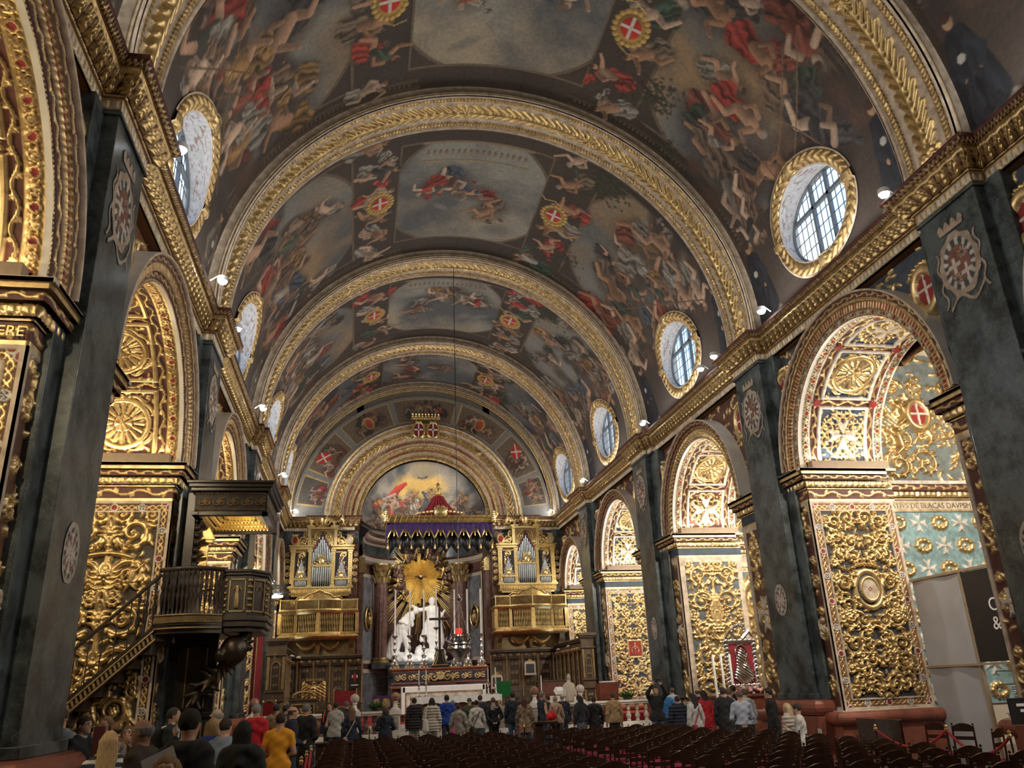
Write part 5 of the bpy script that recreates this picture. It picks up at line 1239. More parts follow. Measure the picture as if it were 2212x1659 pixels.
def surface_nets(F, lo, h):
    s = F < 0; n = F.shape; c = s[:-1,:-1,:-1].astype(np.int8)*0; P = np.zeros(tuple(i-1 for i in n)+(3,),np.float32); W_ = np.zeros(tuple(i-1 for i in n),np.float32)
    sl = [slice(None,-1),slice(1,None)]
    for ax_ in range(3):
        o1,o2 = [a for a in range(3) if a != ax_]
        for da in (0,1):
            for db in (0,1):
                ia = [None]*3; ib = [None]*3; ia[ax_] = sl[0]; ib[ax_] = sl[1]; ia[o1] = ib[o1] = sl[da]; ia[o2] = ib[o2] = sl[db]
                A,B = F[tuple(ia)],F[tuple(ib)]; cr = (A<0)!=(B<0); t = np.where(cr, A/(A-B+1e-12), 0)
                P[...,ax_] += np.where(cr,t,0); P[...,o1] += cr*da; P[...,o2] += cr*db; W_ += cr
    act = W_ > 0; idx = np.full(W_.shape,-1,np.int32); I = np.argwhere(act); idx[act] = np.arange(len(I))
    V = (I+P[act]/W_[act][:,None])*h+lo
    Q = []
    for ax_ in range(3):
        o1,o2 = (ax_+1)%3,(ax_+2)%3; a = [slice(None)]*3; b = [slice(None)]*3; a[ax_] = slice(None,-1); b[ax_] = slice(1,None)
        A,B = s[tuple(a)],s[tuple(b)]; cr = np.argwhere(A!=B); m_ = (cr[:,o1]>0)&(cr[:,o2]>0)&(cr[:,o1]<n[o1]-1)&(cr[:,o2]<n[o2]-1); cr = cr[m_]
        if not len(cr): continue
        e1 = np.zeros(3,int); e1[o1] = 1; e2 = np.zeros(3,int); e2[o2] = 1
        g = lambda q: idx[q[:,0],q[:,1],q[:,2]]
        q = np.stack([g(cr-e1-e2),g(cr-e2),g(cr),g(cr-e1)],1); fl = A[cr[:,0],cr[:,1],cr[:,2]]; q[~fl] = q[~fl][:,::-1]; Q.append(q)
    Q = np.concatenate(Q); return V, Q[(Q>=0).all(1)]
def sdf_obj(name, prims, h, mt, parent=None, colf=None, cut=None, warp=None, carve=None, free=None):
    F, lo, ax = sdf_field(prims+(free or []), h)
    if free:
        ghost = [tuple(list(q[:3])+[-.6,-.6]+list(q[5:])) if q[0]=='cap' else q for q in prims]; F2 = np.full(F.shape,.3,np.float32)
        Fa,_,_ = sdf_field_on(free, lo, ax); Fb,_,_ = sdf_field_on(prims, lo, ax); F = Fb; F2 = Fa
    G = None
    if cut or warp or carve:
        X,Y,Z = np.meshgrid(*ax,indexing='ij')
        if warp: F = F+warp(X,Y,Z)
        if cut: F = np.maximum(F, cut(X,Y,Z))
        if carve: F = np.maximum(F, -carve(X,Y,Z))
    if free:
        if warp: F2 = F2+warp(X,Y,Z)
        k_ = .025; hh = np.clip(.5+.5*(F-F2)/k_,0,1); F = F*(1-hh)+F2*hh-k_*hh*(1-hh)
    F[[0,-1]] = .3; F[:,[0,-1]] = .3; F[:,:,[0,-1]] = .3
    V,Q = surface_nets(F, lo, h)
    me = bpy.data.meshes.new(name); me.vertices.add(len(V)); me.vertices.foreach_set('co', V.astype(np.float32).ravel()); nf = len(Q)
    me.loops.add(nf*4); me.loops.foreach_set('vertex_index', Q.astype(np.int32).ravel()); me.polygons.add(nf); me.polygons.foreach_set('loop_start', np.arange(0,nf*4,4,dtype=np.int32)); me.polygons.foreach_set('loop_total', np.full(nf,4,dtype=np.int32))
    me.update(calc_edges=True); me.polygons.foreach_set('use_smooth', np.ones(nf,dtype=bool))
    if colf is not None:
        c = np.ones((len(V),4),np.float32); c[:,:3] = colf(V) if callable(colf) else np.array(colf)[None]; a = me.attributes.new('Col','FLOAT_COLOR','POINT'); a.data.foreach_set('color', c.ravel())
    me.materials.append(mt); return link(name, me, parent)

# ---------------- people ----------------
def arm_joints(mode, sd, H):
    """shoulder, elbow, wrist, palm direction; figure faces +y, sd -1 left / +1 right"""
    sh = np.array((sd*.172, -.01, .805*H))
    J = {'down': ((sd*.235,-.03,.635*H),(sd*.245,.03,.475*H),(0,.15,-1)),
         'front': ((sd*.245,.0,.64*H),(sd*.10,.20,.60*H),(-sd*.6,.6,.1)),
         'phone': ((sd*.22,.07,.64*H),(sd*.09,.29,.70*H),(-sd*.3,.5,.7)),
         'ear': ((sd*.25,.10,.70*H),(sd*.145,.085,.875*H),(-sd*.15,-.1,.9)),
         'mouth': ((sd*.22,.09,.68*H),(sd*.09,.17,.83*H),(-sd*.3,.0,.9)),
         'up': ((sd*.27,.16,.90*H),(sd*.13,.27,1.03*H),(-sd*.5,.1,.8)),
         'behind': ((sd*.26,-.10,.64*H),(sd*.06,-.19,.53*H),(-sd*.9,-.05,-.3)),
         'hip': ((sd*.31,-.06,.65*H),(sd*.22,.08,.56*H),(-sd*.5,.6,-.3))}[mode]
    return sh, np.array(J[0]), np.array(J[1]), np.array(J[2])/np.linalg.norm(J[2])
def hand_prims(w, d, sd, H, curl=.5):
    """palm, four unequal bent fingers and a thumb leaving the side of the palm"""
    up_ = np.array((0,0,1.)) if abs(d[2])<.8 else np.array((0,1.,0)); side = np.cross(d,up_); side /= np.linalg.norm(side); nrm = np.cross(side,d); k = H/1.75
    pr = [('cap', w, w+d*.045*k, .024*k, .030*k, .012), ('cap', w+d*.045*k-side*.022*k, w+d*.08*k-side*.026*k, .016*k,.015*k,.01), ('cap', w+d*.045*k+side*.022*k, w+d*.08*k+side*.026*k, .016*k,.015*k,.01)]
    for i,(o,l) in enumerate(((-.031,.062),(-.0105,.075),(.0105,.07),(.031,.055))):
        b = w+d*.085*k+side*o*k; m1 = b+(d*math.cos(curl*.8)+nrm*math.sin(curl*.8))*l*.5*k; m2 = m1+(d*math.cos(curl*2)+nrm*math.sin(curl*2))*l*.5*k
        pr += [('cap', b, m1, .0098*k,.0090*k,.004),('cap', m1, m2, .0090*k,.0078*k,.004)]
    t0 = w+d*.025*k-side*sd*.028*k; t1 = t0+(-side*sd*.8+d*.7+nrm*.3)*.032*k; t2 = t1+(-side*sd*.3+d*.9+nrm*.4)*.03*k
    pr += [('cap', t0, t1, .013*k,.011*k,.006),('cap', t1, t2, .011*k,.009*k,.004)]
    return pr
SKC = ((.52,.31,.22),(.45,.26,.18),(.58,.38,.29),(.33,.18,.11))
def person(name_loc, H=1.72, rz=0., top=('jacket',(.02,.02,.025)), legs=(.03,.04,.07), hair=('short',(.03,.02,.015)), arms=('down','down'), skin=0, label='', lean=0., head=(0.,0.), h=.017, extras=(), group=None, seat=False, hem=None, shoes=(.03,.03,.03), long=False, stripes=None, pattern=None, female=False):
    x,y,z = name_loc; rnd = random.Random(int(x*977+y*131)); k = H/1.75; sk = np.array(SKC[skin])
    hy = .02+lean*.25; hz = .935*H-abs(lean)*.06; hc = np.array((0, .02+lean*.22, hz)); hw = .076*k; yaw_,pit = head
    def hr(p):  # rotate about head centre
        p = np.array(p,float)*k; c,s_ = math.cos(pit),math.sin(pit); p = np.array((p[0],p[1]*c-p[2]*s_,p[1]*s_+p[2]*c)); c,s_ = math.cos(yaw_),math.sin(yaw_); return hc+np.array((p[0]*c-p[1]*s_,p[0]*s_+p[1]*c,p[2]))
    sw = .92 if female else 1.
    pel = np.array((0,-.01,.53*H)); che = np.array((0,.0+lean*.08,.74*H)); nk = np.array((0,.0+lean*.16,.845*H))
    B = [('ell',hc+np.array((0,0,.012*k)),(.076*k,.095*k,.105*k),.02),('cap',hr((0,.035,-.055)),hr((0,.055,-.085)),.050*k,.036*k,.03),
         ('cap',nk,hc+np.array((0,-.02,-.06*k)),.056*k,.052*k,.03)]
    if h < .0145:
        B += [('cap',hr((0,.088,.012)),hr((0,.112,-.022)),.008*k,.013*k,.012),('cap',hr((-.03,.078,.028)),hr((.03,.078,.028)),.017*k,.017*k,.015),
              ('cap',hr((-.018,.096,-.052)),hr((.018,.096,-.052)),.0085*k,.0085*k,.006),('cap',hr((0,.085,-.085)),hr((0,.088,-.09)),.018*k,.015*k,.02)]
    for sd in (-1,1): B.append(('cap',hr((sd*.078,-.005,.012)),hr((sd*.083,-.015,-.022)),.014*k,.009*k,.008))
    tor = [('cap',(-.085*sw*k,0,pel[2]),(.085*sw*k,0,pel[2]),.115*k,.115*k,.04,.85),('cap',pel,che,.125*k,.135*k*sw,.05,.82),('cap',(-.07*k,che[1],che[2]+.02),(.07*k,che[1],che[2]+.02),.125*k*sw,.125*k*sw,.05,.8),
           ('cap',(-.145*k*sw,nk[1]-.01,.806*H),(.145*k*sw,nk[1]-.01,.806*H),.058*k,.058*k,.05),('cap',(-.08*k,nk[1],.83*H),(.08*k,nk[1],.83*H),.06*k,.06*k,.05)]
    ar=[]; hands=[]
    for sd,md in ((-1,arms[0]),(1,arms[1])):
        sh,el,wr,pd = arm_joints(md,sd,H); sh = sh*np.array((sw,1,1)); sh[1] += lean*.14
        ar += [('cap',sh,el,.056*k,.045*k,.03),('cap',el,wr,.044*k,.029*k,.02)]; hands += hand_prims(wr,pd,sd,H) if h < .02 else [('cap',wr,wr+pd*.10*k,.03*k,.022*k,.02),('cap',wr,wr+pd*.08*k,.036*k,.03*k,.02)]
    lg=[]; ft=[]
    for sd in (-1,1):
        hp = np.array((sd*.09*k,-.005,.51*H))
        if seat: kn = np.array((sd*.12*k,.42*k,.295*H)); an = np.array((sd*.12*k,.45*k,.085)); hp[2] = .29*H; 
        else: st = .045*sd*rnd.choice((-1,1)); kn = np.array((sd*.095*k,.02+st*.5,.285*H)); an = np.array((sd*.10*k,-.01+st,.05*H))
        lg += [('cap',hp,kn,.085*k,.056*k,.04),('cap',kn,an,.055*k,.038*k,.02)]
        ft += [('cap',an+np.array((0,-.01,-.035*k)),an+np.array((sd*.02,.14*k,-.055*k)),.036*k,.030*k,.02)]
    dz = 0
    if seat: dz = -(.53-.27)*H
    def mv(pr,dz_): 
        out=[]
        for p in pr:
            p=list(p); p[1]=np.array(p[1],float)+np.array((0,0,dz_)); 
            if p[0]=='cap': p[2]=np.array(p[2],float)+np.array((0,0,dz_))
            out.append(tuple(p))
        return out
    if seat: tor,ar,hands = mv(tor,dz),mv(ar,dz),mv(hands,dz); B = mv(B,dz)
    hc2 = hc+np.array((0,0,dz)); hrr = lambda p: hr(p)+np.array((0,0,dz))
    eye = [hrr((-.031,.088,.022)),hrr((.031,.088,.022))]; mo = hrr((0,.10,-.052)); bro = [hrr((-.031,.09,.042)),hrr((.031,.09,.042))]
    def skcol(V):
        c = np.ones((len(V),3))*sk; c *= (.93+.1*np.sin(V[:,2:3]*40))
        if h < .0145:
            for e in eye: c[np.linalg.norm((V-e)/np.array((1.5,1,1)),axis=1)<.0105*k] = (.03,.02,.02)
            for e in bro: c[np.linalg.norm((V-e)/np.array((2.6,1.5,.7)),axis=1)<.0085*k] = np.array(hair[1])*.8
            c[np.linalg.norm((V-mo)/np.array((2.4,1.4,.7)),axis=1)<.0100*k] = (.42,.15,.13)
        return c
    body = sdf_obj('person', B+tor+ar+hands+lg+ft, h, SKINM, None, skcol); body.location = (x,y,z); body.rotation_euler = (0,0,rz)
    tag(body, label, 'person', group)
    # hair
    hs,hcol = hair; hcol = np.array(hcol)
    def hcf(V): return np.ones((len(V),1))*hcol*(.7+.5*np.abs(np.sin(V[:,0:1]*140+V[:,2:3]*23)))
    if hs != 'bald' and hs != 'hood':
        HP = [('ell',hc2+np.array((0,-.012,.030*k)),(.086*k,.104*k,.100*k),.02)]
        if hs in ('long','longer'):
            ln = .26 if hs=='long' else .36
            for dx in (-.055,0,.055): HP.append(('cap',hrr((dx,-.06,.0)),hc2+np.array((dx*1.35*k,-.085*k-.02,-ln*k)),.050*k,.036*k,.04))
        if hs == 'bob':
            for dx in (-.06,0,.06): HP.append(('cap',hrr((dx,-.04,.02)),hc2+np.array((dx*1.25*k,-.05*k,-.10*k)),.052*k,.045*k,.04))
        if hs == 'bun': HP.append(('ell',hrr((0,-.10,.07)),(.05*k,.045*k,.045*k),.02))
        fwd = np.array(hrr((0,1,0)))-np.array(hrr((0,0,0))); fwd /= np.linalg.norm(fwd); upv = np.array(hrr((0,0,1)))-np.array(hrr((0,0,0))); upv /= np.linalg.norm(upv)
        lo_ = {'short':-.045,'balding':-.05,'cap':.02,'beanie':.0}.get(hs,-.6)
        def hcut(X,Y,Z):
            a = (X-hc2[0])*fwd[0]+(Y-hc2[1])*fwd[1]+(Z-hc2[2])*fwd[2]; b = (X-hc2[0])*upv[0]+(Y-hc2[1])*upv[1]+(Z-hc2[2])*upv[2]
            f = np.minimum(a-.052*k+.0*b, .058*k-b)       # front of the face below the hairline is cut away
            side = np.minimum(a-.018*k, .012*k-b)
            g = np.maximum(f, side); 
            if lo_ > -.5: g = np.maximum(g, (lo_-(b/k))*k)
            if hs == 'balding': g = np.maximum(g, np.minimum(b-.052*k, .2))
            return g
        if hs in ('beanie',): sdf_obj('beanie', [('ell',hc2+np.array((0,-.008,.042*k)),(.092*k,.108*k,.100*k),.02)], max(.012,h*.8), CLOTHM, body, tuple(hcol), cut=lambda X,Y,Z: (hc2[2]+.015*k)-Z)
        elif hs == 'cap':
            sdf_obj('cap', [('ell',hc2+np.array((0,-.005,.045*k)),(.090*k,.105*k,.085*k),.02),('cap',hrr((-.03,.10,.05)),hrr((.03,.10,.05)),.03*k,.03*k,.02)], max(.012,h*.8), CLOTHM, body, tuple(hcol), cut=lambda X,Y,Z: (hc2[2]+.035*k)-Z)
        else: sdf_obj('hair', HP, max(.011,h*.75), CLOTHM, body, hcf, cut=hcut, warp=lambda X,Y,Z: .003*np.sin(X*120)*np.cos(Z*60))
    # clothes
    kind, tcol = top; tcol = np.array(tcol); infl = {'tshirt':.010,'shirt':.012,'sweater':.016,'jacket':.024,'puffer':.036,'coat':.028,'vest':.024}[kind]
    def grow(pr,g): return [tuple(list(p[:3])+[p[3]+g,p[4]+g]+list(p[5:])) for p in pr]
    low = {'coat':.27,'puffer':.43,'jacket':.475,'vest':.46}.get(kind,.49)*H if hem is None else hem*H
    if seat: low = .22*H
    CT = grow(tor,infl)
    if kind in ('coat','jacket','puffer','vest') or low < .5*H: 
        CT.append(('cap',(-.06*k,0,.56*H+dz),(-.08*k,0,low-.05),.12*k+infl,.13*k+infl,.05,.85)); CT.append(('cap',(.06*k,0,.56*H+dz),(.08*k,0,low-.05),.12*k+infl,.13*k+infl,.05,.85))
    slv = []
    if kind != 'vest':
        for q in range(0,len(ar),2):
            a_,b_ = ar[q],ar[q+1]
            if kind == 'tshirt': mid = np.array(a_[1])*.45+np.array(a_[2])*.55; slv.append(('cap',a_[1],mid,a_[3]+.016,.062*k,.03))
            else: slv += [('cap',a_[1],a_[2],a_[3]+infl,a_[4]+infl*.8,.03),('cap',b_[1],np.array(b_[1])*.06+np.array(b_[2])*.94,b_[3]+infl*.8,b_[4]+infl*.55,.02)]
    if top[0] in ('jacket','coat','puffer') and 'hood' in extras: CT.append(('cap',(-.07*k,-.085*k+lean*.15,.835*H+dz),(.07*k,-.085*k+lean*.15,.835*H+dz),.06*k,.06*k,.04)); CT.append(('cap',(0,-.10*k+lean*.15,.82*H+dz),(0,-.13*k+lean*.12,.76*H+dz),.07*k,.05*k,.04))
    if hs == 'hood': CT.append(('ell',hc2+np.array((0,-.02,.02*k)),(.105*k,.115*k,.125*k),.04)); 
    def tcf(V):
        c = np.ones((len(V),1))*tcol
        if stripes is not None:
            m_ = (np.sin(V[:,2]*2*PI/.075) > -.1) ; m2 = V[:,0] > .0; c[m_] = np.array(stripes); 
        if pattern == 'leopard': m_ = (np.sin(V[:,0]*70+3*np.sin(V[:,2]*31))*np.sin(V[:,2]*62+2*np.sin(V[:,0]*43)))>.35; c[m_] = (.03,.02,.015)
        if pattern == 'zip': c[np.abs(V[:,0])<.012] = tcol*.4
        return c
    amp = {'puffer':.012}.get(kind,.006)
    wrp = (lambda X,Y,Z: amp*np.cos(Z*2*PI/.085)) if kind=='puffer' else (lambda X,Y,Z: amp*(np.sin(X*23+Z*31+x*7)+np.sin(Z*47-X*29+Y*17))*.7)
    nm = {'tshirt':'t_shirt','shirt':'shirt','sweater':'sweater','jacket':'jacket','puffer':'padded_jacket','coat':'coat','vest':'sleeveless_jacket'}[kind]
    def fullcut(X,Y,Z):
        c = low-Z
        nz = np.where(np.hypot(X,Y-hc2[1]+.015) < .095*k, Z-(.868*H+dz), -1.) if hs!='hood' else np.where((Y>hc2[1]+.055*k)&(np.abs(X)<.07*k)&(Z>hc2[2]-.11*k), .01, -1.)
        return np.maximum(c,nz)
    sdf_obj(nm, CT, max(h*.9,.011), CLOTHM, body, tcf, cut=fullcut, warp=wrp, free=slv)
    lcol = np.array(legs)
    if low > .12*H or seat:
        LP = grow(lg,.016)+([('cap',(-.085*k,0,pel[2]),(.085*k,0,pel[2]),.12*k,.12*k,.04,.88)] if not seat else [('cap',(-.085*k,0,.29*H),(.085*k,0,.29*H),.12*k,.12*k,.04,.88)])
        sdf_obj('trousers', LP, max(h,.014), CLOTHM, body, lambda V: np.ones((len(V),1))*lcol, cut=(lambda X,Y,Z: np.maximum(Z-(.60*H if not seat else .45*H), .035*H-Z)), warp=lambda X,Y,Z: .002*np.sin(Z*45+X*20))
    sdf_obj('shoes', grow(ft,.010), .014, CLOTHM, body, tuple(shoes), cut=lambda X,Y,Z: -Z+.002)
    T = lambda v: np.array(v,float)+np.array((0,0,dz))
    for e in extras:
        if e[0] == 'bagback': m_ = MB(); m_.tube([T((.14*k,.13,.80*H)),T((.15*k,-.02,.86*H)),T((.0,-.17,.72*H)),T((-.17*k,-.15,.55*H))], .016,6); st_ = m_.build('bag_strap', mat('bag_'+'_'.join('%d'%(c*99) for c in e[1]),e[1],.7), body); sb_ = sdf_obj('shoulder_bag', [('cap',T((-.20*k,-.17,.50*H)),T((-.18*k,-.17,.44*H)),.07,.09,.03)], .014, CLOTHM, body, tuple(e[1])); st_.parent = sb_
        if e[0] == 'tote': sdf_obj('tote_bag', [('cap',T((-.20*k,-.16,.60*H)),T((-.20*k,-.17,.46*H)),.075,.105,.03,.6)], .014, CLOTHM, body, tuple(e[1])); m_ = MB(); m_.tube([T((-.17*k,-.10,.84*H)),T((-.20*k,-.17,.70*H)),T((-.21*k,-.2,.55*H))],.014,6); m_.build('bag_strap', mat('bag_'+'_'.join('%d'%(c*99) for c in e[1]),e[1],.7), body)
        if e[0] == 'backpack': 
            sb_ = sdf_obj('backpack', [('cap',T((0,-.19,.78*H)),T((0,-.20,.60*H)),.10,.12,.04)], .015, CLOTHM, body, tuple(e[1])); m_ = MB()
            for sd in (-1,1): m_.tube([T((sd*.10,-.14,.84*H)),T((sd*.13,.02,.868*H)),T((sd*.14,.14,.78*H)),T((sd*.15,.12,.66*H))],.02,6)
            m_.build('backpack_straps', mat('strap_'+'_'.join('%d'%(c*99) for c in e[2]),e[2],.7), sb_)
        if e[0] == 'headphones':
            m_ = MB(); m_.tube([hrr((.088*math.cos(t),-.005,.005+.11*math.sin(t))) for t in np.linspace(0,PI,15)], .008, 6)
            for sd in (-1,1): m_.sphere(hrr((sd*.09,-.005,-.005)), .028, 10, 6, (.6,1,1.1))
            m_.build('headphones', BLACKW, body)
        if e[0] == 'glasses':
            m_ = MB()
            for sd in (-1,1): m_.tube([hrr((sd*.032+.021*math.cos(t),.103,.02+.016*math.sin(t)+e[1])) for t in np.linspace(0,2*PI,13)[:-1]], .0028, 5, close=True); m_.tube([hrr((sd*.055,.10,.022+e[1])),hrr((sd*.082,.0,.018+e[1]))],.003,5)
            m_.tube([hrr((-.01,.106,.022+e[1])),hrr((.01,.106,.022+e[1]))],.003,5); m_.build('glasses', SILVER, body)
        if e[0] == 'scarf':
            m_ = MB(); m_.tube([T((.085*k*math.cos(t),hc2[1]-.01+.085*k*math.sin(t),.853*H+.012*math.sin(2*t))) for t in np.linspace(0,2*PI,21)[:-1]], .038, 8, close=True); m_.tube([T((.05,.10,.85*H)),T((.06,.16,.75*H)),T((.05,.17,.62*H))],[.04,.045,.04],8); m_.build('scarf', mat('scarf_'+'_'.join('%d'%(c*99) for c in e[1]),e[1],.9), body)
        if e[0] == 'phone':    # held in hand: its own thing, placed in world space
            pass
    return body
def held_phone(body, arm, sd, H, label, glow=(.25,.6,.8), size=(.075,.012,.15), name='phone'):
    sh,el,wr,pd = arm_joints(arm, sd, H); p = wr+pd*.085; 
    if arm == 'ear': p = wr+pd*.07+np.array((-sd*.03,.01,.0))
    c,s_ = math.cos(body.rotation_euler.z),math.sin(body.rotation_euler.z); b = Vector(body.location)
    t = empty(name, (b.x+p[0]*c-p[1]*s_, b.y+p[0]*s_+p[1]*c, b.z+p[2]), body.rotation_euler.z, label=label, cat='phone')
    m_ = MB(); w,d,hh = size
    if arm == 'ear': m_.box(-.006,-w/2,-hh/2,.006,w/2,hh/2)
    else: m_.box(-w/2,-d/2,-hh/2,w/2,d/2,hh/2)
    pc_ = m_.build('phone_case', BLACKW, t, bevel=.003)
    m_ = MB()
    if arm == 'ear': m_.box(-.0075,-w/2+.006,-hh/2+.006,-.0065,w/2-.006,hh/2-.006)
    else: m_.box(-w/2+.006,-d/2-.0012,-hh/2+.006,w/2-.006,-d/2-.0005,hh/2-.006)
    m_.build('lit_screen', mat('phone_screen',(.02,.03,.04),.2,emit=1.6,ecol=glow), pc_); return t
# ================= furniture of the sanctuary =================
def thing(name, loc, label, cat, group=None, rz=0):
    return empty(name, loc, rz, label=label, cat=cat, group=group)
def pb(mb, name, m, t, **k):
    """build a part given in world coordinates under thing t"""
    o = mb.build(name, m, t, **k); o.location = -t.location if t.rotation_euler.z == 0 else (0,0,0); return o
def pr_(o, t): o.location = -t.location; return o
def sub(o, par):
    """make o a sub-part of part par (both placed in the same frame)"""
    l = o.location-par.location; o.parent = par; o.location = l; return o
def solo(mb, name, m, label, cat, group=None, **k):
    o = mb.build(name, m, None, **k); return tag(o, label, cat, group)
# raised floors
b = MB(); b.box(-9.3,33.9,.40,9.3,51.4,.75); o = b.build('floor', REDCARP, smooth=False); tag(o, kind='structure')
b = MB(); b.box(-3.2,30.2,.40,3.2,33.95,.74); b.box(-3.6,29.9,.40,3.6,30.25,.60); o = b.build('floor', MWHITE, smooth=False); tag(o, kind='structure')
b = MB(); b.box(-9.3,29.4,.0,9.3,33.95,.448); b.box(-9.4,29.0,0,9.4,29.45,.30); b.box(-9.4,28.7,0,9.4,29.05,.15); o = b.build('floor', marble('choir_floor', (.24,.17,.14), (.4,.33,.28), 2, .06, .3), smooth=False); tag(o, kind='structure')
MAROON = mat('maroon_shade',(.05,.010,.012),.6)
# ---- organs ----
def organ(s):
    xc = s*5.62; y = 45.0; t = thing('pipe_organ', (xc,y,6.85), 'gilded pipe organ on the %s of the apse above a gallery' % ('left' if s<0 else 'right'), 'organ')
    X = lambda a: xc+a
    b = MB(); b.box(X(-1.55),y,7.30,X(1.55),y+.55,9.40)
    b.box(X(-.72),y-.06,9.3,X(.72),y+.5,10.45); pb(b,'case_back', GOLDD, t, smooth=False)
    b = MB()
    b.box(X(-1.6),y-.22,6.92,X(1.6),y+.5,7.28); b.box(X(-1.7),y-.30,7.24,X(1.7),y+.5,7.33); b.box(X(-1.5),y-.15,6.84,X(1.5),y+.5,6.93)
    for k in range(34): b.lathe([(.03,.0),(.05,.08),(.045,.2),(.02,.28)],(X(-1.55+k*.094),y-.24,6.95),6)
    pb(b,'organ_base', GOLDB, t)
    b = MB()
    for a0,a1 in ((-1.62,-1.40),(-.70,-.52),(.52,.70),(1.40,1.62)):
        b = MB(); b.box(X(a0),y-.14,7.33,X(a1),y+.02,9.30); b.box(X(a0-.04),y-.18,7.33,X(a1+.04),y,7.42); b.box(X(a0-.04),y-.18,9.18,X(a1+.04),y,9.3)
        for k in range(14): b.sphere((X((a0+a1)/2),y-.16,7.5+k*.12),.035,6,5)
        pb(b,'organ_pilaster', GOLDB, t)
    b = MB()
    for a0,a1 in ((-1.72,-.50),(.50,1.72)):
        b.box(X(a0),y-.24,9.30,X(a1),y+.5,9.36); b.box(X(a0+.04),y-.18,9.36,X(a1-.04),y+.5,9.44); b.box(X(a0-.02),y-.28,9.44,X(a1+.02),y+.5,9.52)
    b.box(X(-.80),y-.22,10.40,X(.80),y+.5,10.50); b.box(X(-.86),y-.26,10.50,X(-.42),y+.5,10.58); b.box(X(.42),y-.26,10.50,X(.86),y+.5,10.58)
    for sg in (-1,1): b.box(X(sg*.70-.08),y-.14,9.5,X(sg*.70+.08),y+.1,10.42)
    pb(b,'organ_cornice', GOLDB, t)
    b = MB(); b.box(X(-.5),y-.03,7.34,X(.5),y-.01,10.2); pb(b,'shade_plate',SHADEB,t,smooth=False)  # black plates behind the pipes imitate the shade inside the case
    for sg in (-1,1): b = MB(); b.box(X(sg*1.05-.33),y-.035,7.34,X(sg*1.05+.33),y-.01,9.15); pb(b,'shade_plate',SHADEB,t,smooth=False)
    # carved wings and screens
    r = Relief(.62,1.8,.014)
    for q in range(4): r.spiral(.31,.25+q*.42,.17,1+q*1.7,1 if q%2 else -1,.03,.06)
    for q in range(30): r.leaf(.1+.42*random.Random(q).random(),.1+1.6*random.Random(q+50).random(),q*1.3,.14,.022,.05,1)
    C,M = r.colors((.3,.2,.08),PAL,goldmet=.9); keep = (r.H>.004)[:-1,:-1]
    for a0 in (-1.40,.78): 
        o = place_relief('carved_screen',(r,C,M),(X(a0),y-.038,7.45),(.62,0,0),(0,0,1.8),(0,-1,0),t,keep); pr_(o,t)
    r2 = Relief(.34,1.7,.014)
    for q in range(5): r2.spiral(.17,.18+q*.34,.13,q*2.1,1 if q%2 else -1,.028,.07)
    C,M = r2.colors((.3,.2,.08),PAL,goldmet=.9); keep = (r2.H>.004)[:-1,:-1]
    for a0,dr in ((-1.60,-1),(1.60,1)):
        o = place_relief('carved_wing',(r2,C,M),(X(a0),y+.05,7.5),(dr*.34,0,0),(0,0,1.7),(0,-1,0),t,keep); pr_(o,t)
    r3 = Relief(.80,.85,.014)
    r3.spiral(.25,.25,.22,0,1,.04,.08); r3.spiral(.58,.2,.14,1,-1,.03,.07); r3.spiral(.14,.6,.13,2,-1,.03,.07)
    for q in range(30): 
        a_ = random.Random(q).random(); r3.leaf(.75*a_,.02+(1-a_)*.6*random.Random(q+9).random(),q,.14,.03,.06,1)
    C,M = r3.colors((.3,.2,.08),PAL,goldmet=.9); keep = (r3.H>.004)[:-1,:-1]
    for dr in (-1,1): o = place_relief('carved_pediment_wing',(r3,C,M),(X(dr*.74),y-.02,9.52),(dr*.80,0,0),(0,0,.85),(0,-1,0),t,keep); pr_(o,t)
    r4 = Relief(1.1,1.0,.014)
    for dr in (-1,1): r4.spiral(.55+dr*.32,.55,.18,1,dr,.03,.06); r4.spiral(.55+dr*.42,.2,.12,1,-dr,.025,.05)
    for tt in np.linspace(0,PI,60): r4.dome(.55+.42*math.cos(tt),.48+.42*math.sin(tt),.035,.08)
    C,M = r4.colors((.3,.2,.08),PAL,goldmet=.9); keep = (r4.H>.004)[:-1,:-1]; o = place_relief('carved_tympanum',(r4,C,M),(X(-.55),y-.08,9.42),(1.1,0,0),(0,0,1.0),(0,-1,0),t,keep); pr_(o,t)
    # pipes
    def pipes(name,cx,n,w,z0,zf,tip):
        b = MB(); bk = MB()
        for k in range(n):
            a = (k-(n-1)/2)*w; r_ = w*.44; zt = zf(k)
            pr = [(.012,z0),(r_*.9,z0+min(.25,.5*(zt-z0)*.5)),(r_,z0+.27 if zt-z0>.5 else z0+.1),(r_,zt)]
            b.lathe([(q[0],q[1]) for q in pr],(X(cx+a),y-.13,0),10)
            bk.box(X(cx+a)-r_,y-.12,zt-.02,X(cx+a)+r_,y-.08,zt+tip)
        pp = pb(b,name,PEWTER,t)
        if tip: sub(pb(bk,'pipe_shade',MAROON,t,smooth=False),pp)
    pipes('lower_pipes',0,9,.112,7.36,lambda k:8.36,0)
    pipes('upper_pipes',0,11,.093,8.52,lambda k:9.98-abs(k-5)*.17,.28)
    for sg in (-1,1):
        pipes('lower_pipes',sg*1.05,11,.055,7.36,lambda k:7.66,0)
        pipes('upper_pipes',sg*1.05,11,.054,7.78,lambda k:8.75-abs(k-5)*.17,.16)
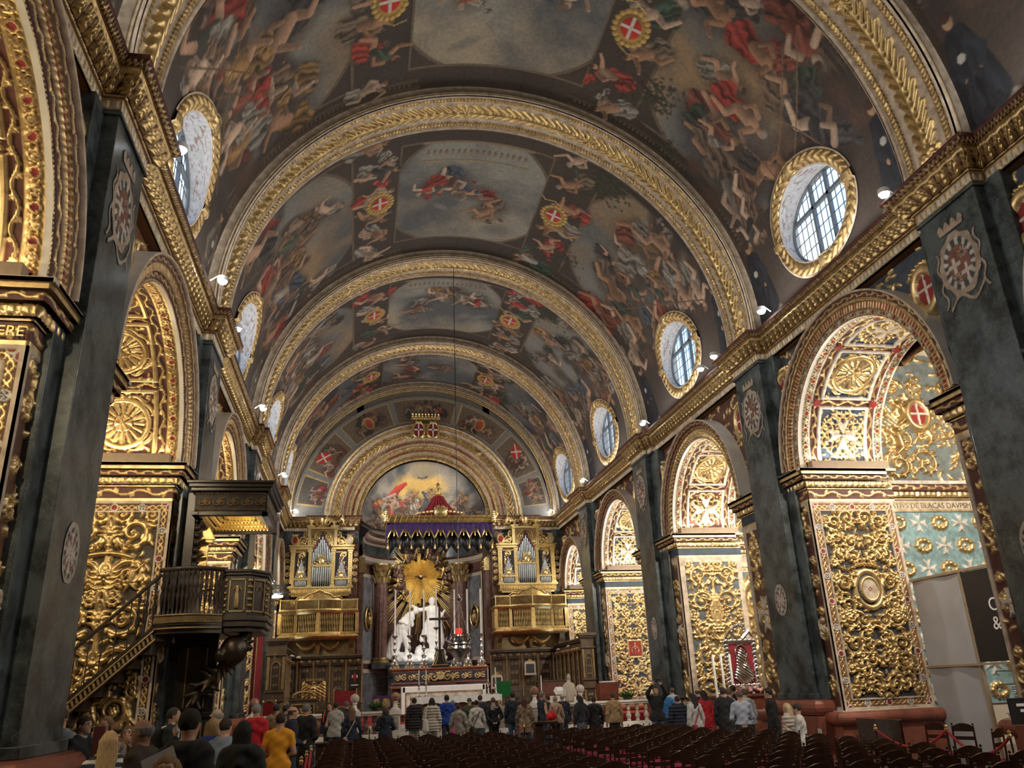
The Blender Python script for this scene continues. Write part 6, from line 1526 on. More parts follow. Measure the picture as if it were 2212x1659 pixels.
    for cx_,z_,sc in ((0,8.62,.16),(-1.05,7.86,.11),(1.05,7.86,.11)):
        b = MB(); b.box(X(cx_)-sc*3.3,y-.2,z_-.20*sc/.16-.04,X(cx_)+sc*3.3,y-.14,z_-.12*sc/.16)
        b.sphere((X(cx_),y-.2,z_+sc*.2),sc,12,8,(1,.5,1.1))
        for q in range(7): a_ = PI*q/6; b.sphere((X(cx_)+sc*1.25*math.cos(a_),y-.2,z_+sc*.5+sc*1.3*math.sin(a_)),sc*.3,6,5)
        for q in range(5): b.tube([(X(cx_)+sc*.5*(q-2),y-.2,z_+sc*1.5),(X(cx_)+sc*.62*(q-2),y-.2,z_+sc*2.5)],[.02,.03],6)
        for sg in (-1,1): b.tube([(X(cx_)+sg*sc*(1+2*u),y-.18,z_-sc*.7+sc*.5*math.sin(u*PI)) for u in np.linspace(0,1,8)],[sc*.3*(1-.6*u) for u in np.linspace(0,1,8)],6)
        pb(b,'crowned_ornament',GOLDB,t)
    for cx_ in (-1.45,1.45):
        b = MB(); b.tube([(X(cx_)+.16*math.cos(u),y-.1,9.80+.22*math.sin(u)) for u in np.linspace(0,2*PI,17)[:-1]],.05,6,close=True)
        for q in range(5): b.sphere((X(cx_)+(q-2)*.07,y-.1,10.08),.04,6,5)
        pb(b,'small_shield_frame',GOLDB,t); b = MB(); b.sphere((X(cx_),y-.08,9.8),.15,10,7,(1,.3,1.3)); pb(b,'small_shield',REDV if (cx_<0) else MCREAM,t)
    b = MB()
    for cx_,z_ in ((-.62,10.58),(0,10.50),(.62,10.58)):
        b.lathe([(.10,0),(.11,.05),(.05,.1),(.12,.2),(.13,.3),(.06,.4),(.02,.45)] if cx_ else [(.3,0),(.22,.12),(.1,.2),(.15,.35),(.14,.5),(.03,.6)],(X(cx_),y-.05,z_),10)
    pb(b,'finial',GOLDB,t)
organ(-1); organ(1)
def gallery(s):
    xc = s*5.62; y0 = 44.3; t = thing('organ_gallery', (xc,y0,4.65), 'gilded bow-fronted singers gallery under the %s organ' % ('left' if s<0 else 'right'), 'balcony')
    def front(a):   # plan outline: bowed in the middle
        return y0-.42*math.cos(max(-1,min(1,a/1.15))*PI/2)**.7 if abs(a)<1.15 else y0
    A = np.concatenate([np.linspace(-1.95,-1.15,9),np.linspace(-1.12,1.12,40),np.linspace(1.15,1.95,9)])
    def wallstrip(z0,z1,off0,off1,name,m,back=True):
        b = MB(); n=len(A); p0=[(xc+a,front(a)-off0,z0) for a in A]; p1=[(xc+a,front(a)-off1,z1) for a in A]
        p0 = [(xc-1.95-off0,45.5,z0)]+p0+[(xc+1.95+off0,45.5,z0)]; p1 = [(xc-1.95-off1,45.5,z1)]+p1+[(xc+1.95+off1,45.5,z1)]; n+=2
        p0[1] = (p0[1][0]-off0,p0[1][1],z0); p1[1] = (p1[1][0]-off1,p1[1][1],z1); p0[-2]=(p0[-2][0]+off0,p0[-2][1],z0); p1[-2]=(p1[-2][0]+off1,p1[-2][1],z1)
        b.add(p0+p1,[(i,i+1,n+i+1,n+i) for i in range(n-1)]); return b
    b = MB()
    for z0,z1,o0,o1 in ((4.60,4.68,-.1,.02),(4.68,4.76,.06,.10),(4.76,4.84,.10,.04),(4.84,4.98,.0,.0),(5.86,5.96,.0,.05),(5.96,6.03,.08,.10),(6.03,6.04,.10,-.1)):
        q = wallstrip(z0,z1,o0,o1,'',0); b.add(q.v,q.f)
    b.add([(xc+a,front(a)+.1,4.60) for a in A]+[(xc+a,45.4,4.60) for a in A],[(i,i+1,len(A)+i+1,len(A)+i) for i in range(len(A)-1)])
    for a in (-1.95,-1.15,0,1.15,1.95): b.box(xc+a-.09,front(a)-.05,4.9,xc+a+.09,front(a)+.12,5.92)
    par_ = pb(b,'gallery_parapet',GOLD,t)
    b = MB(); n=0
    for a in np.arange(-1.82,1.83,.085):
        if min(abs(a-q) for q in (-1.95,-1.15,0,1.15,1.95))<.11: continue
        b.lathe([(.022,0),(.034,.12),(.018,.3),(.034,.45),(.018,.6),(.03,.76),(.02,.88)],(xc+a,front(a)+.02,4.97),6)
    for a in np.arange(0,1.1,.09):
        for sg in (-1,1): b.lathe([(.022,0),(.034,.12),(.018,.3),(.034,.45),(.018,.6),(.03,.76),(.02,.88)],(xc+sg*1.95,y0+.1+a,4.97),6)
    sub(pb(b,'balusters',GOLD,t),par_)
    q = wallstrip(4.9,5.9,-.12,-.12,'',0); pb(q,'shade_backing',SHADEB,t); q = wallstrip(6.05,6.58,-.06,-.06,'',0); pb(q,'shade_backing',SHADEB,t)  # black backing strips imitate the shade behind balusters and lattice
    # lattice screen above
    b = MB(); z0,z1 = 6.08,6.58
    for a in (-1.95,-1.15,0,1.15,1.95): b.box(xc+a-.03,front(a)-.06,z0-.05,xc+a+.03,front(a)+.0,z1+.06)
    for z_ in (z0,z1):
        q = wallstrip(z_-.03,z_+.04,.05,.05,'',0); b.add(q.v,q.f)
    par_ = pb(b,'screen_frame',GOLDB,t)
    b = MB()
    for dr in (-1,1):
        for a in np.arange(-2.4,2.45,.07):
            a0,a1 = a,a+dr*.5
            lo,hi = -1.93,1.93; pts=[]
            for u in np.linspace(0,1,6):
                aa = a0+(a1-a0)*u
                if lo<=aa<=hi: pts.append((xc+aa,front(aa)-.03,z0+(z1-z0)*u))
            if len(pts)>1: b.tube(pts,.008,4,False)
    sub(pb(b,'lattice',GOLD,t),par_)
    b = MB()
    pts = [(-1.15,6.62),(-1.0,6.74),(-.75,6.68),(-.55,6.84),(-.3,6.90),(0,7.05),(.3,6.90),(.55,6.84),(.75,6.68),(1.0,6.74),(1.15,6.62)]
    for i in range(len(pts)-1):
        (a0,z0_),(a1,z1_) = pts[i],pts[i+1]
        for u in np.linspace(0,1,6)[:-1]: a=a0+(a1-a0)*u; zz=z0_+(z1_-z0_)*u; b.sphere((xc+a,front(a)-.05,zz),.06,7,5)
        b.add([(xc+a0,front(a0)-.03,6.6),(xc+a1,front(a1)-.03,6.6),(xc+a1,front(a1)-.03,z1_),(xc+a0,front(a0)-.03,z0_)],[(0,1,2,3)])
    pb(b,'scrolled_crest',GOLD,t)
    b = MB(); 
    for a in (-1.7,1.7):
        b.prism([(45.4,4.62),(44.5,4.62),(44.6,4.4),(44.9,4.2),(45.0,3.7),(45.4,3.6)], xc+a-.12, xc+a+.12, 'x')
    b.box(xc-1.9,45.2,3.2,xc+1.9,45.5,4.62)
    pb(b,'gallery_bracket',WOODG,t)
    b = MB()
    for sg in (-1,1): b.tube([(xc+sg*(.12+.95*u),44.7,4.5-.32*math.sin(u*PI)) for u in np.linspace(0,1,16)],[.05+.06*math.sin(u*PI) for u in np.linspace(0,1,16)],8)
    b.lathe([(.03,-.5),(.09,-.42),(.10,-.2),(.16,0),(.1,.1)],(xc,44.7,4.3),10); pb(b,'gilded_swag',GOLD,t)
gallery(-1); gallery(1)
# ---- choir stalls ----
def stalls(s):
    t = thing('choir_stalls', (s*7.2,38,.75), 'dark carved walnut choir stalls along the %s side and under the organ' % ('left' if s<0 else 'right'), 'choir stall')
    R_ = random.Random(4)
    def run(P0, P1, nrm, L, z0=.75, zt=4.1, side=False):
        """stall wall from P0 along unit dir to length L; nrm faces the choir"""
        d = (P1-P0).normalized(); X = lambda u,w,z: tuple(P0+d*u+nrm*w+Vector((0,0,z)))
        def bx(b,u0,u1,w0,w1,za,zb): 
            c = (Vector(X(u0,w0,za))+Vector(X(u1,w1,zb)))/2; b.obox(c, d*(u1-u0)/2, nrm*(w1-w0)/2, Vector((0,0,(zb-za)/2)))
        b = MB(); bx(b,0,L,0,.16,z0,zt-.45); bx(b,-.0,L,0,.30,zt-.5,zt-.12); bx(b,-.05,L+.0,0,.42,zt-.16,zt-.08); bx(b,-.08,L,0,.50,zt-.08,zt)
        bx(b,0,L,0,.20,1.75,1.85); bx(b,0,L,0,.62,1.18,1.25); bx(b,0,L,.5,.6,z0,1.2); pb(b,'stall_panelling',WOODS,t,bevel=.012)
        n = max(2,int(L/.78)); w = L/n
        r = Relief(w*.62,1.45,.02)
        for q in range(3):
            for sg in (-1,1): r.spiral(w*.31+sg*w*.14, .28+q*.45, w*.12, 1.2, sg, .016,.03)
        r.frame(0,0,w*.62,1.45,.03,.03,1); C,M = r.colors((.035,.024,.015),{1:((.20,.14,.06),.3)},goldmet=.3); g_ = (r.C==0)&(r.H>.006); C[g_] = (.24,.17,.085)
        rf = Relief(L,.32,.02); 
        for q in range(int(L/.32)):
            rf.spiral(.16+q*.32,.16,.10,q,1 if q%2 else -1,.015,.03,1.3,False)
        Cf,Mf = rf.colors((.035,.024,.015),{},goldmet=.3); g_ = rf.H>.006; Cf[g_] = (.26,.18,.09)
        o = place_relief('carved_frieze',(rf,Cf,Mf),X(0,.305,zt-.47),tuple(d*L),(0,0,.32),tuple(nrm),t); pr_(o,t)
        for k in range(n):
            o = place_relief('carved_panel',(r,C,M),X((k+.19)*w,.165,1.95),tuple(d*w*.62),(0,0,1.45),tuple(nrm),t); pr_(o,t)
        for k in range(n+1):
            b = MB(); p = X(k*w,.26,0); b.lathe([(.06,1.25),(.07,1.35),(.045,1.42),(.05,1.7),(.035,1.85),(.06,1.95),(.04,2.1),(.045,3.3),(.07,3.42),(.08,3.6)],p,8); pb(b,'stall_column',WOODG,t)
        for k in range(n+1): b = MB(); bx(b,k*w-.03,k*w+.03,.1,.62,z0,1.5); p = X(k*w,.60,1.5); b.sphere(p,.06,8,6); pb(b,'stall_arm',WOODS,t,bevel=.01)
        for k in range(n*2):
            b = MB(); p = Vector(X((k+.5)*w/2,.32,3.42)); b.lathe([(.05,0),(.10,.05),(.12,.12),(.06,.2)],p,8); pb(b,'stall_canopy_bracket',WOODG,t)
    Z = Vector
    YS = 35.8 if s<0 else 38.1
    run(Z((s*7.18,YS+.05,0)),Z((s*7.18,44.4,0)),Z((-s,0,0)),44.3-YS,zt=4.0)
    xa,xb = (-7.4,-3.35) if s<0 else (3.35,7.6)
    run(Z((xa,44.75,0)),Z((xb,44.75,0)),Z((0,-1,0)),xb-xa,zt=3.85)
    # end panel facing the nave with pilasters and inlay
    x0,x1 = (-7.22,-6.48) if s<0 else (6.62,7.22); Q = YS-40
    b = MB(); b.box(x0,40.0+Q,.75,x1,40.14+Q,4.0); b.box(x0-.06,39.92+Q,3.5,x1+.06,40.2+Q,3.56); b.box(x0-.06,39.9+Q,3.98,x1+.06,40.3+Q,4.05); b.box(x0-.12,39.84+Q,4.05,x1+.12,40.4+Q,4.18); b.box(x0-.03,39.94+Q,1.75,x1+.03,40.1+Q,1.84); b.box(x0-.03,39.94+Q,2.1,x1+.03,40.1+Q,2.16); pb(b,'end_panel',WOODS,t,bevel=.01)
    b = MB(); w=x1-x0
    for a0,a1 in ((0,.2),(.8,1)) if True else (): b.box(x0+w*a0+.02,39.96+Q,2.2,x0+w*a1-.02,40.0+Q,3.46); b.box(x0+w*a0+.02,39.96+Q,.85,x0+w*a1-.02,40.0+Q,1.7)
    b.tube([(x0+w/2+.16*math.cos(u),39.97+Q,3.1+.16*math.sin(u)) for u in np.linspace(0,PI,12)],.025,6); b.box(x0+w*.26,39.96+Q,2.2,x0+w*.30,40.0+Q,3.1); b.box(x0+w*.70,39.96+Q,2.2,x0+w*.74,40.0+Q,3.1); pb(b,'gilt_inlay',WOODG,t)
    r = Relief(w*.5,.82,.014)
    for q in range(2):
        for sg in (-1,1): r.spiral(w*.25+sg*w*.12,.2+q*.4,w*.10,1,sg,.018,.02)
    C,M = r.colors((.03,.02,.013),{},goldmet=.3); g_ = r.H>.005; C[g_] = (.22,.15,.07); o = place_relief('fretwork_panel',(r,C,M),(x0+w*.25,39.99+Q,.88),(w*.5,0,0),(0,0,.82),(0,-1,0),t); pr_(o,t)
    r = Relief(w*.4,1.2,.014)
    for q in range(3):
        for sg in (-1,1): r.spiral(w*.2+sg*w*.1,.2+q*.4,w*.09,1,sg,.014,.02)
    C,M = r.colors((.03,.02,.013),{},goldmet=.3); g_ = r.H>.005; C[g_] = (.13,.09,.045); o = place_relief('carved_panel',(r,C,M),(x0+w*.30,39.99+Q,2.2),(w*.4,0,0),(0,0,1.0),(0,-1,0),t); pr_(o,t)
stalls(-1); stalls(1)
b = MB(); b.box(-3.95,44.35,2.2,-3.45,44.4,3.1); o = solo(b,'framed_emblem',BLACKW,'small dark picture with a red and white emblem on the left stalls','picture')
b = MB(); b.sphere((-3.7,44.33,2.75),.11,10,6,(1,.2,1.3)); b.box(-3.74,44.32,2.5,-3.66,44.34,2.95); b.build('emblem',REDV,o); b = MB(); b.box(-3.88,44.32,2.34,-3.52,44.34,2.38); b.prism([(-3.84,2.7),(-3.7,2.78),(-3.56,2.7),(-3.56,2.84),(-3.7,2.8),(-3.84,2.84)],44.325,44.335,'y'); b.build('emblem_scroll',WHITEL,o)
# ---- canopy over the altar ----
t = thing('altar_canopy', (0,38,9.15), 'red and purple velvet canopy with gold cornice hanging over the high altar', 'canopy')
HX, Y0, Y1 = 2.38, 37.0, 39.2
b = MB()
for z0,z1,o0 in ((9.15,9.24,.0),(9.24,9.40,.06),(9.40,9.50,.14)): b.box(-HX-o0,Y0-o0,z0,HX+o0,Y1+o0,z1)
for k in range(19): b.bar((-HX+k*HX/9,Y0-.16,9.17),(-HX+k*HX/9+.12,Y0-.18,9.5),.02,.02)
pb(b,'gold_cornice',GOLD,t)
b = MB()
for sx in (-1,1):
    for k in range(5): b.sphere((sx*(HX+.10),Y0-.12,9.25+.1*k),.13-.012*k,8,6)
    b.tube([(sx*(HX+.1),Y0-.1,9.3),(sx*(HX+.28),Y0-.15,9.55),(sx*(HX+.12),Y0-.15,9.7)],[.06,.07,.03],7)
b.sphere((0,Y0-.22,9.62),.26,14,8,(1.3,.6,1))
for k in range(12):
    u = k/11*2-1; b.sphere((u*.95,Y0-.22,9.58+.12*(1-abs(u))),.10*(1.2-abs(u)*.6),8,6)
for q in range(6): b.sphere((.3*math.cos(q*PI/5),Y0-.24,9.66+.22*math.sin(q*PI/5)),.08,6,5)
pb(b,'gold_cartouche',GOLDB,t)
# pleated pyramid
n=96; v=[]; f=[]; lv=[(1.20,9.50),(.80,9.75),(.50,10.1),(.30,10.45),(.22,10.62)]
for r_,z_ in lv:
    for k in range(n):
        a=2*PI*k/n; rr=r_*(1+.09*math.cos(a*20)); c_,s_=math.cos(a),math.sin(a); q=1/max(abs(c_),abs(s_)); m_=1+(q-1)*.7; v.append((rr*c_*m_,38+rr*s_*m_*.85,z_))
for i in range(len(lv)-1):
    for k in range(n): f.append((i*n+k,i*n+(k+1)%n,(i+1)*n+(k+1)%n,(i+1)*n+k))
b = MB(); b.add(v,f); pb(b,'red_velvet_tent',REDV,t)
b = MB(); b.lathe([(.26,10.6),(.3,10.66),(.16,10.74),(.1,10.82),(.17,10.9),(.16,11.0),(.06,11.08),(.1,11.16),(.03,11.3)],(0,38,0),14); pb(b,'gold_finial',GOLDB,t)
def valance(name, m, zt, zb, off, amp, sc, gold=False, sides=True):
    P=[]; n=9*16; y_=Y0-off
    path = [(-HX-off,Y1)]+[(-HX-off+(2*HX+2*off)*k/n,y_) for k in range(n+1)]+[(HX+off,Y1)]
    b = MB(); m2=len(path); top=[];bot=[]
    for i,(x_,yy_) in enumerate(path):
        u=((x_+HX+off)/(2*HX+2*off)*9)%1; d=abs(u-.5)*2
        cut = amp*(1-min(1,max(0,(1-d)*1.6-.1))) if sc else amp*max(0,(d-.0)) ; zz = zb+(amp*(1-d) if sc==2 else amp-cut)
        w_ = .02*math.sin(i*.9)
        top.append((x_,yy_+w_,zt)); bot.append((x_,yy_+w_,zz))
    b.add(top+bot,[(i,i+1,m2+i+1,m2+i) for i in range(m2-1)]); o = pb(b,name,m,t,smooth=True)
    s_ = o.modifiers.new('thick','SOLIDIFY'); s_.thickness=.012
    return bot,o
bot,vo_ = valance('black_inner_valance', BLACKP, 8.75, 7.78, -.12, .35, 2)
bot,vo_ = valance('purple_valance', PURPLE, 9.17, 8.42, .04, .34, 1)
b = MB(); b.tube([(p[0],p[1]-.015,p[2]+.03) for p in bot[1:-1]],.020,5); b.tube([(p[0],p[1]-.015,p[2]+.10) for p in bot[1:-1]],.012,5); sub(pb(b,'gold_braid',GOLD,t),vo_)
b = MB()
for k in range(10):
    x_=-HX+k*2*HX/9; b.tube([(x_,Y0-.05,8.42),(x_,Y0-.05,8.15)],.012,5); b.lathe([(.02,.25),(.05,.22),(.03,.17),(.06,.05),(.05,0)],(x_,Y0-.05,7.95),8)
for k in range(9): x_=-HX+(k+.5)*2*HX/9; b.lathe([(.02,.2),(.05,.17),(.03,.12),(.045,.0)],(x_,Y0-.08,8.55),8)
for k in range(14):
    y_=Y0+k*(Y1-Y0)/13; b.lathe([(.015,.3),(.03,.25),(.045,.03),(.04,0)],(HX+.05,y_,8.0+.0*k),6); b.tube([(HX+.05,y_,8.6),(HX+.05,y_,8.3)],.008,4)
sub(pb(b,'gold_tassels',GOLD,t),vo_)
b = MB(); b.tube([(0,38,11.3),(0,38,19.22)],.010,5); pb(b,'suspension_cable',SILVER,t)
# ---- high altar ----
t = thing('high_altar', (0,38,1.0), 'high altar of dark marble and gilt bronze carrying tall silver candlesticks', 'altar')
b = MB(); b.box(-2.4,36.7,.75,2.4,39.0,1.0); b.box(-2.05,37.5,1.0,2.05,38.6,2.05); ab_ = pb(b,'altar_body',MBRECCIA,t,smooth=False)
b = MB(); b.box(-2.2,37.35,2.05,2.2,38.7,2.15); b.box(-2.12,37.5,2.70,2.12,38.6,2.80); b.box(-2.16,37.45,2.80,2.16,38.65,2.87); b.box(-2.15,37.42,2.22,2.15,38.6,2.28); pb(b,'red_marble_slabs',MRED,t,bevel=.015)
r = Relief(4.1,.44,.012)
for k in range(7):
    for sg in (-1,1): r.spiral(.32+k*.58+sg*.14,.22,.13,1,sg,.026,.05,1.4)
    r.disc(.32+k*.58,.22,.07,.05,1)
C,M = r.colors((.035,.03,.05),PAL); o = place_relief('gilt_frieze',(r,C,M),(-2.05,37.49,2.27),(4.1,0,0),(0,0,.44),(0,-1,0),t); pr_(o,t); sub(o,ab_)
r = Relief(4.1,.95,.014)
for k in range(12): r.spiral(.2+k*.335,.7,.12,1,1 if k%2 else -1,.02,.05,1.4); r.spiral(.2+k*.335,.3,.12,1,-1 if k%2 else 1,.02,.05,1.4)
C,M = r.colors((.06,.03,.02),PAL); o = place_relief('gilt_front',(r,C,M),(-2.05,37.49,1.05),(4.1,0,0),(0,0,.95),(0,-1,0),t); pr_(o,t); sub(o,ab_)
r = Relief(1.3,.62,.012)
for sg in (-1,1): r.spiral(.65+sg*.3,.3,.2,1,sg,.03,.07); putto(r,.65+sg*.5,.15,.2,.08,sg)
r.disc(.65,.33,.17,.07,1)
C,M = r.colors((.1,.06,.03),PAL); keep=(r.H>.005)[:-1,:-1]; o = place_relief('gilt_cartouche',(r,C,M),(-.65,37.44,2.2),(1.3,0,0),(0,0,.62),(0,-1,0),t,keep); pr_(o,t)
t = thing('draped_altar', (0,36.0,1.0), 'altar with white lace-edged cloth and brown embroidered frontal before the high altar', 'altar')
b = MB(); b.box(-1.66,36.0,.75,1.66,36.68,2.06); pb(b,'altar_block',MBRECCIA,t,smooth=False)
b = MB(); b.box(-1.72,35.94,2.06,1.72,36.69,2.11); b.box(-1.72,35.93,1.88,1.72,35.95,2.1); b.box(-1.76,35.93,1.05,-1.62,36.69,2.11); b.box(1.62,35.93,1.05,1.76,36.69,2.11); pb(b,'white_cloth',WHITEL,t,bevel=.01)
r = Relief(3.22,.86,.014)
for k in range(8):
    for j in range(2): r.disc(.2+k*.40,.22+j*.42,.15,.012,6,1,.02,4)
r.frame(0,0,3.22,.86,.05,.02,1); r.frame(.05,.05,3.17,.81,.14,.012,2)
C,M = r.colors((.17,.075,.05),{**PAL,6:((.13,.05,.035),0)}); o = place_relief('embroidered_frontal',(r,C,M),(-1.61,35.94,1.02),(3.22,0,0),(0,0,.86),(0,-1,0),t); pr_(o,t)
# ---- big silver candlesticks ----
def candlestick(x,y,z,hs,hc,label,group,big=True):
    t = thing('candlestick',(x,y,z),label,'candlestick',group)
    b = MB()
    if big:
        for q in range(3): a=2*PI*q/3-PI/2; b.tube([(.05*math.cos(a),.05*math.sin(a),.3),(.16*math.cos(a),.16*math.sin(a),.22),(.17*math.cos(a),.17*math.sin(a),.08),(.22*math.cos(a),.22*math.sin(a),.03)],[.05,.07,.05,.04],8)
        for q in range(6): a=2*PI*q/6; b.sphere((.11*math.cos(a),.11*math.sin(a),.16),.06,8,6)
        b.lathe([(.13,.05),(.15,.2),(.08,.32),(.05,.4),(.10,.48),(.11,.54),(.045,.62),(.035,.72),(.08,.80),(.085,.86),(.03,.95),(.03,1.02),(.065,1.08),(.06,1.14),(.025,1.2),(.035,hs-.12),(.12,hs-.06),(.13,hs),(.03,hs)],(0,0,0),14)
        b.build('silver_stem',SILVER,t); b = MB()
        for q in range(3): a=2*PI*q/3-PI/2; b.sphere((.2*math.cos(a),.2*math.sin(a),.035),.05,8,6)
        b.box(-.2,-.2,.0,.2,.2,.03); b.build('gilt_foot',GOLDB,t)
        b = MB(); b.lathe([(.038,hs),(.036,hs+hc),(.01,hs+hc+.03)],(0,0,0),10); b.build('candle',WAX,t)
    else:
        b.lathe([(.09,0),(.095,.03),(.04,.06),(.022,.12),(.045,.17),(.02,.22),(.02,hs*.6),(.045,hs*.7),(.02,hs*.8),(.06,hs-.03),(.06,hs),(.02,hs)],(0,0,0),12); b.build('stem',SILVER,t)
        b = MB(); b.lathe([(.022,hs),(.021,hs+hc),(.006,hs+hc+.02)],(0,0,0),8); b.build('candle',WAX,t)
    return t
names6 = ['leftmost','second from the left','third from the left','fourth from the left, just behind the black cross','fifth from the left','sixth from the left','rightmost']
for i,x in enumerate((-1.98,-1.33,-.70,-.10,.69,1.28,1.90)):
    if i==3: candlestick(x,38.25,2.875,1.75,1.8,'tall silver candlestick with a thin grey-white candle behind the black altar cross','silver candlesticks on the high altar')
    else: candlestick(x,37.85,2.875,1.40,1.95,'tall silver altar candlestick, the %s of the row on the high altar' % names6[i].split(',')[0],'silver candlesticks on the high altar')
t = thing('altar_cross',(0.0,37.75,2.875),'black standing crucifix on a gold-edged pyramid base on the high altar','crucifix')
b = MB(); b.prism([(-.44,0),(.44,0),(.34,.1),(.24,.35),(.17,.72),(.2,.76),(-.2,.76),(-.17,.72),(-.24,.35),(-.34,.1)],-.16,.16,'y'); cb_ = b.build('cross_base',BLACKW,t,bevel=.01)
b = MB()
for sg in (-1,1): b.tube([(sg*.33,-.18,.1),(sg*.2,-.18,.38),(sg*.13,-.18,.68)],.012,5); b.tube([(sg*.22,-.18,.12),(sg*.12,-.18,.36),(sg*.08,-.18,.66)],.008,5)
b.tube([(-.33,-.18,.1),(.33,-.18,.1)],.014,5); b.build('gold_edging',GOLDB,cb_)
b = MB(); b.box(-.05,-.035,.76,.05,.035,2.62); b.box(-.46,-.035,2.02,.46,.035,2.12); cb_ = b.build('cross_beam',mat('cross_wood',(.05,.012,.012),.4),t,bevel=.006)
sdf_obj('corpus',[('cap',(0,-.06,2.12),(0,-.06,2.16),.035,.035,.02),('cap',(0,-.055,1.8),(0,-.06,2.05),.04,.05,.02),('cap',(-.02,-.06,1.75),(.0,-.06,1.35),.04,.022,.02),('cap',(-.38,-.05,2.09),(0,-.055,2.03),.016,.024,.02),('cap',(.38,-.05,2.09),(0,-.055,2.03),.016,.024,.02)],.012,BLACKW,cb_)
# ---- sanctuary lamp on its long cable ----
t = thing('sanctuary_lamp',(0,30.4,2.7),'silver sanctuary lamp with red glass hanging on a long dark cable','lamp')
b = MB(); b.lathe([(.03,0),(.1,.06),(.06,.14),(.16,.25),(.34,.45),(.40,.58),(.36,.7),(.42,.74),(.40,.80),(.22,.84),(.12,.95),(.16,1.02),(.14,1.08)],(0,0,0),20)
for q in range(8): a=2*PI*q/8; b.sphere((.36*math.cos(a),.36*math.sin(a),.6),.08,8,6,(1,1,1.4)); b.tube([(.38*math.cos(a),.38*math.sin(a),.8),(.5*math.cos(a),.5*math.sin(a),.9),(.42*math.cos(a),.42*math.sin(a),1.0)],[.04,.035,.02],6)
b.build('silver_bowl',mat('tarnished_silver',(.35,.33,.33),.25,1,.2,9),t)
b = MB(); b.lathe([(.10,1.08),(.12,1.18),(.11,1.28),(.06,1.30)],(0,0,0),14); b.build('red_glass',mat('red_lamp_glass',(.5,.02,.02),.15,emit=.35,ecol=(1,.06,.04)),t)
b = MB()
for q in range(3):
    a=2*PI*q/3+.4
    for k in range(30): u=k/29; b.sphere((.4*(1-u)*math.cos(a),.4*(1-u)*math.sin(a),1.0+1.25*u),.018,5,4)
b.lathe([(.02,2.2),(.1,2.26),(.12,2.34),(.04,2.42),(.02,2.5)],(0,0,0),10); b.build('chains',SILVER,t)
b = MB(); b.tube([(0,0,2.45),(0,0,16.15)],.014,5); b.build('cable',BLACKW,t)
# ---- glory and marble group ----
t = thing('gilded_glory',(0,49.3,8.3),'gilded sunburst of rays with clouds and cherubs behind the marble figures','sculpture')
b = MB(); R_ = random.Random(8)
for k in range(72):
    a=2*PI*k/72; L_=R_.uniform(.9,1.5) if k%2 else R_.uniform(1.2,1.9); 
    L_*=1.25 if math.sin(a)<-.3 else 1
    d=Vector((math.cos(a),0,math.sin(a))); n_=Vector((-math.sin(a),0,math.cos(a)))
    p0=d*.12+n_*.006; p1=d*.12-n_*.006; q0=d*L_+n_*.065*L_/1.3; q1=d*L_-n_*.065*L_/1.3; up_=Vector((0,-.07,0)); b.add([p0,p1,q1,q0,d*.12+up_,d*L_+up_*.8],[(0,4,5,3),(1,2,5,4),(2,3,5),(0,3,2,1)])
b.build('gilded_rays',GOLDB,t)
b = MB()
for k in range(30):
    a=2*PI*k/30+.05; 
    for j in range(3):
        aa=a+(j-1)*.045; L0,L1=R_.uniform(1.5,1.8),R_.uniform(2.2,2.75); 
        if math.sin(a)<-.2: L1*=1.35
        d=Vector((math.cos(aa)*.85,0,math.sin(aa))); b.bar(d*L0+Vector((0,.12,0)),d*L1+Vector((0,.12,0)),.028,.02,(0,1,0))
b.build('outer_rays',GOLD,t)
pr=[]
for k in range(26):
    a=R_.uniform(0,2*PI); rr=R_.uniform(1.25,1.75); sx=.95
    if math.sin(a)<-.55: continue
    for j in range(4): pr.append(('ell',(rr*math.cos(a)*sx+R_.uniform(-.2,.2),-.05+R_.uniform(-.1,.1),rr*math.sin(a)*1.05+R_.uniform(-.2,.2)),(R_.uniform(.14,.26),.18,R_.uniform(.12,.2)),.03))
sdf_obj('clouds',pr,.035,mat('cloud_bronze',(.13,.075,.06),.45,.3,.3,4),t)
for k in range(12):
    a=2*PI*k/12+.2; 
    if -2.4<math.atan2(math.sin(a),math.cos(a))<-.8: continue
    x_,z_=1.38*math.cos(a),1.5*math.sin(a); S=.5
    pr=[('ell',(x_,-.25,z_+S*.42),(.085,.085,.09),.02),('ell',(x_,-.25,z_+S*.1),(.10,.09,.15),.04),('cap',(x_-.08,-.25,z_+.12),(x_-.25,-.3,z_+.22),.035,.025,.02),('cap',(x_+.08,-.25,z_+.12),(x_+.22,-.3,z_+.02),.035,.025,.02),('cap',(x_-.04,-.25,z_-.05),(x_-.12,-.3,z_-.28),.05,.03,.03),('cap',(x_+.05,-.25,z_-.05),(x_+.16,-.28,z_-.24),.05,.03,.03),('ell',(x_-.16,-.2,z_+.2),(.12,.03,.06),.02),('ell',(x_+.16,-.2,z_+.2),(.12,.03,.06),.02)]
    sdf_obj('cherub',pr,.022,GOLDD if k%2 else GOLD,t)
b = MB(); b.sphere((0,-.16,.05),.09,10,6,(1,.6,1.3)); b.tube([(-.02,-.16,.06),(-.2,-.16,.12),(-.38,-.14,.04)],[.05,.07,.01],6); b.tube([(.02,-.16,.06),(.2,-.16,.12),(.38,-.14,.04)],[.05,.07,.01],6); b.build('dove',GOLD,t)
STAT = mat('statue_marble',(.80,.79,.76),.4,0,.06,3)
def statue(name,loc,label,pr,warp=True):
    o = sdf_obj(name,pr,.032,STAT,None,warp=lambda X,Y,Z: .018*np.sin(X*21+Z*13)*np.cos(Z*9-X*17+Y*9)); o.location=loc; o.scale=(1.12,1.0,1.10); return tag(o,label,'statue')
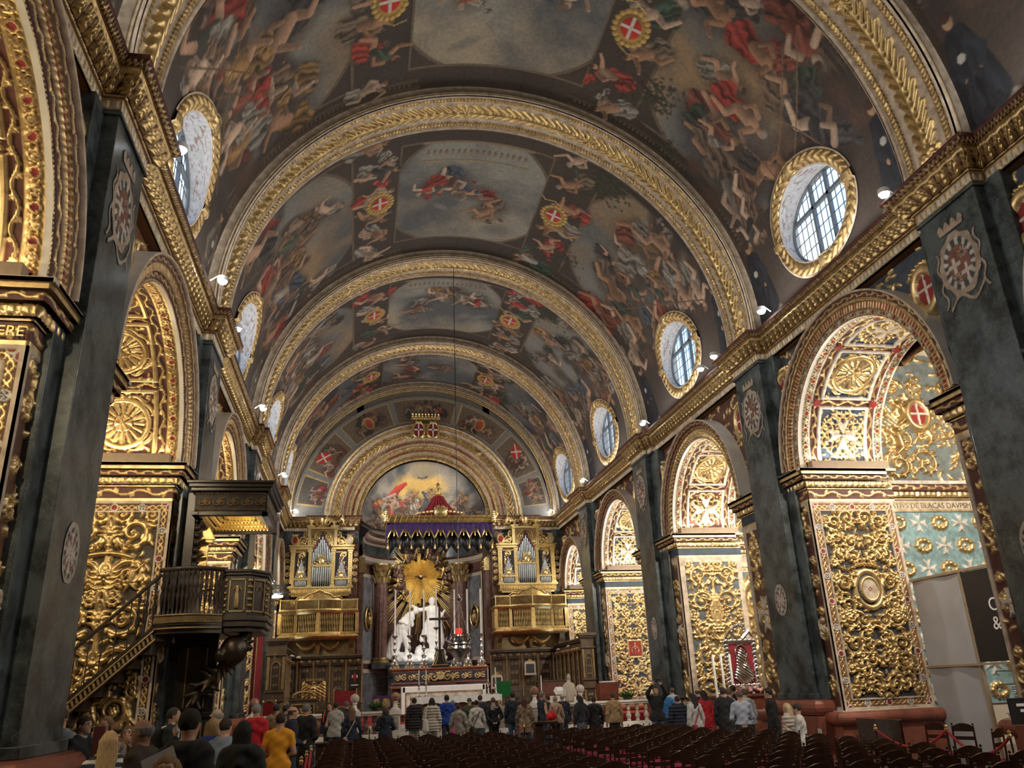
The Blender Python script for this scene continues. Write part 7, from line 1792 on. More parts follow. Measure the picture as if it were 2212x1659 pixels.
statue('marble_statue',(-1.0,48.5,3.80),'white marble draped figure bending to the right, left one of the altar pair',
 [('cap',(-.15,0,1.2),(.28,-.05,1.95),.24,.27,.1),('cap',(.38,-.1,2.1),(.46,-.1,2.2),.10,.10,.05),('ell',(.60,-.12,2.30),(.15,.17,.19),.04),('cap',(-.25,.05,1.2),(-.38,.1,.55),.22,.15,.1),('cap',(-.38,.1,.55),(-.62,.1,.0),.15,.09,.05),('cap',(0,0,1.1),(.18,-.1,.55),.21,.14,.1),('cap',(.18,-.1,.55),(.12,-.05,0),.13,.08,.05),
  ('cap',(.12,-.05,2.0),(-.18,-.2,1.75),.11,.09,.05),('cap',(-.18,-.2,1.75),(.15,-.35,1.6),.08,.06,.04),('cap',(.36,-.1,1.95),(.42,-.28,1.55),.11,.08,.05),('cap',(.42,-.28,1.55),(.35,-.38,1.85),.07,.06,.04),
  ('cap',(-.2,.1,1.4),(-.55,.1,.3),.26,.30,.12),('cap',(-.55,.1,.9),(-.85,.1,.05),.18,.20,.1),('cap',(-.7,.1,.1),(.3,.1,.05),.18,.18,.1)])
statue('marble_statue',(.62,48.5,3.95),'white marble robed figure standing upright, taller right one of the altar pair',
 [('cap',(.0,0,1.35),(.0,0,2.15),.28,.30,.12),('cap',(0,0,2.3),(0,-.02,2.45),.10,.10,.05),('ell',(-.02,-.04,2.62),(.16,.18,.21),.04),('ell',(-.02,-.14,2.48),(.11,.10,.16),.04),('cap',(-.2,0,2.25),(-.62,-.1,2.18),.12,.10,.06),('cap',(-.62,-.1,2.18),(-.98,-.12,2.36),.085,.06,.04),('cap',(-.98,-.12,2.36),(-1.06,-.12,2.4),.07,.05,.03),
  ('cap',(.24,0,2.22),(.46,-.1,1.85),.12,.10,.06),('cap',(.46,-.1,1.85),(.62,-.2,2.1),.085,.06,.04),('cap',(-.08,0,1.3),(-.12,-.1,.65),.20,.15,.08),('cap',(-.12,-.1,.65),(-.02,-.05,.05),.13,.09,.05),('cap',(.15,.05,1.3),(.28,.05,.1),.26,.30,.12),('cap',(-.2,.1,1.5),(-.55,.1,.7),.18,.12,.12),('cap',(.3,.05,1.9),(.45,.1,.6),.14,.22,.12),('cap',(-.4,.1,.05),(.5,.1,.0),.2,.22,.1)])
b = sdf_obj('rocky_pedestal',[('ell',(-1.0,.1,0),(.75,.4,.25),.08),('ell',(-.2,.1,-.05),(.7,.4,.3),.08),('ell',(.6,.05,.05),(.8,.45,.32),.08),('ell',(.95,-.1,-.1),(.5,.4,.25),.08),('ell',(-.15,-.1,.35),(.22,.2,.35),.08)],.04,STAT,None,warp=lambda X,Y,Z: .03*np.sin(X*17+Y*9)*np.cos(Z*19)); b.location=(0,48.5,3.72); tag(b,'white marble rock base under the two altar statues','pedestal')
b = MB(); b.box(-1.9,47.9,.7,1.9,49.4,3.5); b.box(-2.0,47.8,3.35,2.0,49.4,3.48); b.box(-1.96,47.84,2.7,1.96,49.4,2.8); solo(b,'marble_plinth',MGREEN,'long green and dark marble plinth carrying the marble statues','pedestal',bevel=.02)
# ---- versus populum table ----
t = thing('altar_table',(0,31.4,.74),'low front altar table with a long white lace cloth before the steps','altar')
b = MB(); b.box(-1.5,31.15,.74,1.5,31.85,1.66); pb(b,'table_body',MBRECCIA,t,smooth=False)
b = MB(); b.box(-1.6,31.05,1.66,1.6,31.95,1.70); 
n=60; v=[]; 
for k in range(n+1): x_=-1.6+3.2*k/n; v.append((x_,31.04,1.70)); 
for k in range(n+1): x_=-1.6+3.2*k/n; v.append((x_,31.0+.015*math.sin(k*1.3),1.46+.03*abs(math.sin(k*PI/6))))
b.add(v,[(k,k+1,n+2+k,n+1+k) for k in range(n)]); 
for sx in (-1,1): b.box(sx*1.6-.01,31.04,1.35,sx*1.6+.01,31.95,1.7)
pb(b,'white_cloth',WHITEL,t)
r = Relief(3.0,.6,.014)
for k in range(12): r.spiral(.15+k*.245,.3,.10,1,1 if k%2 else -1,.02,.02,1.3)
C,M = r.colors((.20,.10,.07),{},goldmet=.2); C[r.H>.005]=(.45,.33,.25); o = place_relief('patterned_frontal',(r,C,M),(-1.5,31.14,.85),(3,0,0),(0,0,.6),(0,-1,0),t); pr_(o,t)
for i,x in enumerate((-1.38,-1.12,1.17,1.45)):
    candlestick(x,31.4,1.70,.42,.5,'small silver candlestick on the front table, %s' % ('outer left','inner left','inner right','outer right')[i],'small candlesticks on the front table',False)
# ---- balustrade ----
def baluster(b,x,y,z,h,s=1.): b.lathe([(.075*s,0),(.075*s,.05),(.05*s,.08),(.09*s,h*.28),(.10*s,h*.36),(.045*s,h*.55),(.04*s,h*.62),(.07*s,h*.68),(.05*s,h*.8),(.075*s,h-.05),(.075*s,h)],(x,y,z),12)
def balustrade(x0,x1,label,mt=MBRECCIA):
    y=29.75; t = thing('marble_balustrade',((x0+x1)/2,y,.45),label,'balustrade')
    b = MB(); b.box(x0,y-.16,.44,x1,y+.16,.58); b.box(x0,y-.12,.58,x1,y+.12,.62); pb(b,'plinth',MWHITE,t,bevel=.01)
    b = MB(); b.box(x0,y-.17,1.26,x1,y+.17,1.33); b.box(x0,y-.13,1.20,x1,y+.13,1.26); pb(b,'hand_rail',MWHITE,t,bevel=.01)
    n=max(2,int((x1-x0)/.30))
    for k in range(n):
        x_=x0+(k+.5)*(x1-x0)/n; b = MB(); baluster(b,x_,y,.62,.58); pb(b,'baluster',mt,t)
balustrade(-6.70,-3.89,'white and brown marble balustrade at the left of the sanctuary',); balustrade(-3.43,-2.53,'short marble balustrade between the white post and the gate',); balustrade(2.78,3.99,'short marble balustrade right of the gate'); balustrade(4.45,7.1,'marble balustrade with honey coloured balusters at the right',MCREAM)
def ballpost(x,mt,label):
    y=29.75; t = thing('balustrade_post',(x,y,.45),label,'post',)
    b = MB(); b.box(x-.2,y-.2,.44,x+.2,y+.2,.62); b.box(x-.16,y-.16,.62,x+.16,y+.16,1.2); b.box(x-.21,y-.21,1.2,x+.21,y+.21,1.34); b.lathe([(.17,1.34),(.17,1.38),(.10,1.42),(.07,1.5),(.06,1.56),(.09,1.6),(.08,1.63)],(x,y,0),16); pb(b,'post_block',MWHITE,t,bevel=.008)
    b = MB(); b.sphere((x,y,1.76),.155,20,14); pb(b,'marble_ball',mt,t)
    r = Relief(.2,.4,.012); r.spiral(.1,.12,.06,1,1,.012,.012); r.spiral(.1,.28,.06,1,-1,.012,.012); C,M = r.colors((.3,.3,.28),{},goldmet=0); C[r.H>.003]=(.5,.48,.45); o = place_relief('inset_panel',(r,C,M),(x-.1,y-.161,.72),(.2,0,0),(0,0,.4),(0,-1,0),t); pr_(o,t)
PALEB = marble('pale_pink_marble',(.55,.46,.42),(.7,.62,.58),3,.06,.2,(.45,.35,.32)); BRB = marble('brown_ball_marble',(.34,.17,.12),(.5,.35,.28),3,.06,.15,(.2,.08,.06))
ballpost(-6.93,BRB,'balustrade post with a brown marble ball beside the red hanging'); ballpost(-3.66,PALEB,'balustrade post with a pale pink marble ball left of the ferns'); ballpost(-2.3,BRB,'balustrade post with a brown marble ball by the purple draped lectern'); ballpost(2.55,BRB,'balustrade post with a reddish marble ball right of the front altar table'); ballpost(4.22,PALEB,'balustrade post with a pale ball next to the cream statue')
# ================= pulpit =================
t = thing('pulpit',(-6.6,18.6,0),'dark carved wooden pulpit with curved stair and roof against the left pillar','pulpit')
YF=18.3
# stair stringer: from low left to the landing
ang = math.atan2(3.35-1.75,-7.75+9.5)
def sp(x): return 1.75+(x+9.5)*math.tan(ang)
b = MB()
for x0 in np.arange(-10.6,-7.75,.28): z_=sp(x0); b.box(x0,YF,z_-.25,x0+.30,YF+.85,z_+.0)
pb(b,'stair_steps',WOODP,t,smooth=False)
def stringer(y,name):
    b = MB()
    for o0,o1,th in ((-.34,-.27,.05),(-.27,-.10,.02),(-.10,.02,.06)):
        b.add([(x_,y+sy*th,sp(x_)+o) for x_ in (-10.6,-7.7) for sy in (-1,1) for o in (o0,o1)],[(0,1,3,2),(4,6,7,5),(0,4,5,1),(2,3,7,6),(0,2,6,4),(1,5,7,3)])
    pb(b,name,WOODP,t)
    b = MB()
    for x_ in np.arange(-10.5,-7.7,.07): b.obox((x_,y-.045,sp(x_)-.20),Vector((.018,0,.012)),Vector((0,.02,0)),Vector((-.02,0,.05)))
    b.tube([(-10.6,y-.05,sp(-10.6)-.31),(-7.7,y-.05,sp(-7.7)-.31)],.022,6); b.tube([(-10.6,y-.05,sp(-10.6)-.10),(-7.7,y-.05,sp(-7.7)-.10)],.02,6)
    pb(b,'carved_moulding',WOODG,t)
stringer(YF,'stringer'); 
b = MB(); b.bar((-10.6,YF,sp(-10.6)+.86),(-7.72,YF,sp(-7.72)+1.02),.045,.03); pb(b,'stair_hand_rail',WOODP,t,bevel=.01)
def turned(b,x,y,z,h):
    b.lathe([(.035,0),(.03,.04),(.012,.1),(.03,h*.3),(.045,h*.42),(.02,h*.55),(.045,h*.62),(.02,h*.72),(.035,h*.85),(.03,h)],(x,y,z),8)
b = MB()
for x_ in np.arange(-10.4,-7.8,.24): b.tube([(x_,YF,sp(x_)+.02),(x_,YF,sp(x_)+.9+.05*(x_+10.6)/2.8)],.012,5)
for x_ in (-8.1,-7.95,-7.8): turned(b,x_,YF,sp(x_),.98)
pb(b,'stair_balusters',WOODP,t)
# landing with bowed front, then the preaching box
def bow(u): # 0..1 from landing to box, plan
    return (-7.75+1.33*u, YF-.0-.28*math.sin(PI*u)**1.0)
n=28; P=[bow(k/n) for k in range(n+1)]
b = MB()
for z0,z1,off in ((3.18,3.26,.02),(3.26,3.34,.07),(3.34,3.40,.10),(3.40,3.52,.05),(3.52,3.56,.09)):
    v=[(x_,y_-off,z0) for x_,y_ in P]+[(x_,y_-off,z1) for x_,y_ in P]+[(x_,20.4,z0) for x_,y_ in P]+[(x_,20.4,z1) for x_,y_ in P]; m_=n+1
    b.add(v,[(i,i+1,m_+i+1,m_+i) for i in range(n)]+[(i,i+1,2*m_+i+1,2*m_+i) for i in range(n)]+[(m_+i,m_+i+1,3*m_+i+1,3*m_+i) for i in range(n)])
pb(b,'landing',WOODP,t)
b = MB()
for k in range(64): x_,y_=bow(k/63); b.obox((x_,y_-.12,3.46),Vector((.006,0,0)),Vector((0,.02,0)),Vector((.008,0,.045)))
b.tube([(x_,y_-.11,3.40) for x_,y_ in P],.022,6); b.tube([(x_,y_-.10,3.54) for x_,y_ in P],.018,6); b.tube([(x_,y_-.08,3.28) for x_,y_ in P],.018,6)
pb(b,'carved_moulding',WOODG,t)
b = MB(); b.tube([(x_,y_,4.48) for x_,y_ in P],.05,8); pb(b,'curved_hand_rail',WOODP,t)
b = MB()
for k in range(1,15): x_,y_=bow(k/15); turned(b,x_,y_,3.56,.90)
pb(b,'turned_balusters',WOODP,t)
# box: octagonal front
bx=[(-6.42,YF),(-5.92,YF),(-5.62,YF+.45),(-5.62,YF+1.55),(-5.92,20.2),(-6.9,20.2)]
def ringbox(z0,z1,off,b):
    c=np.array((-6.2,19.2)); Q=[tuple(np.array(p)+(np.array(p)-c)/np.linalg.norm(np.array(p)-c)*off) for p in bx]; b.prism(Q,z0,z1)
b = MB(); ringbox(3.50,4.36,0,b); ringbox(3.20,3.30,-.06,b); ringbox(3.30,3.42,.04,b); ringbox(3.42,3.52,.09,b); box_ = pb(b,'pulpit_box',WOODP,t,bevel=.012)
b = MB(); ringbox(4.36,4.42,.05,b); ringbox(4.42,4.48,.09,b); pb(b,'book_rest_rim',WOODP,t,bevel=.01)
b = MB()
for (xa,ya),(xb,yb) in zip(bx[:3],bx[1:4]):
    d=Vector((xb-xa,yb-ya,0)); L_=d.length; d.normalize(); nn=Vector((d.y,-d.x,0))
    for u0,u1,z0,z1 in ((.16,.84,3.60,3.63),(.16,.84,4.26,4.29),(.16,.21,3.6,4.29),(.79,.84,3.6,4.29)):
        c=Vector((xa,ya,0))+d*L_*(u0+u1)/2+nn*.015; c.z=(z0+z1)/2; b.obox(c,d*L_*(u1-u0)/2,nn*.015,Vector((0,0,(z1-z0)/2)))
    c=Vector((xa,ya,0))+d*L_*.5+nn*.03
    b.tube([c+d*L_*.16*math.cos(u)+Vector((0,0,4.05+L_*.16*math.sin(u))) for u in np.linspace(0,PI,10)],.012,5)
    for u in (0.03,.97):
        p=Vector((xa,ya,0))+d*L_*u+nn*.02
        for q in range(6): b.sphere((p.x,p.y,3.6+q*.13),.035,6,5)
sub(pb(b,'niche_frames',WOODG,t),box_)
b = MB(); c0=((bx[0][0]+bx[1][0])/2,YF-.03); b.lathe([(.05,3.68),(.06,3.75),(.05,3.95),(.03,4.02),(.04,4.08),(.02,4.14)],(c0[0],c0[1],0),8); sub(pb(b,'niche_figure',WOODG,t),box_)
# sculpted console under the box
pr=[]
for k in range(14):
    u=k/13; pr.append(('cap',(-7.15+1.1*u,YF+1.0-.5*u,1.9+1.15*u**1.4),(-7.15+1.1*(u+.07),YF+1.0-.5*u,1.9+1.15*(u+.07)**1.4),.13+.07*math.sin(u*9),.13,.06))
for k in range(26):
    R_=random.Random(k); u=R_.random(); c=np.array((-7.15+1.1*u,YF+.85-.5*u,1.9+1.15*u**1.4)); a=R_.uniform(0,6.3); pr.append(('cap',tuple(c),tuple(c+np.array((.3*math.cos(a),-.12,.3*math.sin(a)))),.07,.03,.04))
pr += [('ell',(-6.2,YF+.35,2.85),(.28,.25,.3),.06),('ell',(-6.45,YF+.2,2.75),(.12,.12,.14),.05)]
pr_(sdf_obj('eagle_console',pr,.03,mat('console_bronze',(.04,.028,.018),.35,.5,.4,7),t),t)
# back board and roof
b = MB(); b.box(-7.42,18.75,3.5,-7.28,20.6,6.2); b.box(-7.44,18.7,3.5,-7.24,18.86,6.25); pb(b,'back_board',WOODP,t,bevel=.01)
for z_ in np.arange(4.5,5.9,.16):
    b = MB()
    for y_ in (18.80,): 
        b.sphere((-7.2,y_,z_),.09,8,6,(1,1,.8)); b.tube([(-7.2,y_,z_),(-7.05+.06*math.sin(z_*20),y_-.05,z_+.06)],[.05,.03],6)
    pb(b,'carved_scroll',WOODP,t)
b = MB(); b.box(-7.1,18.86,5.15,-6.85,18.95,5.22); b.prism([(-7.2,5.22),(-6.8,5.22),(-6.95,5.5),(-7.05,5.5)],18.86,18.95,'y'); b.box(-7.25,18.9,4.5,-6.95,18.96,5.15); pb(b,'gilt_panel_frame',GOLD,t,bevel=.01)
x0,x1,y0,y1 = -7.32,-5.62,18.3,20.65
b = MB(); b.box(x0+.1,y0+.08,5.72,x1-.08,y0+.16,6.2); b.box(x1-.16,y0+.08,5.72,x1-.08,y1-.08,6.2); b.box(x0+.1,y1-.16,5.72,x1-.08,y1-.08,6.2); b.box(x0+.1,y0+.08,5.72,x0+.18,y1-.08,6.2)
b.box(x0,y0,6.20,x1,y1,6.28); b.box(x0-.04,y0-.05,6.28,x1+.05,y1,6.36); b.box(x0-.08,y0-.10,6.36,x1+.10,y1+.02,6.42); b.box(x0+.06,y0+.04,5.66,x1-.04,y0+.18,5.74); b.box(x1-.18,y0+.04,5.66,x1-.04,y1,5.74); b.box(x0+.06,y0,5.66,x0+.2,y1,5.74); b.box(x0+.06,y1-.16,5.66,x1-.04,y1,5.74); roof_ = pb(b,'pulpit_roof',WOODP,t,bevel=.01)
r = Relief(x1-x0-.2,.42,.014)
for k in range(5):
    for sg in (-1,1): r.spiral(.2+k*.30+sg*.06,.2,.09,1,sg,.018,.03)
for k in range(24): r.dome(.03+k*.065,.03,.022,.03); r.dome(.03+k*.065,.39,.022,.03)
C,M = r.colors((.03,.02,.015),{},goldmet=.4); g_=r.H>.005; C[g_]=(.13,.085,.04); o=place_relief('carved_frieze',(r,C,M),(x0+.1,y0+.075,5.76),(x1-x0-.2,0,0),(0,0,.42),(0,-1,0),t); pr_(o,t)
r = Relief(y1-y0-.2,.42,.014)
for k in range(7):
    for sg in (-1,1): r.spiral(.2+k*.30+sg*.06,.2,.09,1,sg,.018,.03)
C,M = r.colors((.03,.02,.015),{},goldmet=.4); g_=r.H>.005; C[g_]=(.13,.085,.04); o=place_relief('carved_frieze',(r,C,M),(x1-.075,y0+.1,5.76),(0,y1-y0-.2,0),(0,0,.42),(1,0,0),t); pr_(o,t)
# gilded coffer inside the roof
b = MB()
for k,(i_,z_) in enumerate(((.16,5.74),(.28,5.80),(.38,5.88),(.50,5.92))):
    b.box(x0+i_,y0+i_,z_,x1-i_,y0+i_+.08,z_+.07); b.box(x0+i_,y1-i_-.08,z_,x1-i_,y1-i_,z_+.07); b.box(x0+i_,y0+i_,z_,x0+i_+.08,y1-i_,z_+.07); b.box(x1-i_-.08,y0+i_,z_,x1-i_,y1-i_,z_+.07)
    for u in np.arange(x0+i_,x1-i_,.08): b.sphere((u,y0+i_+.0,z_+.0),.025,6,4); b.sphere((u,y1-i_,z_),.025,6,4)
b.box(x0+.5,y0+.5,6.0,x1-.5,y1-.5,6.03); b.sphere(((x0+x1)/2,(y0+y1)/2,5.98),.22,12,6,(1.4,1.4,.3)); sub(pb(b,'gilded_coffer',GOLDB,t),roof_)
b = MB(); b.box(x0+.14,y0+.14,6.1,x1-.14,y1-.14,6.12); sub(pb(b,'roof_ceiling',GOLDD,t),roof_)
l = spot('pulpit_lamp',(-6.3,19.2,4.9),(-6.4,19.6,6.0),60,120,(1,.8,.45),.05)
# dark panelling under the landing against the pillar
b = MB(); b.box(-7.40,19.15,0,-6.6,19.3,3.2)
for z0,z1 in ((.3,1.5),(1.7,3.0)): b.box(-7.3,19.12,z0,-6.7,19.16,z1)
b.box(-7.45,19.1,1.55,-6.55,19.3,1.65); pb(b,'under_panelling',mat('ebony_panel',(.010,.009,.009),.35),t,bevel=.01)
b = MB()
for z0,z1 in ((.35,1.45),(1.75,2.95)):
    for xx in (-7.2,-6.8): b.box(xx-.01,19.105,z0,xx+.01,19.12,z1)
pb(b,'gilt_beading',GOLDD,t)
# wall bracket lamp by the pulpit
t = thing('wall_lamp',(-5.3,21.0,4.2),'black bracket lamp with white glowing disc beside the pulpit','lamp')
b = MB(); b.bar((-7.4,21.2,4.4),(-5.3,21.2,4.5),.02,.02); b.bar((-6.1,21.2,4.3),(-5.3,21.2,4.5),.02,.02); b.bar((-6.1,21.2,4.3),(-5.3,21.2,4.32),.02,.02)
for k in range(4): x_=-6.0+k*.18; b.tube([(x_+.05*math.cos(u),21.2,4.38+.05*math.sin(u)) for u in np.linspace(0,2*PI,11)[:-1]],.008,4,close=True)
pb(b,'iron_bracket',BLACKW,t); b = MB(); b.lathe([(.02,4.28),(.22,4.24),(.22,4.21),(.02,4.20)],(-5.7,21.2,0),16); pb(b,'glowing_disc',LED,t)
# ================= nave furniture =================
def make_chair(x,y,rz,label,group):
    t = thing('nave_chair',(x,y,0),label,'chair',group,rz)   # faces +y; back at -y
    b = MB(); b.box(-.20,-.19,.435,.20,.20,.475); b.sphere((0,0,.475),.2,12,6,(.95,.92,.14)); b.build('seat_cushion',PINK,t,bevel=.01)
    b = MB()
    b.box(-.21,-.20,.39,.21,.21,.437)
    b.build('seat_rail',WOODC,t,bevel=.006)
    for sx in (-1,1):
        b = MB(); b.tube([(sx*.20,-.20,0),(sx*.20,-.20,.44),(sx*.195,-.235,.90)],[.016,.019,.015],7); b.sphere((sx*.195,-.237,.925),.019,8,6); b.build('back_post',WOODC,t)
        b = MB(); b.lathe([(.012,0),(.019,.15),(.021,.4)],(sx*.19,.19,0),7); b.build('front_leg',WOODC,t)
    b = MB(); n=14; v=[]
    for k in range(n+1):
        u=k/n*2-1; x_=u*.187; zt=.885+.055*(1-u*u); yy_=-.233-.012*(1-u*u); v += [(x_,yy_,.80),(x_,yy_,zt),(x_,yy_-.018,zt),(x_,yy_-.018,.80)]
    b.add(v,[(4*k+j,4*k+(j+1)%4,4*k+4+(j+1)%4,4*k+4+j) for k in range(n) for j in range(4)]+[(0,1,2,3),(4*n+3,4*n+2,4*n+1,4*n)]); b.build('top_rail',WOODC,t)
    b = MB(); b.box(-.187,-.222,.66,.187,-.208,.72); b.build('back_slat',WOODC,t); b = MB(); b.box(-.187,-.21,.16,.187,-.195,.19); b.box(-.195,-.19,.2,-.18,.19,.22); b.box(.18,-.19,.2,.195,.19,.22); b.build('stretchers',WOODC,t)
    return t
proto = None; RC = random.Random(12)
def chair(x,y,rz=0,label=None,group='rows of nave chairs'):
    global proto
    x += RC.uniform(-.015,.015); y += RC.uniform(-.02,.02); rz += RC.uniform(-.04,.04); label = label or 'dark wooden chair with red seat in the nave rows'
    if proto is None: proto = make_chair(x,y,rz,label,group); return proto
    c = copy_tree(proto); c.location = (x,y,0); c.rotation_euler = (0,0,rz); c['label'] = label; c['group'] = group; return c
ORD = 'first second third fourth fifth sixth seventh eighth ninth tenth eleventh twelfth thirteenth fourteenth'.split()
for j in range(13):
    y = 20.9-j*.97
    for i in range(8):
        x = -4.0+i*.515
        if y < 9.0 and x < -2: continue
        chair(x,y,0,'left block chair, %s row from the front, %s from the aisle' % (ORD[j],ORD[7-i]),'chairs left of the aisle')
for j in range(14):
    y = 20.6-j*.93
    for i in range(7 if y<17.5 else 6):
        x = .98+i*.525
        chair(x,y,0,'right block chair, %s row from the front, %s from the aisle' % (ORD[j],ORD[i]),'chairs right of the aisle')
for k,(x,y,rz) in enumerate(((7.05,14.9,2.0),(7.1,14.2,2.0),(6.6,12.9,.5),(7.1,12.5,.6))):
    chair(x,y,rz,('first','second','third','fourth')[k]+' loose chair by the right-hand wall, counted from the pillar','loose chairs by the right wall')
# rope barriers
def stanchion(x,y,label):
    t = thing('rope_stanchion',(x,y,0),label,'stanchion','rope stanchions')
    b = MB(); b.lathe([(.14,0),(.14,.02),(.03,.04),(.016,.06),(.016,.90)],(0,0,0),12); po_ = b.build('post',WOODC,t); b = MB(); b.lathe([(.03,.90),(.035,.93),(.02,.95),(.032,.98),(.0,1.01)],(0,0,0),10); b.build('brass_knob',GOLDB,po_)
def rope(p,q,sag,label):
    n=20; b = MB(); p,q=Vector(p),Vector(q); b.tube([p+(q-p)*u-Vector((0,0,sag*4*u*(1-u))) for u in np.linspace(0,1,n)],.022,8); o=b.build('barrier_rope',mat('red_rope',(.34,.02,.02),.8),None); b2=MB()
    for e in (p,q): b2.sphere(e,.032,8,6)
    b2.build('brass_hooks',GOLDB,o); tag(o,label,'rope','barrier ropes')
stanchion(5.55,14.3,'rope stanchion by the red plinth, left end of the rope line'); stanchion(6.15,13.2,'rope stanchion in the middle of the line before the carved pier'); stanchion(5.75,11.3,'rope stanchion nearest the white screen')
rope((5.55,14.3,.92),(6.15,13.2,.92),.28,'red rope sagging in front of the red plinth'); rope((6.15,13.2,.92),(5.75,11.3,.92),.30,'red rope running from the middle stanchion toward the camera')
stanchion(-3.2,26.9,'rope stanchion standing before the left balustrade'); stanchion(.75,22.6,'rope stanchion in the aisle at the end of the sloping red rope'); rope((.75,22.6,.92),(-.25,21.9,.45),.05,'short red rope sloping down in the central aisle'); stanchion(-.35,28.0,'rope stanchion between the people before the table')
for k in range(3): stanchion(-4.45,17.2-k*1.5,'rope stanchion beside the left chair block, number %s from the sanctuary' % ('one','two','three')[k])
for k in range(2): rope((-4.45,17.2-k*1.5,.9),(-4.45,15.7-k*1.5,.9),.25,'%s red rope along the left chair block' % ('farther','nearer')[k])
b = MB(); b.box(-4.55,21.6,.0,-2.6,21.95,.78); b.box(-4.6,21.55,.78,-2.55,22.0,.83); solo(b,'wooden_bench',WOODC,'long dark wooden bench end in front of the left chair block','bench',bevel=.01)
b = MB(); b.box(.9,21.9,0,1.1,22.2,1.0); b.box(.85,21.85,.98,1.5,22.3,1.04); solo(b,'offering_box',WOODC,'small dark wooden stand at the head of the central aisle','stand',bevel=.01)
# spotlights on the cornice
def led(x,y,z,s,label):
    t = thing('spotlight',(x,y,z),label,'spotlight','LED spotlights on the cornice')
    b = MB(); b.lathe([(.03,.10),(.11,.09),(.125,.05),(.125,-.02),(.11,-.03)],(0,0,0),14); b.tube([(s*.28,0,-.02),(s*.1,0,.12),(0,0,.10)],.015,5); po_ = b.build('lamp_housing',WHITEP,t); b = MB(); b.lathe([(.105,.0),(.105,-.05),(.08,-.085),(.0,-.10)],(0,0,0),14); b.build('lamp_lens',LED,po_)
for k,(y,z) in enumerate(((12.75,11.32),(18.35,11.3),(21.55,11.3),(22.6,11.3),(28.3,11.3),(37.4,11.3),(44.6,11.3))): led(7.03,y,z,1,'white round spotlight on the right cornice, number %s from the viewer' % ('one','two','three','four','five','six','seven')[k])
for k,(y,z) in enumerate(((12.95,11.25),(18.0,11.25),(20.6,11.2),(27.3,11.25),(36.5,11.25),(44.2,11.25))): led(-7.03,y,z,-1,'white round spotlight on the left cornice, number %s from the viewer' % ('one','two','three','four','five','six')[k])
# screen closing off the first right chapel
t = thing('plastic_screen',(10.25,14.5,0),'white plastic sheet screen with wooden battens closing the right chapel','screen')
b = MB(); ny_=40; nz=40; v=[]
for j in range(nz+1):
    for i in range(ny_+1):
        yy_=17.08+(18.85-17.08)*i/ny_; zz=4.0*j/nz; v.append((10.25+.02*math.sin(yy_*5+zz*2)+.03*math.sin(zz*3.1+yy_*1.3)*math.exp(-abs(zz-2.0)),yy_,zz))
b.add(v,[(j*(ny_+1)+i,j*(ny_+1)+i+1,(j+1)*(ny_+1)+i+1,(j+1)*(ny_+1)+i) for j in range(nz) for i in range(ny_)]); pb(b,'plastic_sheet',SHEET,t)
b = MB(); b.box(10.2,13.2,4.0,10.3,18.87,4.06); b.box(10.18,13.2,1.93,10.26,18.85,1.98); b.box(10.2,17.03,0,10.28,17.09,4.0); b.box(10.2,13.2,0,10.28,13.26,4.0); pb(b,'wooden_batten',TAN,t)
t = thing('black_sign',(10.2,15.6,2.3),'tall black panel with white serif lettering on the chapel screen','sign')
b = MB(); b.box(10.21,14.0,2.0,10.25,17.02,3.98); pb(b,'black_board',BLACKP,t,smooth=False)
def text(body,loc,rot,size,m,parent,name='lettering'):
    c = bpy.data.curves.new(name,'FONT'); c.body = body; c.size = size; c.extrude = .003; c.align_x = 'LEFT'; tmp = bpy.data.objects.new(name,c); me = bpy.data.meshes.new_from_object(tmp); me.materials.clear(); me.materials.append(m); bpy.data.objects.remove(tmp); o = link(name,me,parent); o.location = Vector(loc)-Vector(parent.location); o.rotation_euler = rot; return o
text('Cons\n& Re',(10.205,16.36,3.06),(PI/2,0,-PI/2),.40,WHITEL,t)
t = thing('glass_case',(10.6,14.0,.0),'glazed shelf unit with papers behind the screen under the black panel','cabinet')
b = MB(); b.box(10.5,13.6,0,10.9,16.9,.9); b.box(10.85,13.6,.9,10.9,16.9,1.8); 
for z_ in (.9,1.2,1.5,1.78): b.box(10.45,13.6,z_,10.9,16.9,z_+.03)
for k in range(6): b.box(10.5,16.0-.2*(k%2),1.25+.05*k,10.7,16.6,1.27+.05*k)
pb(b,'shelves',WHITEP,t,smooth=False); b = MB(); b.box(10.42,13.6,.95,10.43,16.9,1.8); pb(b,'glass_front',GLASS,t,smooth=False)
t = thing('notice_stand',(6.35,11.6,0),'black notice board on a stand near the loose chairs at the right','sign')
b = MB(); b.box(6.1,11.58,1.05,6.55,11.61,1.42); b.tube([(6.35,11.6,0),(6.35,11.6,1.1)],.018,8); b.lathe([(.18,0),(.18,.02),(.02,.03)],(6.35,11.6,0),14); pb(b,'board_and_pole',BLACKP,t)
b = MB(); b.box(6.22,11.574,1.30,6.42,11.579,1.34); b.box(6.45,11.574,1.28,6.50,11.579,1.33); b.box(6.27,11.574,1.22,6.34,11.579,1.26); pb(b,'white_marks',WHITEL,t)
b = MB(); b.box(7.3,16.15,.30,7.36,17.7,.95); o = solo(b,'wooden_board',WOODC,'dark wooden panel leaning on the red plinth of the first right pier','panel',bevel=.01)
b = MB(); b.box(7.02,18.75,.52,7.03,18.9,.70); solo(b,'socket_plate',WHITEP,'small white socket plate on the red pillar base at the right','plate')
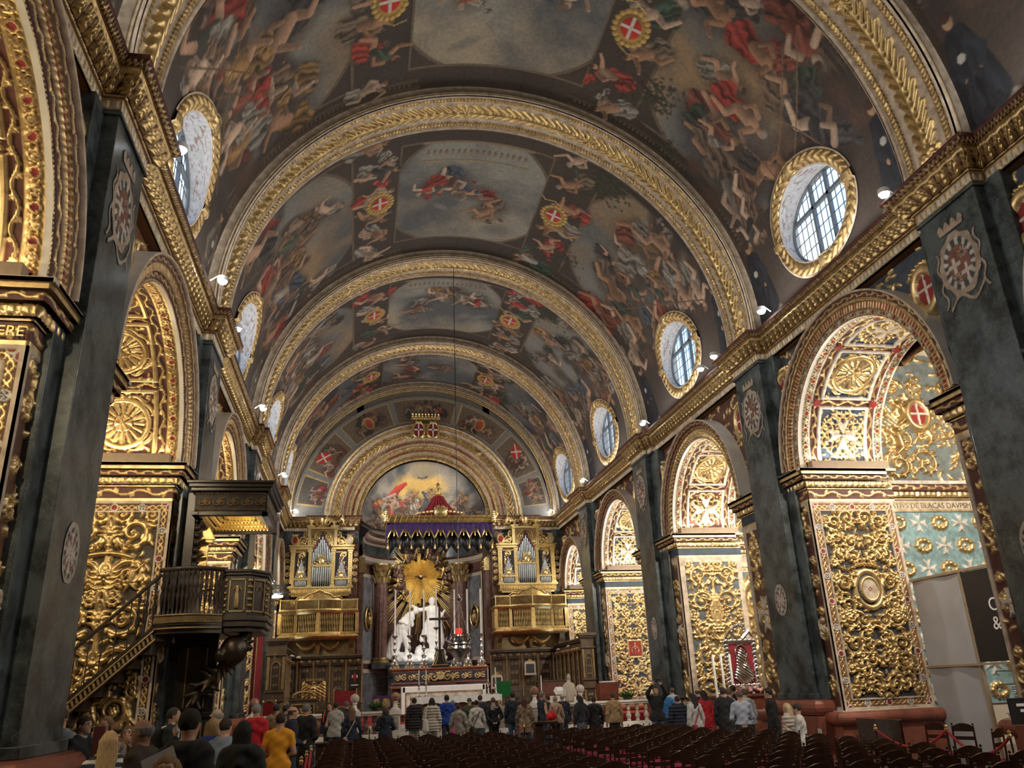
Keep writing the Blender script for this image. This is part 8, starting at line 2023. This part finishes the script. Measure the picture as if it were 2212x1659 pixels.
# chapel altar with the silver icon
t = thing('silver_icon',(9.2,27.0,1.35),'silver framed icon of a haloed silver figure on red velvet, in the second right chapel','icon')
X0,Z0=9.22,2.35
b = MB()
for k in range(44):
    u=k/44*4; i_=int(u); f_=u-i_; c=[(-.5,-.72),(.5,-.72),(.5,.72),(-.5,.72)]; p=c[i_]; q=c[(i_+1)%4]; b.sphere((X0+p[0]+(q[0]-p[0])*f_,27.0,Z0+p[1]+(q[1]-p[1])*f_),.09+.02*(k%2),8,6,(1,.6,1))
for sx in (-1,1): b.box(X0+sx*.5-.05,26.97,Z0-.75,X0+sx*.5+.05,27.05,Z0+.75); b.tube([(X0+sx*.1,27,Z0+.8),(X0+sx*.35,27,Z0+1.05),(X0+sx*.5,27,Z0+.85),(X0+sx*.38,27,Z0+.8)],[.07,.08,.06,.04],7)
b.box(X0-.5,26.97,Z0-.77,X0+.5,27.05,Z0-.67); b.box(X0-.5,26.97,Z0+.67,X0+.5,27.05,Z0+.77)
for k in range(9): a=PI*k/8; b.sphere((X0+.22*math.cos(a),27,Z0+1.05+.2*math.sin(a)),.06,7,5)
pb(b,'silver_frame',SILVER,t)
b = MB(); b.box(X0-.46,27.0,Z0-.7,X0+.46,27.03,Z0+.7); pb(b,'red_velvet_ground',REDV,t,smooth=False)
o = sdf_obj('silver_figure',[('ell',(X0,26.98,Z0+.30),(.15,.06,.20),.04),('cap',(X0-.03,26.98,Z0+.1),(X0,26.98,Z0-.3),.17,.30,.08,.25),('ell',(X0+.02,26.98,Z0-.42),(.36,.06,.2),.06),('ell',(X0+.1,26.95,Z0-.12),(.12,.06,.13),.03)],.02,SILVER,t,warp=lambda X,Y,Z:.012*np.sin(Z*60+X*40)); pr_(o,t); sf_=o
b = MB(); b.tube([(X0+.21*math.cos(u),26.97,Z0+.36+.24*math.sin(u)) for u in np.linspace(0,2*PI,25)[:-1]],.03,6,close=True); sub(pb(b,'halo',SILVER,t),sf_)
t = thing('chapel_altar',(9.2,27.3,0),'low wooden altar with flowers carrying the silver icon','altar')
b = MB(); b.box(8.1,26.75,0,10.6,27.7,1.35); b.box(8.0,26.7,1.3,10.7,27.75,1.38); b.box(8.7,26.85,1.38,9.8,27.4,1.55); pb(b,'altar_block',WOODB,t,bevel=.01)
b = MB(); RF=random.Random(3)
for k in range(40): b.sphere((X0+RF.uniform(-.5,.5),26.75+RF.uniform(-.05,.1),1.48+RF.uniform(-.08,.14)),RF.uniform(.03,.055),7,5)
o = solo(b,'flower_spray',mat('red_and_white_flowers',(.55,.30,.30),.7,0,.9,14),'spray of red and white flowers beneath the silver icon','flowers'); 
b = MB()
for k in range(26): a=RF.uniform(0,6.3); p=Vector((X0+RF.uniform(-.5,.5),26.8,1.42)); q=p+Vector((.2*math.cos(a),-.06,.15*abs(math.sin(a)))); b.add([p,p+(q-p)*.5+Vector((0,-.03,.03)),q,p+(q-p)*.5+Vector((0,.03,-.03))],[(0,1,2,3)])
b.build('leaves',LEAF,o)
for k,(x,lab) in enumerate(((8.0,'far left'),(8.24,'second on the left of'),(8.5,'nearest the left of'),(9.98,'nearest the right of'),(10.25,'second on the right of'),(10.5,'far right'))):
    t = thing('tall_candle',(x,26.6-.1*(k%3),0),'tall white processional candle, %s the silver icon' % (lab if ' of' in lab else lab+' of'),'candle','tall candles round the silver icon')
    b = MB(); b.lathe([(.10,0),(.10,.05),(.05,.1),(.03,.2),(.05,.7),(.03,.8),(.06,1.15),(.07,1.2)],(0,0,0),10); b.build('candle_stand',GOLDD,t); b = MB(); b.lathe([(.042,1.2),(.040,2.62),(.01,2.66)],(0,0,0),10); b.build('candle_shaft',WAX,t)
# red drape with throne at the left
t = thing('red_wall_hanging',(-7.3,32.2,.6),'tall crimson velvet hanging with gold trim beside the left choir stalls','hanging')
b = MB(); v=[]; n=40
for j in range(2):
    for i in range(n+1): v.append((-7.22+.06*math.sin(i*.9),31.3+2.3*i/n,.75+j*4.15))
b.add(v,[(i,i+1,n+2+i,n+1+i) for i in range(n)]); o=pb(b,'crimson_cloth',REDV,t); s_=o.modifiers.new('t','SOLIDIFY'); s_.thickness=.02
b = MB(); b.box(-7.3,31.15,4.9,-6.9,33.75,5.05)
for k in range(13): b.lathe([(.02,.25),(.07,.18),(.03,.12),(.06,0)],(-6.93,31.2+k*.2,4.68),7)
b.box(-7.17,31.28,.75,-7.14,31.38,4.9); b.box(-7.17,33.5,.75,-7.14,33.6,4.9); pb(b,'gold_fringe',GOLDD,t)
t = thing('gilt_armchair',(-6.75,31.0,.45),'gilded armchair with red velvet at the left end of the balustrade','armchair')
b = MB()
for sx in (-1,1):
    for sy in (-1,1): b.lathe([(.03,0),(.045,.2),(.03,.4)],(sx*.27,sy*.25,0),8)
    b.tube([(sx*.27,-.25,.7),(sx*.30,.0,.74),(sx*.27,.25,.70)],.03,7); b.tube([(sx*.27,-.25,.4),(sx*.27,-.25,.7)],.022,6); b.tube([(sx*.27,.25,.4),(sx*.27,.28,1.3)],.028,6); b.sphere((sx*.27,.28,1.34),.04,8,6)
b.tube([(-.27,.28,1.28),(0,.29,1.36),(.27,.28,1.28)],.028,7); b.build('gilt_frame',GOLD,t); b = MB(); b.box(-.26,-.26,.38,.26,.27,.50); b.build('seat_cushion',REDV,t,bevel=.03); b = MB(); b.box(-.25,.25,.6,.25,.31,1.27); b.build('back_cushion',REDV,t,bevel=.02); t.rotation_euler=(0,0,-.6)
# eagle lectern
t = thing('eagle_lectern',(-5.3,35.4,.75),'gilded eagle lectern with spread wings in the left choir','lectern')
b = MB(); b.lathe([(.42,0),(.42,.08),(.30,.16),(.16,.3),(.12,.45),(.22,.6),(.24,.72),(.12,.85),(.10,.95)],(0,0,0),16); b.build('stem',GOLDD,t)
o = sdf_obj('eagle',[('cap',(0,0,1.0),(0,-.02,1.45),.12,.14,.05),('ell',(0,-.10,1.66),(.075,.09,.085),.03),('cap',(0,-.17,1.65),(0,-.24,1.60),.03,.015,.02),('cap',(-.08,0,1.45),(-.36,.02,1.62),.08,.06,.05,.5),('cap',(.08,0,1.45),(.36,.02,1.62),.08,.06,.05,.5),('cap',(-.36,.02,1.60),(-.44,.04,.92),.12,.03,.05,.5),('cap',(.36,.02,1.60),(.44,.04,.92),.12,.03,.05,.5),('cap',(-.2,.02,1.48),(-.27,.04,1.0),.12,.04,.05,.5),('cap',(.2,.02,1.48),(.27,.04,1.0),.12,.04,.05,.5)],.022,GOLD,t,warp=lambda X,Y,Z:.012*np.sin(Z*55+np.abs(X)*30))
b = MB(); b.prism([(-.32,1.72),(.32,1.72),(.28,1.80),(-.28,1.80)],-.15,.25,'y'); b.build('book_rest',GOLDD,t)
t = thing('fretwork_bookstand',(-5.55,33.3,.45),'dark bookstand with gilt fretwork front in the left choir','lectern')
b = MB(); b.box(-.5,-.2,0,.5,.3,1.3); b.box(-.56,-.25,1.3,.56,.35,1.36); b.build('cabinet',WOODS,t,bevel=.01); r = Relief(.86,1.1,.014)
for k in range(2):
    for sg in (-1,1): r.spiral(.43+sg*.2,.28+.5*k,.17,1,sg,.03,.02)
r.frame(0,0,.86,1.1,.04,.02,1); C,M=r.colors((.02,.015,.01),PAL); o=place_relief('gilt_fretwork',(r,C,M),(-.43,-.205,.1),(.86,0,0),(0,0,1.1),(0,-1,0),t)
b = MB(); b.tube([(.4*math.cos(u),0,1.42+.2*math.sin(u)) for u in np.linspace(0,PI,14)],[.04+.02*(k%2) for k in range(14)],7); b.build('carved_crest',GOLDD,t)
def simple(name,loc,label,cat,parts,group=None,rz=0):
    t = thing(name,loc,label,cat,group,rz)
    for nm,m_,boxes in parts:
        b = MB()
        for q in boxes: b.box(*q)
        b.build(nm,m_,t,bevel=.008)
    return t
simple('red_sedilia',(-4.05,35.0,.75),'red upholstered seat back with gilt frame in the left choir','chair',(('red_back',REDV,((-.42,0,.75,.42,.06,1.30),)),('gilt_frame',GOLDD,((-.47,-.02,.70,-.42,.08,1.38),(.42,-.02,.70,.47,.08,1.38),(-.47,-.02,.68,.47,.08,.74))),('seat',REDV,((-.42,-.5,.4,.42,.0,.5),)),('chair_leg',WOODS,((-.42,-.5,0,-.36,-.44,.4),(.36,-.5,0,.42,-.44,.4),(-.42,0,0,-.36,.06,.7),(.36,0,0,.42,.06,.7)))))
simple('green_draped_chair',(2.25,34.3,.75),'high chair back draped in green cloth right of the altar','chair',(('green_drape',GREENC,((-.30,0,.82,.30,.08,1.42),(-.30,-.4,.45,.30,0,.5))),('chair_leg',WOODS,((-.3,-.4,0,-.24,-.34,.45),(.24,-.4,0,.3,-.34,.45),(-.3,0,0,-.24,.06,.82),(.24,0,0,.3,.06,.82)))))
simple('wooden_desk',(4.0,32.6,.45),'plain dark reddish wooden desk right of the altar','desk',(('desk_front',WOODB,((-.6,0,.4,.55,.06,1.62),(-.6,0,.4,-.54,.5,1.62),(.49,0,.4,.55,.5,1.62))),('desk_top',WOODS,((-.65,-.05,1.62,.6,.5,1.67),)),('desk_leg',WOODS,((-.6,0,0,-.54,.06,.4),(.49,0,0,.55,.06,.4)))))
b = MB(); b.prism([(-.25,0),(-.02,.06),(.0,.03),(.02,.06),(.25,.0),(.22,.16),(0,.20),(-.22,.16)],-.15,.15,'y'); o = b.build('open_book',WHITEL,None); o.location=(3.95,31.6,1.62); o.rotation_euler=(.5,.15,.2); tag(o,'open white book lying on the cloth covered table','book')
simple('cloth_covered_table',(3.85,31.5,.45),'side table under a white cloth right of the altar','table',(('white_cloth',WHITEL,((-.6,-.25,.80,.6,.35,1.1),)),('table_leg',WOODS,((-.55,-.2,0,-.5,-.15,.8),(.5,-.2,0,.55,-.15,.8),(-.55,.25,0,-.5,.3,.8),(.5,.25,0,.55,.3,.8)))))

candlestick(3.15,31.3,1.55,.1,.62,'single thick white candle on the side table by the cream statue','candles on the side table',False)
for k,(x,lab) in enumerate(((3.05,'left'),(4.6,'right'))):
    t = simple('framed_altar_card',(x*1.15+.05,43.9,1.9 if k==0 else 2.5),'pale framed card leaning on the right choir stalls, the %s one' % lab,'picture',(('pale_frame',MCREAM,((-.32,0,0,.32,.05,.10),(-.28,0,.55,.28,.05,.66),(-.30,0,.1,-.22,.05,.56),(.22,0,.1,.30,.05,.56))),('dark_card',BLACKP,((-.22,.01,.1,.22,.03,.55),)),('carved_top',GOLDD,((-.2,0,.66,.2,.04,.72),(-.08,0,.72,.08,.04,.8)))),'framed cards on the right stalls')
t = thing('purple_draped_lectern',(-2.75,30.7,.45),'lectern draped in purple and gold damask left of the front table','lectern')
b = MB(); b.prism([(-.30,1.28),(.30,1.28),(.30,1.36),(-.30,1.36)],-.2,.25,'y'); b.box(-.04,-.04,0,.04,.04,1.28); b.build('lectern_stand',WOODS,t)
r = Relief(.62,.85,.014)
for sg in (-1,1): r.spiral(.31+sg*.15,.25,.14,1,sg,.045,.01); r.spiral(.31+sg*.15,.6,.13,2,-sg,.045,.01)
r.mirror(); C,M=r.colors((.10,.02,.12),{},goldmet=.1); C[r.H>.004]=(.42,.30,.15); place_relief('damask_drape',(r,C,M),(-.31,-.22,.5),(.62,0,0),(0,0,.85),(0,-1,0),t)
t = thing('wooden_ambo',(5.55,30.7,.45),'reddish wooden reading desk with an open book behind the right balustrade','lectern')
b = MB(); b.box(-.32,-.02,.0,.32,.35,.9); b.prism([(-.05,.9),(.40,.9),(.45,1.42),(-.15,1.5),(-.15,1.42)],-.36,.36,'x'); b.build('desk_body',WOODB,t,bevel=.01); b = MB(); b.box(-.25,-.15,1.50,.25,.3,1.54); b.build('open_pages',WHITEL,t)
for sx in (-1,1):
    b = MB(); b.lathe([(.04,.1),(.05,.3),(.03,.5),(.05,.7),(.04,.9)],(sx*.3,-.07,0),8); b.build('colonnette',WOODB,t)
def fern(x,y,z,label,reds=False):
    b = MB(); R_=random.Random(int(x*10))
    for k in range(70):
        a=R_.uniform(0,2*PI); L_=R_.uniform(.2,.5); el=R_.uniform(.1,1.2); d=Vector((math.cos(a)*math.cos(el)*1.3,math.sin(a)*math.cos(el)*.7,math.sin(el)*.9)); p=Vector((R_.uniform(-.15,.15),0,.02)); sd=Vector((-math.sin(a),math.cos(a),0))*.03
        m1=p+d*L_*.5+Vector((0,0,.04)); b.add([p,m1+sd,p+d*L_,m1-sd],[(0,1,2,3)])
    o=b.build('fern_arrangement',LEAF,None,smooth=False); o.location=(x,y,z); tag(o,label,'plant'); b = MB(); b.lathe([(.12,0),(.15,.08),(.14,.1)],(0,0,0),10); b.build('pot',WOODC,o)
fern(-2.95,29.75,1.335,'bushy green fern arrangement on the left marble rail'); fern(5.95,29.75,1.335,'green leafy arrangement with a red flower on the right marble rail')
o = sdf_obj('bishop_bust',[('ell',(0,-.02,.85),(.085,.10,.12),.03),('cap',(0,0,.62),(0,0,.72),.07,.06,.04),('cap',(-.17,0,.52),(.17,0,.52),.10,.10,.06),('cap',(0,0,.1),(0,0,.5),.22,.20,.08,.7),('cap',(-.2,0,.5),(-.27,-.1,.2),.08,.07,.04),('cap',(.2,0,.5),(.27,-.1,.2),.08,.07,.04)],.016,MCREAM,None,warp=lambda X,Y,Z:.008*np.sin(X*50+Z*12)); o.location=(3.97,30.35,1.371); o.scale=(.78,.8,.95); tag(o,'cream half-length statue of a robed man on a wooden pedestal by the pale ball','statue'); b = MB(); b.box(-.16,-.15,-.97,.16,.15,.0); b.build('wooden_pedestal',WOODG,o,bevel=.01)
for s_ in (0,): 
    b = MB(); b.lathe([(.02,0),(.13,-.06),(.10,-.1)],(0,0,0),12)
    for k,(x,y,z,lab) in enumerate(((-6.6,40.6,3.75,'left stalls, left'),(-6.3,40.7,3.68,'left stalls, right'),(6.75,41.0,3.8,'right stalls, nearer'),(6.7,43,3.75,'right stalls, farther'))):
        if k==0: first = b.build('clip_lamp',WHITEP,None); q=first
        else: q=first.copy(); COL.objects.link(q)
        q.location=(x,y,z); tag(q,'small white clip-on lamp on the %s' % lab,'lamp','clip lamps on the choir stalls')
text('C.HORATIVS DE BLACAS DAVPSM',(10.45,BAYS[1][1]+.55-.04,6.21),(PI/2,0,0),.215,GOLDD,wall_right,'inscription')
text('ERE',(-8.15,BAYC[(-1,0)][0]+BAYC[(-1,0)][1]-.08,6.2),(PI/2,0,0),.2,GOLDB,wall_left,'inscription')
# ================= visitors =================
def at(px,py,d):
    """point seen at photo pixel (px,py), d metres away along the view"""
    v = (fw+r2*((px-1106)/1739.)-u2*((py-829.5)/1739.)); return Vector((-3.65,0,1.85))+v*d
def P(px,py,d,rz=0.,**k):
    """stand a person so that the crown of the head is at this pixel; body height follows"""
    p = at(px,py,d); H = max(1.45,min(1.90,p.z+.0)); fz = 0
    h = .0125 if d < 12.5 else .016
    sc = k.pop('seat',False)
    if sc: H = 1.72
    return person((p.x,p.y,fz),H,rz,h=h,seat=sc,**k), H
BK=(.012,.012,.014); NV=(.012,.018,.035); DK=(.03,.02,.015); GY=(.18,.17,.16); JE=(.05,.08,.13)
# tour group in the left foreground
P(137,1535,11.8,PI*.9,top=('shirt',(.22,.26,.28)),hair=('short',(.05,.035,.02)),arms=('down','mouth'),label='person in a pale grey shirt half hidden by the front left pillar')
b1,H1 = P(182,1549,11.2,-PI*.62,top=('tshirt',BK),hair=('short',DK),arms=('mouth','front'),skin=0,label='person in a black T-shirt holding an audio phone to the chin, by the left pillar')
P(233,1549,13.2,PI*.85,top=('sweater',(.25,.22,.2)),hair=('bob',(.20,.12,.06)),arms=('down','mouth'),label='person with light brown hair facing the viewer, phone at the mouth',female=True)
P(239,1581,8.3,.15,top=('sweater',(.62,.61,.58)),stripes=(.02,.03,.06),hair=('long',(.42,.29,.15)),arms=('front','front'),label='blonde person seen from behind in a white and navy striped top',female=True)
P(279,1568,11.6,PI*1.02,top=('sweater',(.3,.28,.26)),hair=('bob',(.16,.09,.05)),arms=('front','mouth'),label='person facing the viewer with glasses pushed up on the hair',female=True,extras=(('glasses',.06),))
P(315,1555,7.7,PI*.42,top=('jacket',(.045,.03,.02)),hair=('balding',(.18,.17,.17)),arms=('down','mouth'),skin=3,label='balding grey-haired person with glasses in a brown jacket, in profile to the left',extras=(('glasses',0),))
P(375,1530,13,-PI*.45,top=('jacket',(.015,.022,.022)),hair=('short',(.05,.04,.03)),head=(0,.25),arms=('down','front'),label='person in a dark jacket with a white strap looking up to the right',extras=(('backpack',BK,(.6,.58,.55)),))
b9,H9 = P(411,1534,6.9,-.35,top=('jacket',(.018,.018,.02)),hair=('short',(.015,.012,.01)),arms=('ear','down'),label='large dark-haired person in a black hooded jacket holding a phone to the left ear',extras=('hood',))
held_phone(b9,'ear',-1,H9,'black phone held to the ear by the large person in the black hooded jacket')
held_phone(b1,'mouth',-1,H1,'glowing phone held at the chin by the person in the black T-shirt')
P(363,1633,5.6,PI*1.02,top=('sweater',(.3,.27,.25)),hair=('bob',(.24,.15,.08)),arms=('down','down'),label='short brown-haired person facing the viewer at the very bottom edge',female=True)
P(472,1532,13.6,PI*.45,top=('shirt',(.2,.22,.25)),hair=('balding',(.3,.29,.28)),skin=2,label='grey-haired person with glasses in profile facing left before the marble pillar',extras=(('glasses',0),))
P(461,1553,11.2,-.2,top=('jacket',(.03,.07,.35)),hair=('bob',(.30,.20,.10)),label='blond person with headphones and a bright blue jacket',extras=(('headphones',),),female=True)
P(488,1553,11,-.5,top=('shirt',(.20,.27,.38)),hair=('short',DK),arms=('front','mouth'),label='dark-haired person in a light blue denim shirt')
P(527,1559,8.6,-.1,top=('jacket',(.02,.022,.022)),hair=('longer',(.012,.011,.011)),label='person with long black hair and a black jacket seen from behind',female=True,extras=('hood',))
P(555,1522,15.6,-.2,top=('jacket',(.45,.012,.02)),hair=('short',(.20,.20,.20)),label='grey-haired person in a bright red hooded jacket',extras=('hood',),hem=.5)
P(606,1541,13.0,-.12,top=('tshirt',(.75,.33,.02)),legs=NV,hair=('short',DK),arms=('front','front'),lean=.12,label='person in a bright orange-yellow polo shirt seen from behind',skin=1)
P(598,1521,19,-.1,top=('coat',(.24,.15,.08)),hair=('short',(.02,.02,.02)),label='person in a camel coat behind the orange shirt')
P(619,1523,20.6,-1.2,top=('jacket',BK),hair=('short',DK),label='dark-haired person in black next to the camel coat')
P(632,1527,16,-1.3,top=('jacket',NV),hair=('balding',(.07,.05,.04)),arms=('front','front'),label='balding person in a navy jacket looking down to the right')
P(662,1521,16.8,-.5,top=('coat',(.010,.010,.011)),hair=('short',(.14,.13,.12)),arms=('front','front'),label='grey-haired person in a long black coat holding a leaflet',extras=(('glasses',0),))
# line of visitors before the balustrade
L = [
(713,1518,25.5,2.8,('jacket',NV),('short',DK),'person with orange straps facing the viewer, behind the grey sweater',dict(extras=(('backpack',BK,(.7,.1,.03)),))),
(726,1517,23,.0,('vest',(.36,.34,.30)),('short',DK),'person in a pale grey knitted sleeveless top over dark sleeves',dict(arms=('front','front'))),
(749,1515,25,.3,('coat',(.03,.03,.035)),('short',(.12,.11,.10)),'grey-haired person with a black scarf behind the long-haired one',dict(extras=(('scarf',(.02,.02,.02)),))),
(761,1529,21.8,.1,('sweater',NV),('longer',(.16,.09,.05)),'person with long brown hair, navy top and a light cross-body strap',dict(female=True,extras=(('bagback',(.3,.25,.2)),))),
(833,1531,23.3,.0,('coat',(.012,.018,.03)),('bob',(.05,.03,.02)),'person in a navy hooded coat standing alone before the balustrade',dict(female=True,extras=('hood',),arms=('front','front'))),
(895,1508,26.5,.1,('puffer',(.02,.015,.018)),('short',DK),'person in a black quilted jacket, left of the cream quilted one',dict(extras=('hood',),legs=(.3,.27,.24))),
(933,1508,25.5,-.1,('puffer',(.46,.41,.35)),('long',(.02,.015,.015)),'person in a cream quilted jacket with a white tote bag',dict(extras=('hood',('tote',(.55,.52,.47))),female=True,legs=(.4,.36,.33))),
(965,1502,27,.05,('jacket',(.012,.05,.30)),('short',(.015,.012,.012)),'person in a bright royal blue jacket',dict(legs=(.03,.04,.07),extras=('hood',))),
(978,1513,30-1.6,.2,('coat',(.04,.05,.08)),('short',(.2,.2,.2)),'grey-haired person partly hidden beside the royal blue jacket',{}),
(990,1522,24.5,-.2,('coat',(.26,.23,.19)),('short',(.03,.02,.015)),'shorter person in a beige hooded parka with a pink bag',dict(female=True,extras=('hood',('bagback',(.35,.04,.12))),hem=.38)),
(1014,1509,27.6,.1,('jacket',(.05,.06,.03)),('beanie',(.05,.06,.05)),'person in a green jacket and dark knitted cap',{}),
(1029,1513,25,.15,('sweater',(.50,.47,.42)),('bun',(.03,.02,.02)),'person in a white sweatshirt with a thin dark strap and jeans',dict(female=True,legs=(.05,.08,.10),extras=(('bagback',(.03,.03,.03)),))),
(1037,1502,28.2,.0,('jacket',NV),('short',(.04,.03,.03)),'tall person in navy behind the white sweatshirt',dict(legs=JE)),
(1065,1507,26.2,.05,('sweater',BK),('short',(.10,.07,.05)),'person in a black sweatshirt with small white print, hands clasped behind the back',dict(arms=('behind','behind'),legs=BK)),
(1080,1512,28.4,.2,('coat',(.30,.25,.2)),('bun',(.45,.33,.18)),'person with pinned-up blond hair behind the black sweatshirt',dict(female=True)),
(1107,1496,26.2,-.1,('jacket',(.012,.018,.03)),('short',(.015,.012,.01)),'tall person in a navy jacket and blue jeans in the aisle',dict(legs=(.05,.09,.15))),
(1118,1503,28.4,.1,('jacket',BK),('short',(.08,.05,.03)),'person in black behind the tall one in jeans',{}),
(1132,1507,25.4,-.2,('coat',(.30,.21,.13)),('long',(.08,.03,.02)),'auburn-haired person in a leopard-pattern coat',dict(pattern='leopard',female=True,hem=.36)),
(1170,1495,25.6,-1.25,('vest',(.02,.03,.045)),('short',(.16,.13,.11)),'person in a navy quilted waistcoat facing right, carrying a red bag',dict(arms=('front','front'))),
(1183,1503,27.2,1.2,('jacket',BK),('short',(.04,.02,.02)),'dark-haired person facing left toward the navy waistcoat',dict(female=True)),
(1199,1504,26.2,.2,('sweater',(.40,.27,.19)),('short',(.32,.25,.17)),'person with short fair hair and a pinkish beige sweater',dict(female=True,extras=(('bagback',(.02,.02,.02)),))),
(1214,1500,27.2,.1,('jacket',NV),('balding',(.25,.23,.22)),'balding grey-haired person in a dark blue jacket',{}),
(1252,1503,25,.4,('jacket',(.02,.022,.03)),('longer',(.02,.015,.012)),'person with very long dark hair and a short dark jacket',dict(female=True,legs=(.10,.13,.17),hem=.52)),
(1282,1506,25.3,.0,('coat',BK),('short',(.03,.02,.015)),'person in black with a brown fur-trimmed hood',dict(extras=(('scarf',(.12,.08,.05)),'hood'))),
(1323,1497,25,.05,('jacket',(.34,.22,.11)),('short',(.06,.04,.03)),'person in a tan jacket looking at the altar',dict(legs=BK)),
(1437,1490,26,-.3,('jacket',(.03,.16,.38)),('short',(.03,.02,.02)),'person in a bright blue jacket behind the one taking a photograph',{}),
(1451,1486,27.2,.2,('jacket',(.25,.3,.36)),('short',(.06,.04,.03)),'person in a pale blue jacket with a dark strap',dict(extras=(('bagback',BK),))),
(1462,1504,21.5,-.1,('puffer',(.012,.016,.03)),('short',(.02,.015,.015)),'person in a navy quilted jacket, back to the viewer, right of the photographer',dict(extras=('hood',))),
(1496,1498,20.5,.35,('sweater',(.42,.42,.42)),('longer',(.02,.013,.012)),'person with long dark hair, pale grey sweater and red shoulder bag',dict(female=True,extras=(('bagback',(.32,.01,.03)),),legs=(.35,.34,.34))),
(1506,1487,23.3,-1.,('jacket',BK),('balding',(.1,.08,.07)),'balding person half hidden behind the long-haired ones',{}),
(1518,1492,21.8,.3,('coat',(.38,.01,.02)),('longer',(.015,.012,.012)),'person with long black hair and a bright red coat',dict(female=True,hem=.38)),
(1561,1486,20.6,-.6,('coat',BK),('short',(.03,.02,.02)),'dark-haired person in a black coat and scarf looking right',dict(extras=(('scarf',(.05,.03,.04)),))),
(1573,1488,21.6,-1.3,('sweater',(.36,.32,.25)),('short',(.12,.08,.05)),'person in a beige sweater next to the pale blue shirt',dict(arms=('front','front'),legs=(.4,.38,.35))),
(1582,1481,23.2,.0,('jacket',BK),('short',DK),'dark-haired person behind the pale blue shirt',{}),
(1596,1492,18.6,-.15,('shirt',(.42,.46,.58)),('short',(.14,.10,.07)),'person in a pale blue shirt and dark trousers seen from behind',dict(arms=('front','front'),legs=NV,hem=.55)),
(1607,1489,20.8,.2,('jacket',(.35,.38,.42)),('short',(.08,.06,.04)),'person in a light grey hooded jacket behind the blue shirt',dict(extras=('hood',))),
(1661,1486,18,1.0,('coat',BK),('short',(.04,.025,.02)),'person in a long black coat walking left past the dark pillar',dict(lean=.08))]
for (px,py,d,rz,top,hair,lab,kw) in L: P(px,py,d,rz,top=top,hair=hair,label=lab,**kw)
bp_,Hp = P(1415,1484,23.5,PI*.95,top=('jacket',BK),hair=('short',DK),arms=('up','up'),head=(0,.35),label='person in a black jacket holding a phone up with both hands to photograph the vault',legs=JE)
t = thing('raised_phone',(bp_.location.x-.0,bp_.location.y-.30,Hp*1.10),'black phone held up sideways above the head of the photographing person','phone')
b = MB(); b.box(-.085,-.006,-.04,.085,.006,.04); b.build('phone_case',BLACKW,t,bevel=.003)
P(1700,1525,19,.6,top=('puffer',(.40,.36,.32)),hair=('long',(.40,.30,.18)),label='blond person seated at the foot of the right pillar',female=True,seat=True,legs=(.04,.04,.05),arms=('front','front'))
P(1721,1518,18.4,.9,top=('sweater',(.55,.54,.52)),hair=('short',DK),arms=('phone','phone'),head=(0,-.35),label='person in a white hooded sweatshirt sitting by the right pillar reading a tablet',seat=True,legs=(.05,.06,.07))
for (px,d,lab) in ((1700,19,'left'),(1721,18.4,'right')):
    p = at(px,1540,d); b = MB(); b.box(p.x-.23,p.y-.3,.33,p.x+.23,p.y+.25,.40); 
    for sx in (-1,1):
        for sy in (-.26,.2): b.box(p.x+sx*.2-.02,p.y+sy-.02,0,p.x+sx*.2+.02,p.y+sy+.02,.34)
    solo(b,'low_stool',WOODC,'low dark stool under the %s seated person by the pillar' % lab,'stool','stools by the right pillar')
p = at(1190,1540,25.0); b = sdf_obj('red_bag',[('cap',(-.05,0,.0),(.07,0,.03),.12,.11,.05),('cap',(.0,0,.1),(.06,0,.18),.05,.04,.05)],.018,CLOTHM,None,(.60,.012,.02),warp=lambda X,Y,Z:.02*np.sin(X*30)*np.cos(Z*25)); b.location = (p.x,p.y,1.0); tag(b,'bright red bag carried by the person in the navy waistcoat','bag')
p = at(213,1600,10.4); b = MB(); b.box(p.x-.07,p.y-.02,.9,p.x+.07,p.y+.02,p.z+.17); b.box(p.x-.02,p.y-.02,0,p.x+.02,p.y+.02,.9); solo(b,'folder_stand',mat('maroon_leather',(.08,.012,.015),.5),'tall maroon panel on a stand beside the person in the black T-shirt','stand',bevel=.006)
p = at(345,1648,6.3); b = MB(); b.obox((p.x,p.y,p.z),Vector((.11,.02,.05)),Vector((0,.002,0)),Vector((-.03,0,.07))); solo(b,'paper_leaflet',WHITEP,'pale leaflet held low in front of the large person in black','leaflet')
# white print on the black sweatshirt
for o in list(COL.objects):
    if o.get('label','').startswith('person in a black sweatshirt with small'):
        for k,(w_,z_) in enumerate(((.20,1.36),(.26,1.31),(.13,1.26))):
            b = MB()
            for q in range(int(w_/.035)): b.box(-.04+q*.034-.08,-.192,z_,-.04+q*.034-.08+.024,-.186,z_+.024)
            b.build('back_print',WHITEL,o)
